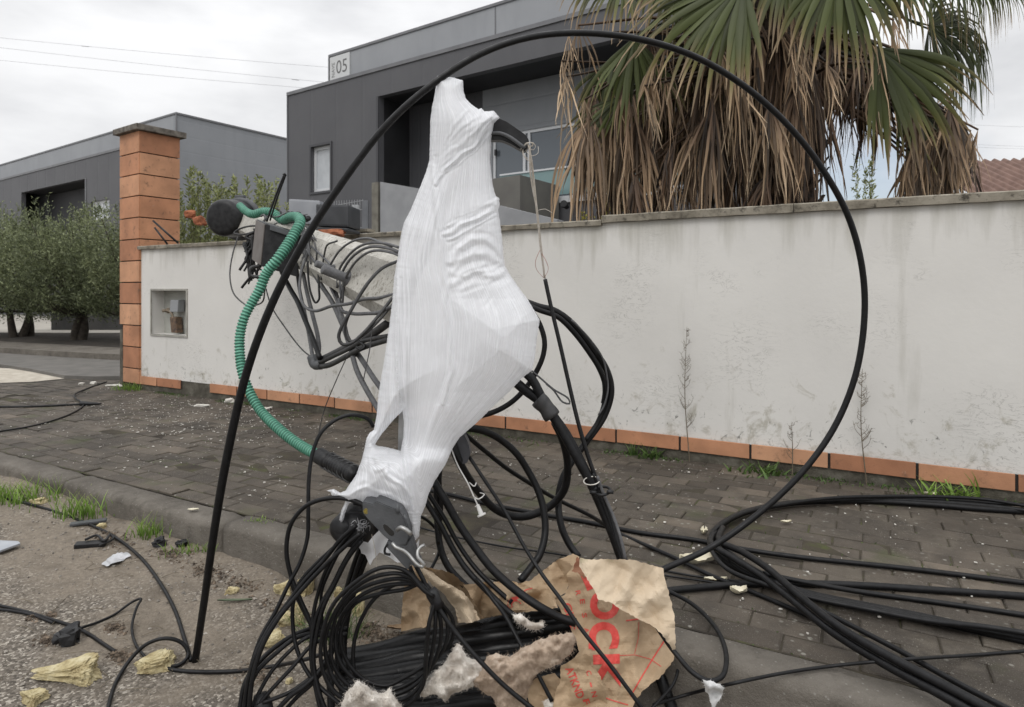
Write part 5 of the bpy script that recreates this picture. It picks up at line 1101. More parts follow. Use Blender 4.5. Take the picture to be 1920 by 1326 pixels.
# cables lying on the paving
PC = 'cables lying across the paving on the right'
cab('black cable lying straight across the paving under the crossing loop, furthest back', [gr_(765,912),gr_(850,929),gr_(905,943),gr_(1030,967),gr_(1100,979),gr_(1200,999),gr_(1300,1012),gr_(1400,1031),gr_(1500,1045),gr_(1700,1066),gr_(1960,1098)], r=.0115, group=PC)
cab('thinnest black line on the paving behind the hanging cables', [gr_(740,975,.006),gr_(790,990,.006),gr_(850,1006,.006),gr_(950,1026,.006),gr_(1050,1040,.006),gr_(1180,1068,.006),gr_(1340,1092,.006),gr_(1420,1100,.006)], r=.0045, group=PC)
for i, (dx, dy, h, rr, lb) in enumerate([(0,0,.02,.0165,'outer thick cable of the bent bundle'), (14,-6,.03,.013,'middle cable of the bent bundle'), (26,2,.025,.011,'inner cable of the bent bundle'), (-4,-10,.055,.010,'upper strand on top of the bent bundle')]):
    pts = [(1980,962-dy*1.2-i*5),(1850,955-i*6),(1740,946-i*5),(1640,940-i*3),(1560,940-i*2),(1480,944),(1400,960),(1352,984),(1333+dx*.5,1008),(1338+dx,1032),(1372+dx,1060-dy),(1440+dx*.6,1090-dy*.7),(1520,1115-dy*.6),(1620,1136-dy*.5),(1740,1160-dy*.4),(1850,1185-i*3),(1980,1212-i*5)]
    cab(lb+' doubled back on the paving at the right', [G(x_, y_, PAVE+h) for x_, y_ in pts], r=rr, group='bent cable bundle on the paving at right', n=12)
cab('right-hand thick cable of the pair running to the bottom right corner', [G(1355,990,-.02),G(1350,1015,-.0),G(1392,1035,.02),G(1440,1066,.03),G(1500,1118,.025),G(1580,1180,.02),G(1680,1238,.01),G(1780,1290,.0),G(1880,1345,-.01)], r=.015, group='pair of cables to the bottom right corner')
cab('left-hand thick cable of the pair running to the bottom right corner', [G(1343,995,-.03),G(1334,1020,-.01),G(1374,1046,.0),G(1425,1078,.0),G(1484,1124,-.005),G(1562,1186,-.01),G(1660,1246,-.02),G(1760,1300,-.025),G(1840,1345,-.03)], r=.015, group='pair of cables to the bottom right corner')
cab('third thinner cable alongside the corner pair', [G(1500,1125,-.03),G(1590,1170,-.035),G(1690,1222,-.04),G(1790,1278,-.04),G(1900,1335,-.04)], r=.010, group=PC)
cab('thick cable from behind the paper bag to the right edge, nearly level', [gr_(1215,1112,.016),gr_(1260,1107,.016),gr_(1330,1100,.016),gr_(1420,1094,.016),gr_(1500,1094,.016),gr_(1620,1098,.016),gr_(1760,1107,.016),gr_(1980,1122,.016)], r=.0145, group=PC)
cab('thinner cable fanning out below the nearly level thick one', [gr_(1430,1075,.05),gr_(1500,1090,.04),gr_(1600,1108,.02),gr_(1760,1130,.012),gr_(1980,1162,.012)], r=.0105, group=PC)
cab('thin cable lying over the kerb to the right edge, lowest on the paving', [(1225,1322,2.15),(1290,1302,2.2),gr_(1372,1282,.01),gr_(1470,1262,.01),gr_(1560,1249,.01),gr_(1650,1240,.05),gr_(1720,1235,.05),gr_(1830,1228,.01),gr_(1980,1216,.01)], r=.0055, group=PC)
cab('short thin cable on the paving beside the pale sliver', [gr_(1245,1070,.006),gr_(1300,1080,.006),gr_(1380,1089,.006),gr_(1470,1094,.006)], r=.005, group=PC)

# cables on the road at left
RC = 'thin cables lying on the road at left'
cab('longest thin cable on the road, curving from the left edge to the big arc', [gd(-40,918),gd(0,931),gd(80,952),gd(150,976),gd(212,1005),gd(262,1044),gd(298,1090),gd(327,1142),gd(345,1195),gd(358,1238)], r=.008, group=RC)
cab('double thin cable entering at the left edge below the grey blade', [gd(-40,1130),gd(0,1136),gd(48,1147),gd(95,1161),gd(150,1180),gd(190,1205),gd(216,1222)], r=.007, group=RC)
cab('second strand of the double cable at the left edge', [gd(-40,1142),gd(10,1144),gd(55,1152),gd(100,1168)], r=.006, group=RC)
cab('thin cable rising to a sharp point above the foam piece', [gd(150,1178,.02),gd(180,1168),gd(215,1152),gd(246,1130,.03),gd(264,1123,.06),gd(256,1140,.05),gd(248,1170,.02),gd(253,1205),gd(275,1236)], r=.0055, group=RC)
cab('thin cable looping round the foam piece and running right to the coil', [gd(200,1345),gd(207,1310),gd(220,1275),gd(245,1236,.03),gd(275,1208,.07),gd(312,1197,.09),gd(343,1207,.06),gd(353,1228,.02),gd(338,1246),gd(312,1252),gd(340,1258),gd(400,1260),gd(460,1257),gd(520,1248),(575,1236,2.35),(610,1225,2.3)], r=.0075, group=RC)
cab('thin black cable crossing the paving left of the pillar, with a dark joint', [gr_(-40,762,.01),gr_(30,763,.01),gr_(90,761,.01),gr_(150,758,.01),gr_(185,757,.01)], r=.011, group='thin cables on the paving beyond the kerb')
cab('thin cable curving from the left edge round the dark joint to the pillar foot', [gr_(-40,818,.01),gr_(0,809,.01),gr_(55,800,.01),gr_(110,785,.01),gr_(146,769,.01),gr_(157,757,.01),gr_(143,748,.02),gr_(140,740,.02),gr_(165,728,.01),gr_(200,716,.01)], r=.008, group='thin cables on the paving beyond the kerb')
b = MB(); b.tube([gr_(152,757,.02), gr_(162,757,.02), gr_(190,757,.015)], [.03,.024,.008], 10); tag(b.build('cable_joint', MAT_BLACKPL, smooth=True), 'black tapered joint on the thin cable left of the pillar', 'joint')

# grey cables around the pole
GC = 'grey cables slung round the fallen pole'
def ctop(px, py, off): c_, h = pole_at(px); return (px, py, c_.y-h*off)
def over(a, lb, t_, mat=MAT_GREYCABLE):   # loops passing over the pole: near below, further over the top
    cab(lb, a, t_, mat=mat, group=GC)
def L3(pts, offs): return [ctop(x_, y_, 2.75+.15*o_) for (x_, y_), o_ in zip(pts, offs)]
over(L3([(632,540),(635,510),(649,485),(668,466),(692,456),(725,457),(748,464)], [1.3,1.3,1.2,.9,.5,.2,.0]), 'grey loop over the pole nearest the plastic sheet, the upper one', 5)
over(L3([(612,510),(621,494),(636,471),(660,453),(690,447),(712,454),(735,462)], [1.3,1.3,1.2,.8,.4,.1,-.1]), 'grey loop over the pole furthest from the plastic sheet', 4.5)
over(L3([(640,560),(638,525),(649,497),(670,474),(695,463),(730,466),(748,473)], [1.35,1.35,1.25,.95,.6,.3,.1]), 'lower grey loop over the pole, close under the upper one', 5.5)
over(L3([(642,570),(646,530),(660,500),(682,478),(704,470),(735,474),(750,480)], [1.4,1.4,1.3,1.0,.7,.4,.2]), 'innermost grey loop over the pole beside the sheet', 5)
cab('dark cable making a narrow drooping loop in front of the pole', [(748,489,3.0),(717,503,2.95),(692,528,2.9),(673,556,2.88),(657,584,2.86),(642,610,2.85),(635,632,2.85),(641,645,2.85),(656,645,2.85),(678,628,2.87),(705,598,2.9),(738,556,2.95)], 6.5, mat=MAT_DARKCABLE, group=GC)
cab('second dark strand of the narrow drooping loop', [(690,532,2.92),(668,566,2.9),(652,596,2.88),(647,622,2.88),(655,640,2.88),(676,632,2.88),(706,606,2.9),(740,566,2.95)], 5, mat=MAT_DARKCABLE, group=GC)
cab('long grey cable sagging left of the pole and swinging right under it to the sheet', [(580,470,4.1),(566,505,4.0),(562,545,3.9),(570,573,3.8),(589,583,3.7),(622,574,3.5),(657,569,3.3),(682,561,3.2),(710,559,3.1),(740,552,3.0)], 6, mat=MAT_GREYCABLE, group=GC)
cab('thick grey cable running from the box down past the steel arm to the sheet', [(572,462,4.2),(590,482,4.1),(608,504,4.0),(627,542,3.85),(637,583,3.7),(648,624,3.6),(658,656,3.5),(669,694,3.4),(688,732,3.3),(712,772,3.2)], 9, mat=MAT_GREYCABLE, group=GC)
cab('second thick grey cable, crossing the first and reaching the sheet above it', [(570,470,4.15),(585,505,4.05),(603,536,3.95),(622,565,3.85),(640,605,3.7),(654,638,3.6),(678,674,3.45),(700,708,3.3),(720,736,3.2)], 9, mat=MAT_GREYCABLE, group=GC)
cab('thin grey cable between the two thick ones', [(574,468,4.05),(596,500,3.95),(615,530,3.85),(632,566,3.75),(645,600,3.65),(655,640,3.55),(668,668,3.5)], 5, mat=MAT_GREYCABLE, group=GC)
cab('black cable from the bottom of the junction box to the end of the steel arm', [(524,500,4.5),(531,516,4.4),(546,545,4.25),(557,564,4.15),(572,600,4.0),(586,634,3.85),(600,672,3.7)], 9, mat=MAT_CABLE, group=GC)
cab('grey cable hanging straight to the end of the steel arm, left one', [(556,500,4.4),(562,545,4.3),(572,590,4.15),(580,632,4.0),(586,668,3.85),(588,682,3.8)], 7, mat=MAT_GREYCABLE, group=GC)
cab('grey cable hanging to the end of the steel arm, right one', [(566,500,4.35),(575,545,4.25),(586,590,4.1),(596,632,3.95),(598,656,3.9),(592,676,3.85)], 8, mat=MAT_GREYCABLE, group=GC)
cab('dark stirrup-shaped loop hanging under the pole', [(577,490,3.9),(578,520,3.88),(583,550,3.85),(592,568,3.84),(598,562,3.84),(598,540,3.86),(597,515,3.9)], 4, mat=MAT_CABLE, group=GC)
over(L3([(584,462),(606,482),(622,500),(636,522),(644,548)], [.2,.9,1.2,1.3,1.35]), 'thin grey cable lying diagonally along the near face of the pole', 4.5)
over(L3([(632,452),(612,462),(608,478),(604,505),(602,525)], [.2,.8,1.2,1.35,1.4]), 'dark wire tie round the pole with a twisted knot', 3.5, MAT_DARKCABLE)
over(L3([(590,455),(594,478),(590,500)], [.6,1.2,1.35]), 'short dark wire round the pole close to the green conduit', 3.5, MAT_DARKCABLE)
over(L3([(636,560),(640,580),(660,588),(690,588),(712,586),(735,575)], [1.3,1.35,1.4,1.4,1.35,1.3]), 'grey cable hugging the underside of the pole', 7)
cab('thin wire hanging from the dome and looping up again to the box', [(446,444,5.6),(436,478,5.5),(431,515,5.4),(437,548,5.3),(455,568,5.2),(475,573,5.0),(492,566,4.9),(496,548,4.8),(495,525,4.7)], 2.8, mat=MAT_DARKCABLE, group=GC)
cab('thin wire falling from the box to the end of the steel arm', [(495,528,4.6),(508,572,4.5),(535,615,4.3),(566,655,4.1),(598,680,3.9)], 2.6, mat=MAT_DARKCABLE, group=GC)
cab('thin stay wire hanging from the steel arm to the paving', [(652,666,3.4),(631,712,3.5),(607,772,3.6),(596,820,3.6),(588,860,3.6)], 1.8, mat=MAT_DARKCABLE, group=GC)
cab('short pale wire hanging below the pole beside the sheet', [(698,612,3.1),(694,650,3.1),(686,690,3.1),(681,715,3.1)], 2, mat=MAT_GREYCABLE, group=GC)
cab('thin wire in front of the dome forming a flat loop', [(492,424,4.6),(470,424,4.65),(448,430,4.7),(439,437,4.7),(450,440,4.68),(472,436,4.62),(486,430,4.6)], 3.6, mat=MAT_DARKCABLE, group=GC)
# bunch of short grey ends by the conduit
b = MB(); random.seed(150)
for i in range(26):
    p = W(random.uniform(560,588), random.uniform(420,448), random.uniform(4.05,4.4)); q = p+Vector((random.uniform(-.04,.08), random.uniform(-.1,.1), -random.uniform(.05,.22))); b.tube([p, p.lerp(q,.5)+rv3()*.03, q], random.uniform(.003,.007), 5)
for i in range(18):
    p = W(random.uniform(490,560), random.uniform(400,424), random.uniform(4.6,4.95)); q = p+Vector((random.uniform(-.1,.14), random.uniform(-.1,.1), random.uniform(-.06,.05))); b.tube([p, p.lerp(q,.5)+rv3()*.03, q], random.uniform(.004,.009), 5)
o = tag(b.build('wire_ends', MAT_GREYCABLE, smooth=True), 'bristling bunch of cut grey wire ends between the conduit and the pole', 'cables'); o['kind'] = 'stuff'
# steel arm
arm = empty('steel_arm', W(660, 650, 3.5), 'dark steel cross-arm hanging below the pole, cables taped along it', 'bracket')
b = MB(); b.tube([W(588,682,3.82), W(606,674,3.75), W(650,652,3.55), W(690,632,3.4), W(730,604,3.25)], .022, 10); b.build('arm', MAT_DARKCABLE, arm, True)
b = MB()
for (dy, r_) in ((8,.016),(-4,.013)): b.tube([W(592,684+dy*.3,3.76), W(612,678+dy,3.7), W(650,660+dy,3.5), (W(680,644+dy,3.4)), W(730,632+dy*.5,3.25)], r_, 8)
b.build('taped_cable', MAT_DARKCABLE, arm, True)
b = MB(); b.tube([W(585,668,3.8), W(590,683,3.78), W(602,684,3.74)], .03, 10); b.build('end_cap', MAT_GREYPL, arm, True)
b = MB(); b.tube([W(672,640,3.38), W(684,650,3.35), W(676,656,3.35), W(668,650,3.36)], .008, 6); b.build('hook', MAT_BLACKPL, arm, True)

# =====================================================================
# CLAMPS, BRACKET, TWINE
# =====================================================================
def plate(b, poly, Y, th, tilt=(0,0,0)):
    P = [W(x_, y_, (Y(x_,y_) if callable(Y) else Y)) for x_, y_ in poly]
    bm = bmesh.new(); vs1 = [bm.verts.new(p) for p in P]; vs2 = [bm.verts.new(p+Vector((0,th,0))) for p in P]; n = len(P)
    bm.faces.new(vs1); bm.faces.new(list(reversed(vs2)))
    for i in range(n): bm.faces.new([vs1[i], vs2[i], vs2[(i+1)%n], vs1[(i+1)%n]])
    bmesh.ops.recalc_face_normals(bm, faces=bm.faces[:]); bmesh.ops.bevel(bm, geom=bm.edges[:], offset=.003, segments=2, affect='EDGES'); bm.verts.index_update()
    b.add([v.co for v in bm.verts], [[v.index for v in f.verts] for f in bm.faces]); bm.free()
cl = empty('anchor_clamp', W(735, 1010, 2.03), 'dark grey plastic anchor clamp with wire hooks below the plastic sheet', 'clamp')
Yc = lambda x_, y_: 2.06-.0004*(x_-680)
b = MB(); plate(b, [(679,941),(700,946),(704,939),(748,958),(757,972),(768,1004),(762,1022),(745,1024),(722,1008),(688,972),(680,962)], Yc, .07)
b.build('body', MAT_GREYPL, cl)
b = MB(); plate(b, [(718,983),(724,984),(740,999),(737,1006),(731,1005),(719,992)], lambda x_, y_: Yc(x_,y_)-.0015, .004); b.build('slot', MAT_GROUT, cl)
b = MB(); plate(b, [(726,1016),(760,1024),(770,1010),(782,1048),(788,1058),(779,1066),(770,1058),(764,1070),(722,1024)], lambda x_, y_: 2.03, .05); b.build('wedge', MAT_GREYPL, cl)
b = MB(); b.tube([W(736,1018,2.01), W(742,1026,2.0), W(756,1032,2.0), W(768,1042,2.0), W(780,1056,1.99), W(792,1063,1.99), W(795,1058,1.99), W(784,1046,1.99), W(783,1034,2.0), W(788,1026,2.01), W(796,1022,2.02)], .0055, 8)
b.tube([W(745,994,2.01), W(752,989,1.99), W(762,994,1.985), W(771,1002,1.99)], .007, 8); b.build('wire_hook', MAT_STEEL, cl, True)
b = MB(); b.tube([W(745,944,2.04), W(746,962,2.03)], .006, 8); b.tube([W(756,966,2.05), W(764,982,2.05), W(768,1002,2.05), W(763,1012,2.05)], .010, 8); b.build('pin', MAT_GREYPL, cl, True)
b = MB(); b.tube([W(727,1020,2.03), W(722,1028,2.03), W(722,1038,2.03), W(732,1040,2.03)], .004, 6); b.build('strap', MAT_BLACKPL, cl, True)
xx = MB(); V = []
for k in range(14):
    a = k/14*6.283; V.append(Yc(688,960) and W(686+4.6*math.cos(a), 959+5.5*math.sin(a), Yc(686,959)-.0012))
xx.prism(V, Vector((0,.001,0))); xx.build('yellow_mark', M('yellow_print', (.30,.22,.02), .6, (.08,.07,.03), 300), cl)
sp = empty('splice_end', W(675, 990, 2.15), 'black splice closure end with cables entering, left of the anchor clamp', 'closure')
b = MB(); ax_ = Vector((-.35,-.9,-.25)); b.lathe(W(672,965,2.28), ax_, [(0,.05),(.03,.052),(.10,.050),(.11,.045),(.12,.03),(.125,.002)], 24); b.tube([W(664,940,2.2), W(680,944,2.2), W(690,960,2.2)], .012, 8); b.build('cap', MAT_BLACKPL, sp, True)
b = MB(); b.lathe(W(684,990,2.32), (-.1,-.9,.3), [(0,.06),(.1,.062),(.16,.055),(.165,.03),(.17,.001)], 24); b.box(W(668,1012,2.27), (.085,0,-.02), (.01,.10,0), (0,0,.07), .01); b.build('housing', MAT_BLACKPL, sp, True)
b = MB(); random.seed(160)
for i in range(34):
    p = W(676+random.gauss(0,5), 987+random.gauss(0,4), 2.13); b.tube([p, p+rv3()*.012, p+rv3()*.02], .0011, 4)
b.build('tape_shreds', MAT_STRAND, sp, True)
# second wedge clamp
w2 = empty('wedge_clamp', W(862, 845, 2.32), 'dark grey wedge clamp half hidden by the sheet, right of its lower part', 'clamp')
b = MB(); plate(b, [(855,812),(866,808),(878,832),(882,852),(876,868),(868,872),(862,862),(852,836),(846,822)], lambda x_, y_: 2.31, .06); b.build('body', M('wedge_plastic', (.045,.046,.052), .45, (.06,.062,.07), 20), w2)
b = MB(); plate(b, [(846,822),(852,818),(862,850),(868,868),(862,866),(850,846)], lambda x_, y_: 2.295, .05); b.build('rib', MAT_BLACKPL, w2)
# dark bracket arm sticking out of the sheet, on a steel post inside it
bk = empty('bracket', W(900, 260, 2.3), 'black bracket arm sticking out of the upper right of the plastic sheet', 'bracket')
b = MB(); plate(b, [(895,232),(934,221),(950,228),(985,252),(992,262),(991,275),(983,284),(955,268),(940,262),(920,262),(895,275)], lambda x_, y_: 2.27, .045)
b.build('arm', MAT_BLACKPL, bk)
b = MB(); b.tube([W(912,251,2.262), W(938,250,2.262), W(955,257,2.262), W(984,278,2.262)], .007, 8); b.build('rib', MAT_GREYPL, bk, True)
b = MB(); p0, p1 = W(742,905,2.33), W(880,240,2.33); dv_ = (p1-p0); b.box(W(744,940,2.34), (.035,0,0), (0,.03,0), W(752,560,2.34)-W(744,940,2.34)); b.box(W(752,560,2.34), (.035,0,0), (0,.03,0), W(880,245,2.34)-W(752,560,2.34))
b.build('post', MAT_STEEL, bk)
# twine
tw = MB(); tw.tube([W(991,272,2.27), W(996,300,2.3), W(1001,340,2.35), W(1006,390,2.4), W(1013,450,2.47), W(1021,520,2.55)], .0042, 7); tw.tube([W(993,276,2.27), W(994,320,2.31), W(1000,360,2.36), W(1008,400,2.41), W(1012,455,2.47), W(1022,522,2.55)], .003, 6)
random.seed(170)
for i in range(7):
    c_ = W(994, 274, 2.27); P_ = [c_]; a0 = random.uniform(0,6)
    for k in range(6): a = a0+k*.9; P_.append(c_+Vector((math.cos(a)*.025*(k+2)/5, random.uniform(-.01,.01), math.sin(a)*.025*(k+2)/5-.004*k)))
    tw.tube(P_, .0009, 4)
tw.tube([W(1008,395,2.4), W(1022,392,2.4), W(1036,400,2.4)], .0009, 4)
tag(tw.build('twine', M('pale_twine', (.50,.45,.38), .9, (.62,.58,.52), 60), smooth=True), 'frayed pale twine hanging from the tip of the bracket arm', 'twine')
rd_ = MB()
for sg in (-1, 1): rd_.tube([W(1012,470,2.49), W(1014+sg*10,490,2.5), W(1017+sg*11,505,2.52), W(1020,522,2.55)], .0011, 4)
tag(rd_.build('thread', M('pink_thread', (.42,.18,.15), .9), smooth=True), 'thin reddish thread looped round the lower end of the twine', 'thread')
b = MB(); b.tube([W(845,838,2.3), W(858,872,2.29), W(878,908,2.27), W(890,935,2.26), W(898,952,2.25)], .0028, 6); b.tube([W(880,905,2.3), W(890,912,2.24), W(893,905,2.27)], .0022, 6); b.tube([W(888,932,2.25), W(898,936,2.22), W(908,928,2.25), W(900,924,2.3)], .0022, 6)
b.lathe(W(895,946,2.25), W(904,968,2.24)-W(895,946,2.25), [(0,.006),(.035,.009),(.0352,.016),(.042,.016)], 10)
tag(b.build('tag_string', M('white_string', (.55,.54,.52), .8, (.65,.64,.62), 50), smooth=True), 'white string with a plastic button end hanging beside the grey wedge clamp', 'string')
b = MB(); b.tube([W(697,1002,2.12), W(703,1030,2.1), (W(706,1060,2.1)), W(701,1100,2.09)], .0008, 4); tag(b.build('thread', M('pale_thread', (.4,.36,.3), .9), smooth=True), 'fine pale thread hanging from the splice end over the coil', 'thread')
# =====================================================================
# SHEETS: plastic film, kraft paper, mineral wool
# =====================================================================
def hash2(ix, iy, sd): 
    v = np.sin(ix*127.1+iy*311.7+sd*74.7)*43758.5453; return v-np.floor(v)
def vn(x_, y_, sd=0):
    x_ = np.asarray(x_, float); y_ = np.asarray(y_, float); ix, iy = np.floor(x_), np.floor(y_); fx, fy = x_-ix, y_-iy; fx = fx*fx*(3-2*fx); fy = fy*fy*(3-2*fy)
    a = hash2(ix,iy,sd); b_ = hash2(ix+1,iy,sd); c_ = hash2(ix,iy+1,sd); d_ = hash2(ix+1,iy+1,sd)
    return (a*(1-fx)+b_*fx)*(1-fy)+(c_*(1-fx)+d_*fx)*fy-.5
def inpoly(P, poly):
    x_, y_ = P[:,0], P[:,1]; r = np.zeros(len(P), bool); n = len(poly)
    for i in range(n):
        x1, y1 = poly[i]; x2, y2 = poly[(i+1) % n]
        if y1 == y2: continue
        c_ = ((y1 > y_) != (y2 > y_)) & (x_ < (x2-x1)*(y_-y1)/(y2-y1)+x1); r ^= c_
    return r
def segdist(P, a, b_):
    a = np.array(a, float); b_ = np.array(b_, float); d_ = b_-a; t_ = np.clip(((P-a)@d_)/max(d_@d_, 1e-9), 0, 1); return np.hypot(*(P-(a+t_[:,None]*d_)).T)
def polydist(P, pl, closed=True):
    r = np.full(len(P), 1e9); n = len(pl)
    for i in range(n if closed else n-1): r = np.minimum(r, segdist(P, pl[i], pl[(i+1) % n]))
    return r
def smoothpoly(poly, step, jit=0, seed=0):
    rs = np.random.RandomState(seed); o_ = []
    n = len(poly)
    for i in range(n):
        p = np.array(poly[i], float); q = np.array(poly[(i+1) % n], float); L_ = np.hypot(*(q-p)); k = max(1, int(L_/step)); nrm = np.array([-(q-p)[1], (q-p)[0]])/max(L_,1e-6)
        for j in range(k):
            o_.append(tuple(p+(q-p)*j/k+(nrm*rs.uniform(-jit, jit) if jit and j else 0)))
    return o_
def mesh2d(poly, step, holes=(), jit=0, seed=0):
    rs = np.random.RandomState(seed+1); outer = smoothpoly(poly, step, jit, seed); hs = [smoothpoly(h, step, jit, seed+i) for i, h in enumerate(holes)]
    a = np.array(outer); x0, y0 = a.min(0); x1, y1 = a.max(0)
    gx, gy = np.meshgrid(np.arange(x0, x1, step), np.arange(y0, y1, step*.87)); gx = gx+(np.arange(gx.shape[0])%2)[:,None]*step*.5
    I = np.c_[gx.ravel(), gy.ravel()]+rs.uniform(-.15,.15,(gx.size,2))*step
    keep = inpoly(I, outer)&(polydist(I, outer) > step*.45)
    for h in hs: keep &= ~inpoly(I, h)&(polydist(I, h) > step*.45)
    I = I[keep]; pts = outer[:]; edges = [(i, (i+1) % len(outer)) for i in range(len(outer))]
    for h in hs:
        n0_ = len(pts); pts += h; edges += [(n0_+i, n0_+(i+1) % len(h)) for i in range(len(h))]
    nb = len(pts); pts += [tuple(p) for p in I]
    vv, _, ff, _, _, _ = delaunay_2d_cdt([Vector(p) for p in pts], edges, [], 0, 1e-5)
    P = np.array([tuple(v) for v in vv]); Fq = np.array([tuple(f) for f in ff]); cen = P[Fq].mean(1); k = inpoly(cen, outer)
    for h in hs: k &= ~inpoly(cen, h)
    Fq = Fq[k]; d_ = polydist(P, outer)
    for h in hs: d_ = np.minimum(d_, polydist(P, h))
    return P, Fq, d_
def unproj(P, Y): return np.c_[(P[:,0]-CX)/F*Y, Y, CAMH-(P[:,1]-HY)/F*Y]
def lerp_tab(y_, tab, sg=14):
    t_ = np.array(tab, float); g = np.arange(100, 1100.); v = np.interp(g, t_[:,0], t_[:,1]); k = np.exp(-(np.arange(-45,46)/sg)**2/2); k /= k.sum(); v = np.convolve(np.pad(v, 45, mode='edge'), k, 'valid'); return np.interp(y_, g, v)

# ---------------- plastic sheet ----------------
outl = [(820,142),(833,146),(848,145),(868,151),(869,170),(873,184),(884,196),(897,205),(903,203),(908,209),(926,208),(937,221),(926,232),(921,262),(919,300),(922,332),(925,352),(930,368),(936,372),(937,384),(934,393),(938,420),(942,450),(944,480),(947,498),(956,515),(972,538),(990,562),(1006,590),(1012,600),(1006,640),(1003,672),(998,694),(978,710),(955,735),(925,762),(895,792),(862,820),(848,842),(835,872),(815,902),(803,928),(797,950),(789,968),(788,985),(786,1005),(778,1014),(770,1004),(764,985),(757,962),(748,957),(722,948),(704,941),(690,944),(672,938),(654,944),(646,966),(641,984),(636,975),(641,955),(648,940),(636,932),(625,934),(619,922),(612,920),(626,917),(638,924),(648,920),(656,908),(668,890),(676,868),(680,855),(684,838),(687,822),(693,812),(701,806),(706,780),(709,745),(714,712),(721,670),(730,610),(735,570),(739,520),(746,480),(751,445),(757,418),(768,398),(778,374),(790,345),(799,322),(805,300),(806,262),(807,225),(810,200),(815,178)]
hole = [(755,771),(757,790),(756,820),(751,846),(738,842),(722,838),(708,836),(703,833),(715,815),(732,794),(746,779)]
P, Fq, dist = mesh2d(outl, 2.3, [hole], jit=.4, seed=3)
x_, y_ = P[:,0], P[:,1]
Lf = lerp_tab(y_, [(142,820),(200,810),(262,806),(300,805),(345,790),(398,768),(445,751),(520,739),(610,730),(712,714),(780,706),(840,690),(900,660),(1000,640)])
Rf = lerp_tab(y_, [(142,868),(184,873),(221,937),(262,921),(352,925),(420,938),(498,947),(562,990),(600,1012),(694,998),(762,925),(820,862),(902,815),(968,789),(1010,786)])
xs = lerp_tab(y_, [(142,740),(480,744),(560,744),(640,742),(720,747),(790,757),(850,757),(900,764),(968,778),(1010,782)]); xs = np.maximum(Lf+.01, xs)
seam2 = lerp_tab(y_, [(142,800),(300,808),(400,818),(480,829),(600,838),(700,848),(800,820),(900,800),(1000,785)])
right = x_ > xs; uu = np.where(right, (x_-xs)/np.maximum(Rf-xs, 6), (x_-Lf)/np.maximum(xs-Lf, 6))
def streak(u_, v_, f, sd): return vn(u_*f, v_*1.0, sd)+.55*vn(u_*f*2.1, v_*1.7, sd+1)+.3*vn(u_*f*4.3, v_*2.2, sd+2)
sw = lerp_tab(y_, [(142,.45),(230,.6),(300,.75),(440,.7),(520,.75),(640,1.0),(760,1.1),(900,.85),(1010,.5)])
wid = np.maximum(Rf-Lf, 20)
hf = 1-np.abs(streak(uu, y_/300, 34, 15))*1.6; s1 = (streak(uu, y_/240, 6, 5)*.0085+np.clip(hf,0,1)**3*.0008)*sw
s1 = np.where(right, s1, streak(uu, y_/160, 3, 9)*.006+np.clip(1-np.abs(streak(uu, y_/260, 13, 19))*1.6,0,1)**3*.002)
# puckered area right of the seam: broad soft wrinkles instead of streaks
pk = np.exp(-(((x_-895)/50)**2+((y_-500)/60)**2)); s1 = s1*(1-.75*pk)
wr = (vn(x_/18+vn(x_/30, y_/30, 4)*2, y_/11+x_/26, 21)*.012)*pk
# lower bag: folds fanning out from the knot
low = 1/(1+np.exp(-(y_-852)/5)); lowm = low*(1/(1+np.exp((x_-(xs+8))/6)))
ang = np.arctan2(y_-838, x_-690); rr = np.hypot(x_-690, y_-838)
s1 = s1*(1-lowm)+lowm*(streak(ang, rr/90, 5.5, 31)*.011+vn(x_/20, y_/15, 33)*.010)
PW_ = P+np.c_[vn(x_/34, y_/34, 61)+.2*vn(x_/12, y_/12, 62), vn(x_/34, y_/34, 63)+.2*vn(x_/12, y_/12, 64)]*11
def ridge(pl, a, w_, side=.5):
    a = a*.50*(.62+.8*(vn(x_/25, y_/25, 66+len(pl))+.3)); w_ = w_*.75
    d_ = polydist(PW_, pl, False); return a*np.exp(-(d_/w_)**2)-a*.55*np.exp(-((d_-w_*1.9)/(w_*.9))**2)
rg = ridge([(818,342),(846,304),(885,272),(934,224)], .013, 4.5)+ridge([(830,318),(862,288),(900,262),(930,236)], .008, 3)+ridge([(838,322),(872,296),(910,264),(926,252)], .006, 2.6)
rg += ridge([(832,440),(862,418),(900,404),(932,390),(937,378)], .018, 5)+ridge([(836,448),(872,432),(912,412),(936,398)], .009, 3.5)+ridge([(840,420),(880,402),(925,388)], .006, 3)
for k, (o_, a_) in enumerate([(0,.013),(24,.010),(52,.009)]): rg += ridge([(843+k*3,492+o_*.8),(856,466+o_),(884,448+o_*1.1),(916,452+o_*1.15),(941,476+o_*.7)], a_*1.3, 7+k)
for j in range(5): rg += ridge([(832,437-3*j),(862,414-3.2*j),(904,400-3.5*j),(936,382-2.2*j)], .0035, 1.8)+ridge([(820,340-4*j),(848,300-4*j),(886,268-4*j),(932,222+1.2*j)], .0035, 1.8)
for (q, a, w_) in [([(850,545),(885,530),(915,526),(946,512)], .006, 5), ([(868,520),(905,505),(944,496)], .009, 4), ([(822,300),(838,286),(856,276)], .005, 4), ([(832,268),(846,240),(868,214),(880,205)], .006, 4), ([(852,300),(858,276),(876,252),(900,238)], .006, 4), ([(845,262),(862,238),(884,222),(905,214)], .006, 3.5)]: rg += ridge(q, a, w_)
sd2 = np.abs(x_-seam2+vn(y_/30, x_*0, 71)*6); sm_m = ((y_ > 290)&(y_ < 760)); rg += np.where(sm_m, .006*np.exp(-(sd2/3.5)**2)-.003*np.exp(-((sd2-8)/5)**2), 0)
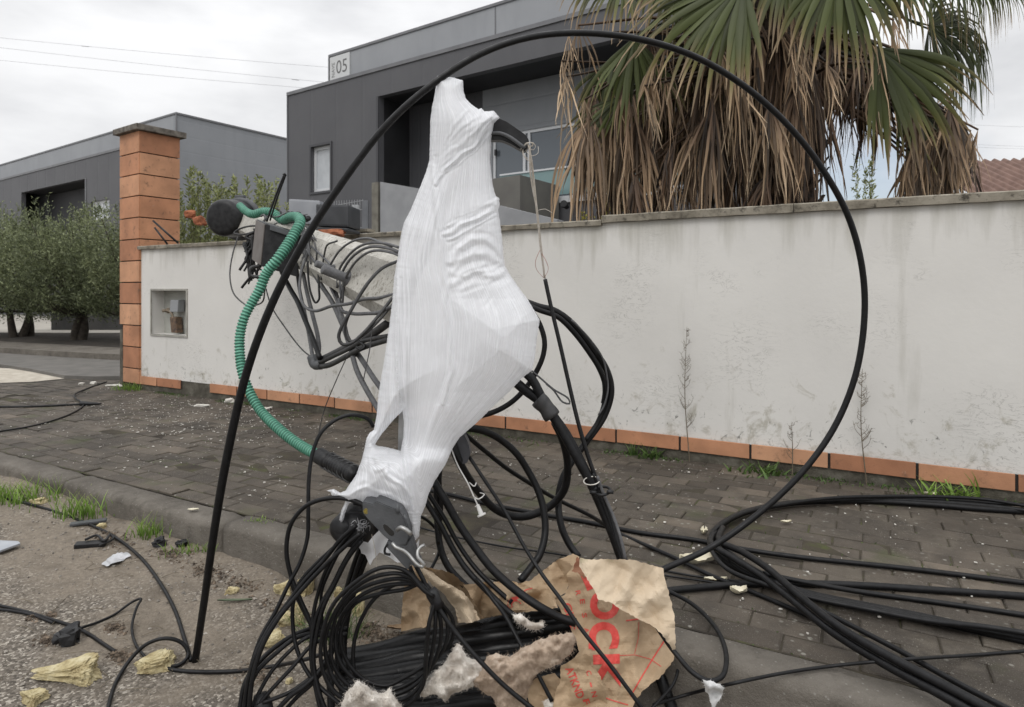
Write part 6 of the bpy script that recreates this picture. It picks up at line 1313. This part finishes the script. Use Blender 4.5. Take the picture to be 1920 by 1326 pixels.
sd1 = np.abs(x_-xs); rg += np.where((y_ > 520)&(y_ < 960), .007*np.exp(-(sd1/3.2)**2)-.006*np.exp(-((sd1-7)/4)**2), 0)
rg += ridge([(684,838),(700,832),(706,840),(730,843),(752,849)], .014, 4)+ridge([(690,850),(712,856),(728,846)], .010, 4)
rg += ridge([(700,880),(724,870),(722,888),(752,905),(770,930)], .012, 5)+ridge([(650,925),(690,915),(730,925),(765,950)], .009, 4.5)
for k in range(4): rg += ridge([(762,962+6*k),(778,968+6*k),(788,966+6*k)], .006, 2.4)
# something angular (the broken pole end) pushing from inside
fx = np.minimum.reduce([(x_-845)/95, (1012-x_)/60, (y_-560)/70, (735-y_)/80]); fac = np.clip(fx, 0, 1)*.6
bul = np.sqrt(np.clip(1-(1-np.clip(dist/np.maximum(wid*.42, 14), 0, 1))**2, 0, 1)); amp = .16*np.tanh(wid*.00075/.15)
edge = np.clip(dist/7, 0, 1)
Yf = 2.27-amp*bul-.05*fac-(s1+wr+rg)*edge-.05*low; Yb = 2.27+amp*1.35*bul+.06*fac+(s1*.8)*edge-.05*low
Yf = Yf+lerp_tab(y_, [(142,0),(400,0),(1000,-.05)], 40); Yb = Yb+lerp_tab(y_, [(142,0),(400,0),(1000,-.05)], 40)
ps = empty('plastic_sheet', Vector((-.12, 2.25, .2)), 'white translucent plastic film stretched and knotted over the pole end and cables', 'plastic sheet')
fo = make('film', np.r_[unproj(P, Yf), unproj(P, np.maximum(Yb, Yf+.0006))], [tuple(f) for f in Fq.tolist()]+[tuple(i+len(P) for i in reversed(f)) for f in Fq.tolist()], MAT_FILM, ps)
fuv = np.where(right, uu*1.0+.3, uu*.35); fuv = fuv*(1-lowm)+lowm*(ang*.22+2)
for nm_, ar_ in (('fu', fuv), ('fv', y_/240.)):
    at_ = fo.data.attributes.new(nm_, 'FLOAT', 'POINT'); at_.data.foreach_set('value', np.r_[ar_, ar_+.37].astype(np.float32))
# thin hanging flap below the clamp
fl = [(668,1012),(690,1018),(700,1005),(720,985),(745,1000),(768,1040),(786,1010),(785,1030),(778,1052),(745,1055),(728,1044),(712,1036),(698,1052),(694,1060),(684,1040),(678,1038),(674,1028)]
P2, F2, d2 = mesh2d(fl, 3.2, jit=.6, seed=8); Y2 = 2.17+.03*vn(P2[:,0]/14, P2[:,1]/40, 3)+.02*vn(P2[:,0]/30, P2[:,1]/20, 5)
make('flap', unproj(P2, Y2), [tuple(f) for f in F2.tolist()], MAT_FILM, ps)
fl = [(640,956),(650,960),(652,980),(646,1000),(640,1014),(637,1000),(638,975)]
P2, F2, d2 = mesh2d(fl, 3, jit=.4, seed=9); make('torn_strip', unproj(P2, 2.22+.02*vn(P2[:,0]/10, P2[:,1]/14, 4)), [tuple(f) for f in F2.tolist()], MAT_FILM, ps)

# ---------------- kraft paper sack ----------------
def crumple(P, sd, a=1.0, sc=1.0):
    x_, y_ = P[:,0]/sc, P[:,1]/sc
    # sharp creases: every fold line bends the paper along itself, small ones only near their centre
    rs = np.random.RandomState(sd); out_ = np.zeros(len(P)); x0, y0 = x_.min(), y_.min(); w_, h_ = np.ptp(x_)+1, np.ptp(y_)+1
    for n, slope, rad in ((7, .00055, 400), (int(w_*h_/1500)+6, .00085, 42), (int(w_*h_/420)+10, .00060, 17)):
        for i in range(n):
            cx_, cy_, th = rs.uniform(x0, x0+w_), rs.uniform(y0, y0+h_), rs.uniform(0, np.pi); d_ = np.abs((x_-cx_)*np.cos(th)+(y_-cy_)*np.sin(th))
            r_ = np.hypot(x_-cx_, y_-cy_); sl = slope*rs.uniform(.4,1.3)*rs.choice((-1,1))
            out_ += sl*np.minimum(d_, 200) if rad > 300 else sl*np.clip(rad-d_*1.0-.35*r_, 0, None)
    A = np.c_[x_, y_, np.ones(len(P))]; out_ -= A@np.linalg.lstsq(A, out_, rcond=None)[0]
    return out_*a*.72+.0008*vn(x_/6, y_/6, sd+3)
kp = empty('paper_sack', W(1150, 1320, 2.1), 'torn crumpled brown kraft paper sack with red lettering lying over the black pipes', 'paper sack')
def paper(name, poly, Yfun, mat, sd, a=1., step=4.2, jit=1.2, thick=.0012):
    P, Fq, d_ = mesh2d(poly, step, jit=jit, seed=sd); Y_ = Yfun(P); n = len(P)
    V = np.r_[unproj(P, Y_), unproj(P, Y_+thick)]
    ed = {}
    for f in Fq.tolist():
        for k in range(3):
            e = (f[k], f[(k+1)%3]); ed[e] = 1
    rim = [(e[0], e[1], e[1]+n, e[0]+n) for e in ed if (e[1], e[0]) not in ed]
    return make(name, V, [tuple(f) for f in Fq.tolist()]+[tuple(i+n for i in reversed(f)) for f in Fq.tolist()]+[tuple(reversed(r_)) for r_ in rim], mat, kp, smooth=False)
def Ymain(P):
    x_, y_ = P[:,0], P[:,1]
    base = 2.22-.0011*(y_-1150)-.0009*np.abs(x_-1130)*0+.10*((x_-1150)/120)**2*np.where(x_ > 1150, .6, .3)
    return base-crumple(P, 17, .7)
main = [(1062,1078),(1075,1062),(1090,1056),(1118,1080),(1150,1100),(1185,1128),(1215,1158),(1240,1192),(1266,1222),(1262,1240),(1238,1270),(1205,1295),(1188,1322),(1180,1340),(1042,1340),(1048,1305),(1066,1262),(1070,1240),(1086,1222),(1080,1200),(1070,1178),(1060,1160),(1048,1138),(1034,1122),(1058,1116),(1066,1100)]
paper('printed_face', main, Ymain, MAT_KRAFT, 17)
def Yflap(P):
    x_, y_ = P[:,0], P[:,1]; return 2.135+.00022*(x_-1150)-.0007*(y_-1100)+.05*np.clip((1100-x_)/40,0,1)-crumple(P, 27, .62)-.045*np.clip(polydist(P,[(1120,1132),(1160,1150),(1215,1180),(1240,1192)],False)*-1/14+1,0,1)
flapp = [(1088,1046),(1105,1049),(1140,1048),(1185,1050),(1215,1058),(1244,1066),(1248,1090),(1256,1120),(1265,1155),(1267,1200),(1266,1226),(1252,1205),(1238,1186),(1218,1170),(1195,1160),(1170,1146),(1145,1130),(1122,1125),(1115,1108),(1106,1095),(1092,1072),(1086,1062)]
paper('folded_flap', flapp, Yflap, MAT_KRAFT2, 27)
def Yleft(P):
    x_, y_ = P[:,0], P[:,1]; return 2.42-.00028*(x_-760)-.0006*(y_-1080)-crumple(P, 37, 1.9)
left = [(790,1066),(800,1064),(832,1070),(850,1076),(872,1096),(905,1092),(962,1090),(972,1094),(996,1088),(1020,1068),(1048,1048),(1074,1038),(1086,1044),(1088,1062),(1070,1088),(1062,1112),(1040,1122),(1046,1140),(1000,1146),(955,1150),(905,1160),(880,1166),(858,1168),(856,1150),(846,1128),(826,1104),(806,1084)]
paper('crumpled_back', left, Yleft, MAT_KRAFT, 37)
def Ypk(P): return 2.45-.0005*(P[:,1]-1080)-.0003*(P[:,0]-760)-crumple(P, 47, 1.4)
paper('torn_corner', [(752,1080),(764,1062),(778,1058),(786,1046),(798,1062),(800,1072),(802,1100),(806,1130),(806,1160),(798,1176),(770,1180),(752,1184),(753,1150),(756,1120),(758,1100)], Ypk, MAT_KRAFT, 47)
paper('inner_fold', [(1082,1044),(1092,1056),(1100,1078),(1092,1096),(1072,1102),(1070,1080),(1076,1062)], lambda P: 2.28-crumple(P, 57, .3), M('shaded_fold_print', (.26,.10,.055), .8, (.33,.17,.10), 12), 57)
paper('lower_tear', [(1052,1248),(1072,1238),(1096,1226),(1112,1232),(1106,1248),(1122,1262),(1136,1290),(1140,1340),(1036,1340),(1040,1300),(1050,1280)], lambda P: 2.03-crumple(P, 67, .7), MAT_KRAFT, 67)
paper('bottom_scrap', [(985,1285),(1010,1270),(1040,1262),(1052,1275),(1045,1300),(1030,1340),(1000,1340),(990,1310)], lambda P: 2.06-crumple(P, 77, .6), MAT_KRAFT, 77)
paper('rolled_strap', [(780,1062),(792,1063),(806,1070),(836,1092),(868,1110),(884,1130),(900,1162),(880,1168),(860,1168),(854,1144),(834,1116),(808,1094),(786,1078)], lambda P: 2.27-.0004*(P[:,0]-780)+.06*np.clip(polydist(P,[(786,1066),(836,1098),(868,1126),(880,1168)],False)/16,0,1)**2-crumple(P, 87, .8), MAT_KRAFT2, 87)
paper('folded_panel', [(868,1096),(905,1094),(936,1093),(962,1092),(972,1112),(968,1130),(985,1146),(950,1152),(905,1160),(894,1140),(886,1124)], lambda P: 2.36-.0003*(P[:,0]-870)-crumple(P, 97, 1.3), MAT_KRAFT, 97)
# printing on the sack: each mark follows the folded paper
def print_on(s_, cx_, cy_, w_, h_, ang_, Yfun, name='print', clip=None, sdn=17):
    a, f = text_mesh(s_, 1, .05 if w_ > 45 and len(s_) == 1 else .012); mx_ = a.max(0); bm = bmesh.new(); vs_ = [bm.verts.new((p[0]/mx_[0]*w_-w_/2, p[1]/mx_[1]*h_-h_/2, 0)) for p in a]
    for q in f:
        try: bm.faces.new([vs_[i] for i in q])
        except Exception: pass
    bmesh.ops.triangulate(bm, faces=bm.faces[:])
    for _ in range(5):
        ee = [e for e in bm.edges if e.calc_length() > 4.5]
        if not ee: break
        bmesh.ops.subdivide_edges(bm, edges=ee, cuts=1); bmesh.ops.triangulate(bm, faces=bm.faces[:])
    bm.verts.index_update(); co_ = np.array([tuple(v.co)[:2] for v in bm.verts]); fs = [tuple(v.index for v in f_.verts) for f_ in bm.faces]; bm.free()
    ca, sa = math.cos(ang_), math.sin(ang_); Q = np.c_[cx_+co_[:,0]*ca-(-co_[:,1])*sa, cy_+co_[:,0]*sa+(-co_[:,1])*ca]
    return Q, fs
_mp, _mf, _ = mesh2d(main, 4.2, jit=1.2, seed=17)
def surf(Q, P, Fq, Yv):
    """depth of the actual triangulated paper under each printed vertex"""
    o_ = np.empty(len(Q)); T0 = P[Fq]; cen = T0.mean(1)
    for i, q in enumerate(Q):
        idx = np.argsort(((cen-q)**2).sum(1))[:14]; best = None
        for k in idx:
            a, b_, c_ = T0[k]; d_ = (b_[1]-c_[1])*(a[0]-c_[0])+(c_[0]-b_[0])*(a[1]-c_[1])
            if abs(d_) < 1e-9: continue
            l1 = ((b_[1]-c_[1])*(q[0]-c_[0])+(c_[0]-b_[0])*(q[1]-c_[1]))/d_; l2 = ((c_[1]-a[1])*(q[0]-c_[0])+(a[0]-c_[0])*(q[1]-c_[1]))/d_; l3 = 1-l1-l2; m_ = min(l1,l2,l3)
            if best is None or m_ > best[0]: best = (m_, l1*Yv[Fq[k][0]]+l2*Yv[Fq[k][1]]+l3*Yv[Fq[k][2]])
            if m_ >= 0: break
        o_[i] = best[1]
    return o_
_my = Ymain(_mp)
VV = []; FF = []
def addprint(Q, fs):
    ok = inpoly(Q, main); Y_ = surf(Q, _mp, _mf, _my)-.0022; n0_ = len(VV); VV.extend(unproj(Q, Y_).tolist()); FF.extend([tuple(i+n0_ for i in f) for f in fs if all(ok[i] for i in f)])
A90 = R(84)
for (s_, cx_, cy_, w_, h_, an) in [('O',1134,1134,56,56,R(82)), ('C',1132,1192,52,58,R(86)), ('K',1138,1262,70,50,R(88)), ('I',1101,1092,30,12,R(66)),
    ('R',1084,1112,9,9,R(80)), ('E',1092,1128,9,9,R(84)), ('S',1096,1154,9,9,R(84)), ('A',1100,1182,9,9,R(84)), ('I',1108,1212,9,9,R(86)),
    ('CIRE',1070,1156,52,15,R(72)), ('ATKND',1080,1268,58,17,R(70)), ('C',1110,1252,9,9,R(70)), ('I',1106,1280,9,3,R(76)), ('N',1116,1300,10,10,R(76)), ('F',1104,1318,14,14,R(76))]:
    if 'ATKND' in s_ or cy_ > 1240 and cx_ < 1125: continue
    addprint(*print_on(s_, cx_, cy_, w_, h_, an, Ymain))
def stroke(pts, w_):
    L_ = []; 
    for i in range(len(pts)-1):
        a, b_ = np.array(pts[i], float), np.array(pts[i+1], float); k = max(1, int(np.hypot(*(b_-a))/4))
        for j in range(k): L_.append(a+(b_-a)*j/k)
    L_.append(np.array(pts[-1], float)); Q = []
    for i, p in enumerate(L_):
        d_ = L_[min(i+1, len(L_)-1)]-L_[max(i-1, 0)]; d_ = d_/max(np.hypot(*d_), 1e-6); n_ = np.array([-d_[1], d_[0]])*w_/2; Q += [p-n_, p+n_]
    return np.array(Q), [(2*i, 2*i+1, 2*i+3, 2*i+2) for i in range(len(L_)-1)]
for pts, w_ in [([(1248,1198),(1226,1232),(1204,1268),(1182,1306)], 2.6), ([(1174,1164),(1188,1162),(1204,1160)], 2.4), ([(1150,1230),(1190,1228),(1220,1236),(1240,1250)], 1.2), ([(1198,1166),(1197,1196),(1190,1226)], 1.0), ([(1128,1306),(1150,1314),(1178,1322)], 2.)]: addprint(*stroke(pts, w_))
make('red_print', VV, FF, MAT_REDINK, kp, smooth=False)
_lp, _lf, _ = mesh2d([(1052,1248),(1072,1238),(1096,1226),(1112,1232),(1106,1248),(1122,1262),(1136,1290),(1140,1340),(1036,1340),(1040,1300),(1050,1280)], 4.2, jit=1.2, seed=67); _ly = 2.03-crumple(_lp, 67, .7)
VV = []; FF = []; main_ = main; 
def addprint2(Q, fs):
    Y_ = surf(Q, _lp, _lf, _ly)-.0022; n0_ = len(VV); VV.extend(unproj(Q, Y_).tolist()); FF.extend([tuple(i+n0_ for i in f) for f in fs])
for (s_, cx_, cy_, w_, h_, an) in [('ATKND',1078,1280,62,15,R(68)), ('C',1104,1262,9,9,R(70)), ('I',1108,1284,9,3,R(76)), ('N',1114,1302,10,10,R(76)), ('F',1100,1318,14,12,R(76))]: addprint2(*print_on(s_, cx_, cy_, w_, h_, an, None))
make('red_print', VV, FF, MAT_REDINK, kp, smooth=False)
# red print showing on the crumpled part
_bp, _bf, _ = mesh2d(left, 4.2, jit=1.2, seed=37); _by = Yleft(_bp); VV = []; FF = []
def addprint3(Q, fs):
    Y_ = surf(Q, _bp, _bf, _by)-.0022; n0_ = len(VV); VV.extend(unproj(Q, Y_).tolist()); FF.extend([tuple(i+n0_ for i in f) for f in fs])
c0_ = [(968+12*math.cos(a), 1134+11*math.sin(a)) for a in np.linspace(2.6, 6.0, 14)]; addprint3(*stroke(c0_, 9)); addprint3(*stroke([(978,1112),(986,1106),(998,1103)], 1.6))
make('red_print', VV, FF, MAT_REDINK, kp, smooth=False)

# ---------------- mineral wool ----------------
def wool(label, poly, Y0, bulge, seed, nf=900, name='wool_clump', mat=MAT_WOOL, fl=.026, step=5, fr=.00042):
    P, Fq, d_ = mesh2d(poly, step, jit=2.0, seed=seed); rs = np.random.RandomState(seed); random.seed(seed)
    x_, y_ = P[:,0], P[:,1]; n1_ = vn(x_/18, y_/14, seed)+.6*vn(x_/8, y_/7, seed+1)+.35*vn(x_/4, y_/3.5, seed+2)
    bl = np.sqrt(np.clip(1-(1-np.clip(d_/26, 0, 1))**2, 0, 1)); e = np.clip(d_/8, 0, 1)
    Yf = Y0-bulge*bl-n1_*.048*e; Yb = Y0+bulge*.7*bl; V = np.r_[unproj(P, Yf), unproj(P, np.maximum(Yb, Yf+.001))]
    root = empty(name, Vector((V[:,0].mean(), Y0, V[:,2].min())), label, 'insulation', 'mineral wool torn out over the pipes')
    make('fibre_mass', V, [tuple(f) for f in Fq.tolist()]+[tuple(i+len(P) for i in reversed(f)) for f in Fq.tolist()], mat, root)
    b = MB(); flow = rs.uniform(-1,1)
    for i in range(nf):
        k = random.randrange(len(P)); p = Vector(V[k]); d0 = Vector((math.cos(flow+vn(P[k,0]/40, P[k,1]/40, 7)*8), -.12*random.random(), math.sin(flow+vn(P[k,0]/40, P[k,1]/40, 8)*8))).normalized()
        L_ = fl*random.uniform(.3, 1.2)
        if d_[k] < 5: c_ = P[k]-P.mean(0); d0 = (d0*random.choice((-1,1))+Vector((c_[0], 0, -c_[1])).normalized()*.5+rv3()*.4).normalized(); L_ *= .45
        Q = [p]
        for j in range(4): d0 = (d0+rv3()*.75).normalized(); p = p+d0*L_/4; Q.append(p)
        nx_ = d0.orthogonal().normalized(); vv_ = []
        for j, q in enumerate(Q):
            r_ = fr*(1.3-.25*j)
            for a in (0, 2.09, 4.19): vv_.append(q+(nx_*math.cos(a)+d0.cross(nx_)*math.sin(a))*r_)
        b.add(vv_, [(3*j+c_, 3*j+(c_+1)%3, 3*j+3+(c_+1)%3, 3*j+3+c_) for j in range(4) for c_ in range(3)])
    b.build('loose_fibres', mat, root); return root
MAT_WOOLW = M('pale_wool', (.44,.39,.335), .95, (.76,.72,.66), 18, bump=.4, bscale=120)
wool('pale wool clump at the bottom edge in front of the round coil', [(636,1340),(640,1318),(650,1298),(662,1288),(670,1276),(684,1284),(700,1296),(716,1300),(730,1290),(738,1304),(752,1322),(760,1340)], 2.0, .05, 201, 1200, mat=MAT_WOOLW)
wool('whitish wool clump between the coil and the tan wool', [(774,1296),(790,1278),(812,1262),(836,1240),(856,1206),(866,1212),(874,1232),(900,1240),(918,1256),(905,1276),(880,1290),(850,1300),(835,1316),(815,1302),(795,1308)], 2.08, .05, 202, 1500, mat=MAT_WOOLW)
wool('tan wool sheet draped over the pipes beside the printed sack', [(880,1278),(900,1256),(912,1232),(930,1224),(955,1232),(985,1212),(1010,1200),(1040,1190),(1074,1186),(1080,1204),(1070,1226),(1052,1244),(1020,1256),(1002,1272),(990,1300),(985,1340),(935,1340),(925,1310),(905,1296)], 2.06, .05, 203, 2600)
wool('small tuft of grey wool caught on the cable above the pipes', [(962,1152),(975,1150),(988,1160),(1004,1168),(1018,1164),(1020,1176),(1004,1182),(984,1176),(970,1166)], 2.1, .02, 204, 300, fl=.03, mat=MAT_WOOLW)
wool('scrap of torn white film on the small cable loop at the kerb', [(1318,1274),(1332,1276),(1350,1282),(1359,1290),(1352,1308),(1344,1318),(1340,1330),(1334,1326),(1330,1306),(1322,1292)], 1.98, .01, 205, 90, name='film_scrap', fl=.02, mat=M('scrap_film', (.42,.42,.41), .5, (.6,.6,.6), 30))
wool('tiny wisp of wool hanging at the bottom edge by the paper sack', [(1018,1316),(1028,1310),(1038,1318),(1036,1340),(1024,1340)], 2.02, .012, 206, 120, fl=.02, mat=MAT_WOOLW)
# dirt, crumbs and fluff gathered on the road and in the gutter: nobody could count it
db = MB(); random.seed(230)
for (px, py, a_, b_, n) in [(745,1212,.20,.09,420),(690,1182,.09,.06,150),(215,1178,.05,.03,110),(88,1202,.05,.03,110),(222,1232,.06,.03,130),(395,1075,.16,.06,260),(480,1265,.10,.05,120),(60,1160,.04,.02,50),(540,1150,.18,.05,220),(210,1010,.16,.07,160),(320,1040,.12,.05,160),(95,1155,.03,.02,60),(450,1100,.15,.05,120)]:
    c0 = GR(px, py); s0, t0_ = st(c0)
    for i in range(n):
        s = s0+random.gauss(0,a_*.55); t_ = min(t0_+random.gauss(0,b_*.6), KERBT-.02); rr_ = math.hypot((s-s0)/a_, (t_-t0_)/b_); h = max(0, .020*(1-rr_))*random.random()
        p = S(s, t_, ground_h(s, t_)+h); r_ = random.choice((.002,.003,.004,.006,.010))*random.uniform(.7,1.4)
        V = [p+Vector(q)*r_*random.uniform(.5,1.3) for q in ((1,0,0),(-1,0,0),(0,1,0),(0,-1,0),(0,0,.8),(0,0,-.8))]
        db.add(V, [(0,2,4),(2,1,4),(1,3,4),(3,0,4),(2,0,5),(1,2,5),(3,1,5),(0,3,5)])
        if random.random() < .3:
            q = p+rv3()*.03; q.z = p.z+random.uniform(0,.012); db.tube([p, p.lerp(q,.5)+up*.004, q], .0007, 3)
o = tag(db.build('dirt_crumbs', M('brown_dirt', (.05,.037,.027), .95, (.19,.145,.105), 45, rnd=.4)), 'brown soil crumbs and fibres gathered in the gutter and round the debris', 'dirt'); o['kind'] = 'stuff'
curl('fallen_leaf', GR(765,1192)+up*.03, .09, .018, .05, M('tan_leaf', (.17,.11,.06), .8, (.25,.17,.10), 20), 'tan dry leaf in the gutter seen through the coil', .01)
curl('fallen_leaf', GR(440,1130)+up*.008, .08, .009, .05, M('olive_leaf', (.06,.08,.045), .7, (.09,.11,.06), 20), 'long narrow green leaf on the road right of the big cable foot', .004)
# scraps on the road at left
def scrap(name, poly, thick, mat, label, cat, h=.006):
    b = MB(); P_ = [GR(x_, y_, h) for x_, y_ in poly]; c_ = sum(P_, Vector())/len(P_); b.prism(P_, Vector((0,0,thick))); o = b.build(name, mat); tag(o, label, cat); return o
scrap('metal_blade', [(-60,1030),(-60,1014),(34,1018),(38,1022),(0,1036)], .01, M('pale_metal', (.30,.32,.35), .3, (.4,.42,.45), 10, metal=.4), 'flat pale blue-grey metal strip entering at the left edge', 'metal strip', .02)
b = MB(); P_ = GR(170,1024,.0); b.box(GR(138,1030,.004), Vector((.15,.03,0)), Vector((-.02,.055,0)), up*.022, .005); b.tube([GR(160,1012,.03), GR(180,1004,.03), GR(196,1014,.03), GR(206,1002,.03)], .007, 7); b.tube([GR(185,1024,.02), GR(212,1010,.025), GR(206,1002,.03)], .006, 7)
tag(b.build('clamp_scrap', MAT_BLACKPL), 'broken black clamp body with a bent arm lying on the dirt', 'plastic scrap')
b = MB(); b.box(GR(130,988,.004), Vector((.17,.075,0)), Vector((-.02,.04,0)), up*.014, .004); tag(b.build('plastic_strip', MAT_GREYPL), 'dark plastic strip lying at the kerb behind the broken clamp', 'plastic scrap')
for (px, py, r_, lb) in [(298,1022,.030,'crumpled black scrap at the kerb, left of two'), (340,1024,.026,'crumpled black scrap at the kerb, right of two')]:
    chunk('rubber_scrap', GR(px, py), r_, r_, r_*.7, .4, int(px), MAT_BLACKPL, lb, 'plastic scrap', sharp=.5)
chunk('cable_clip', GR(128,1206), .042, .032, .035, .5, 77, MAT_BLACKPL, 'black plastic clip hanging under the double cable on the road', 'plastic scrap', sharp=.5, sub=3)
P2, F2, d2 = mesh2d([(190,1058),(205,1045),(220,1036),(240,1036),(246,1042),(228,1052),(212,1056),(200,1062)], 4, jit=1, seed=12)
Vf = [GR(p[0], p[1], .012+.02*float(vn(p[0]/6, p[1]/5, 2))) for p in P2]
tag(make('film_scrap', Vf, [tuple(f) for f in F2.tolist()], M('clear_film', (.40,.41,.42), .3, (.5,.5,.52), 30)), 'small crumpled piece of clear film on the dirt near the broken clamp', 'plastic scrap')
# twigs
b = MB(); random.seed(220)
for i in range(70):
    px, py = random.uniform(0,700), random.uniform(960,1310); p = GR(px, py, .006); 
    if st(p)[1] > KERBT-.05: continue
    a = random.uniform(0,6.28); L_ = random.uniform(.03,.16); q = p+Vector((math.cos(a)*L_, math.sin(a)*L_, .003)); b.tube([p, p.lerp(q,.5)+Vector((0,.006,.004)), q], [.0016,.0013,.0008], 4)
o = tag(b.build('twigs', MAT_DRYSTEM, smooth=True), 'thin dry twigs and straw strewn over the road', 'twigs'); o['kind'] = 'stuff'
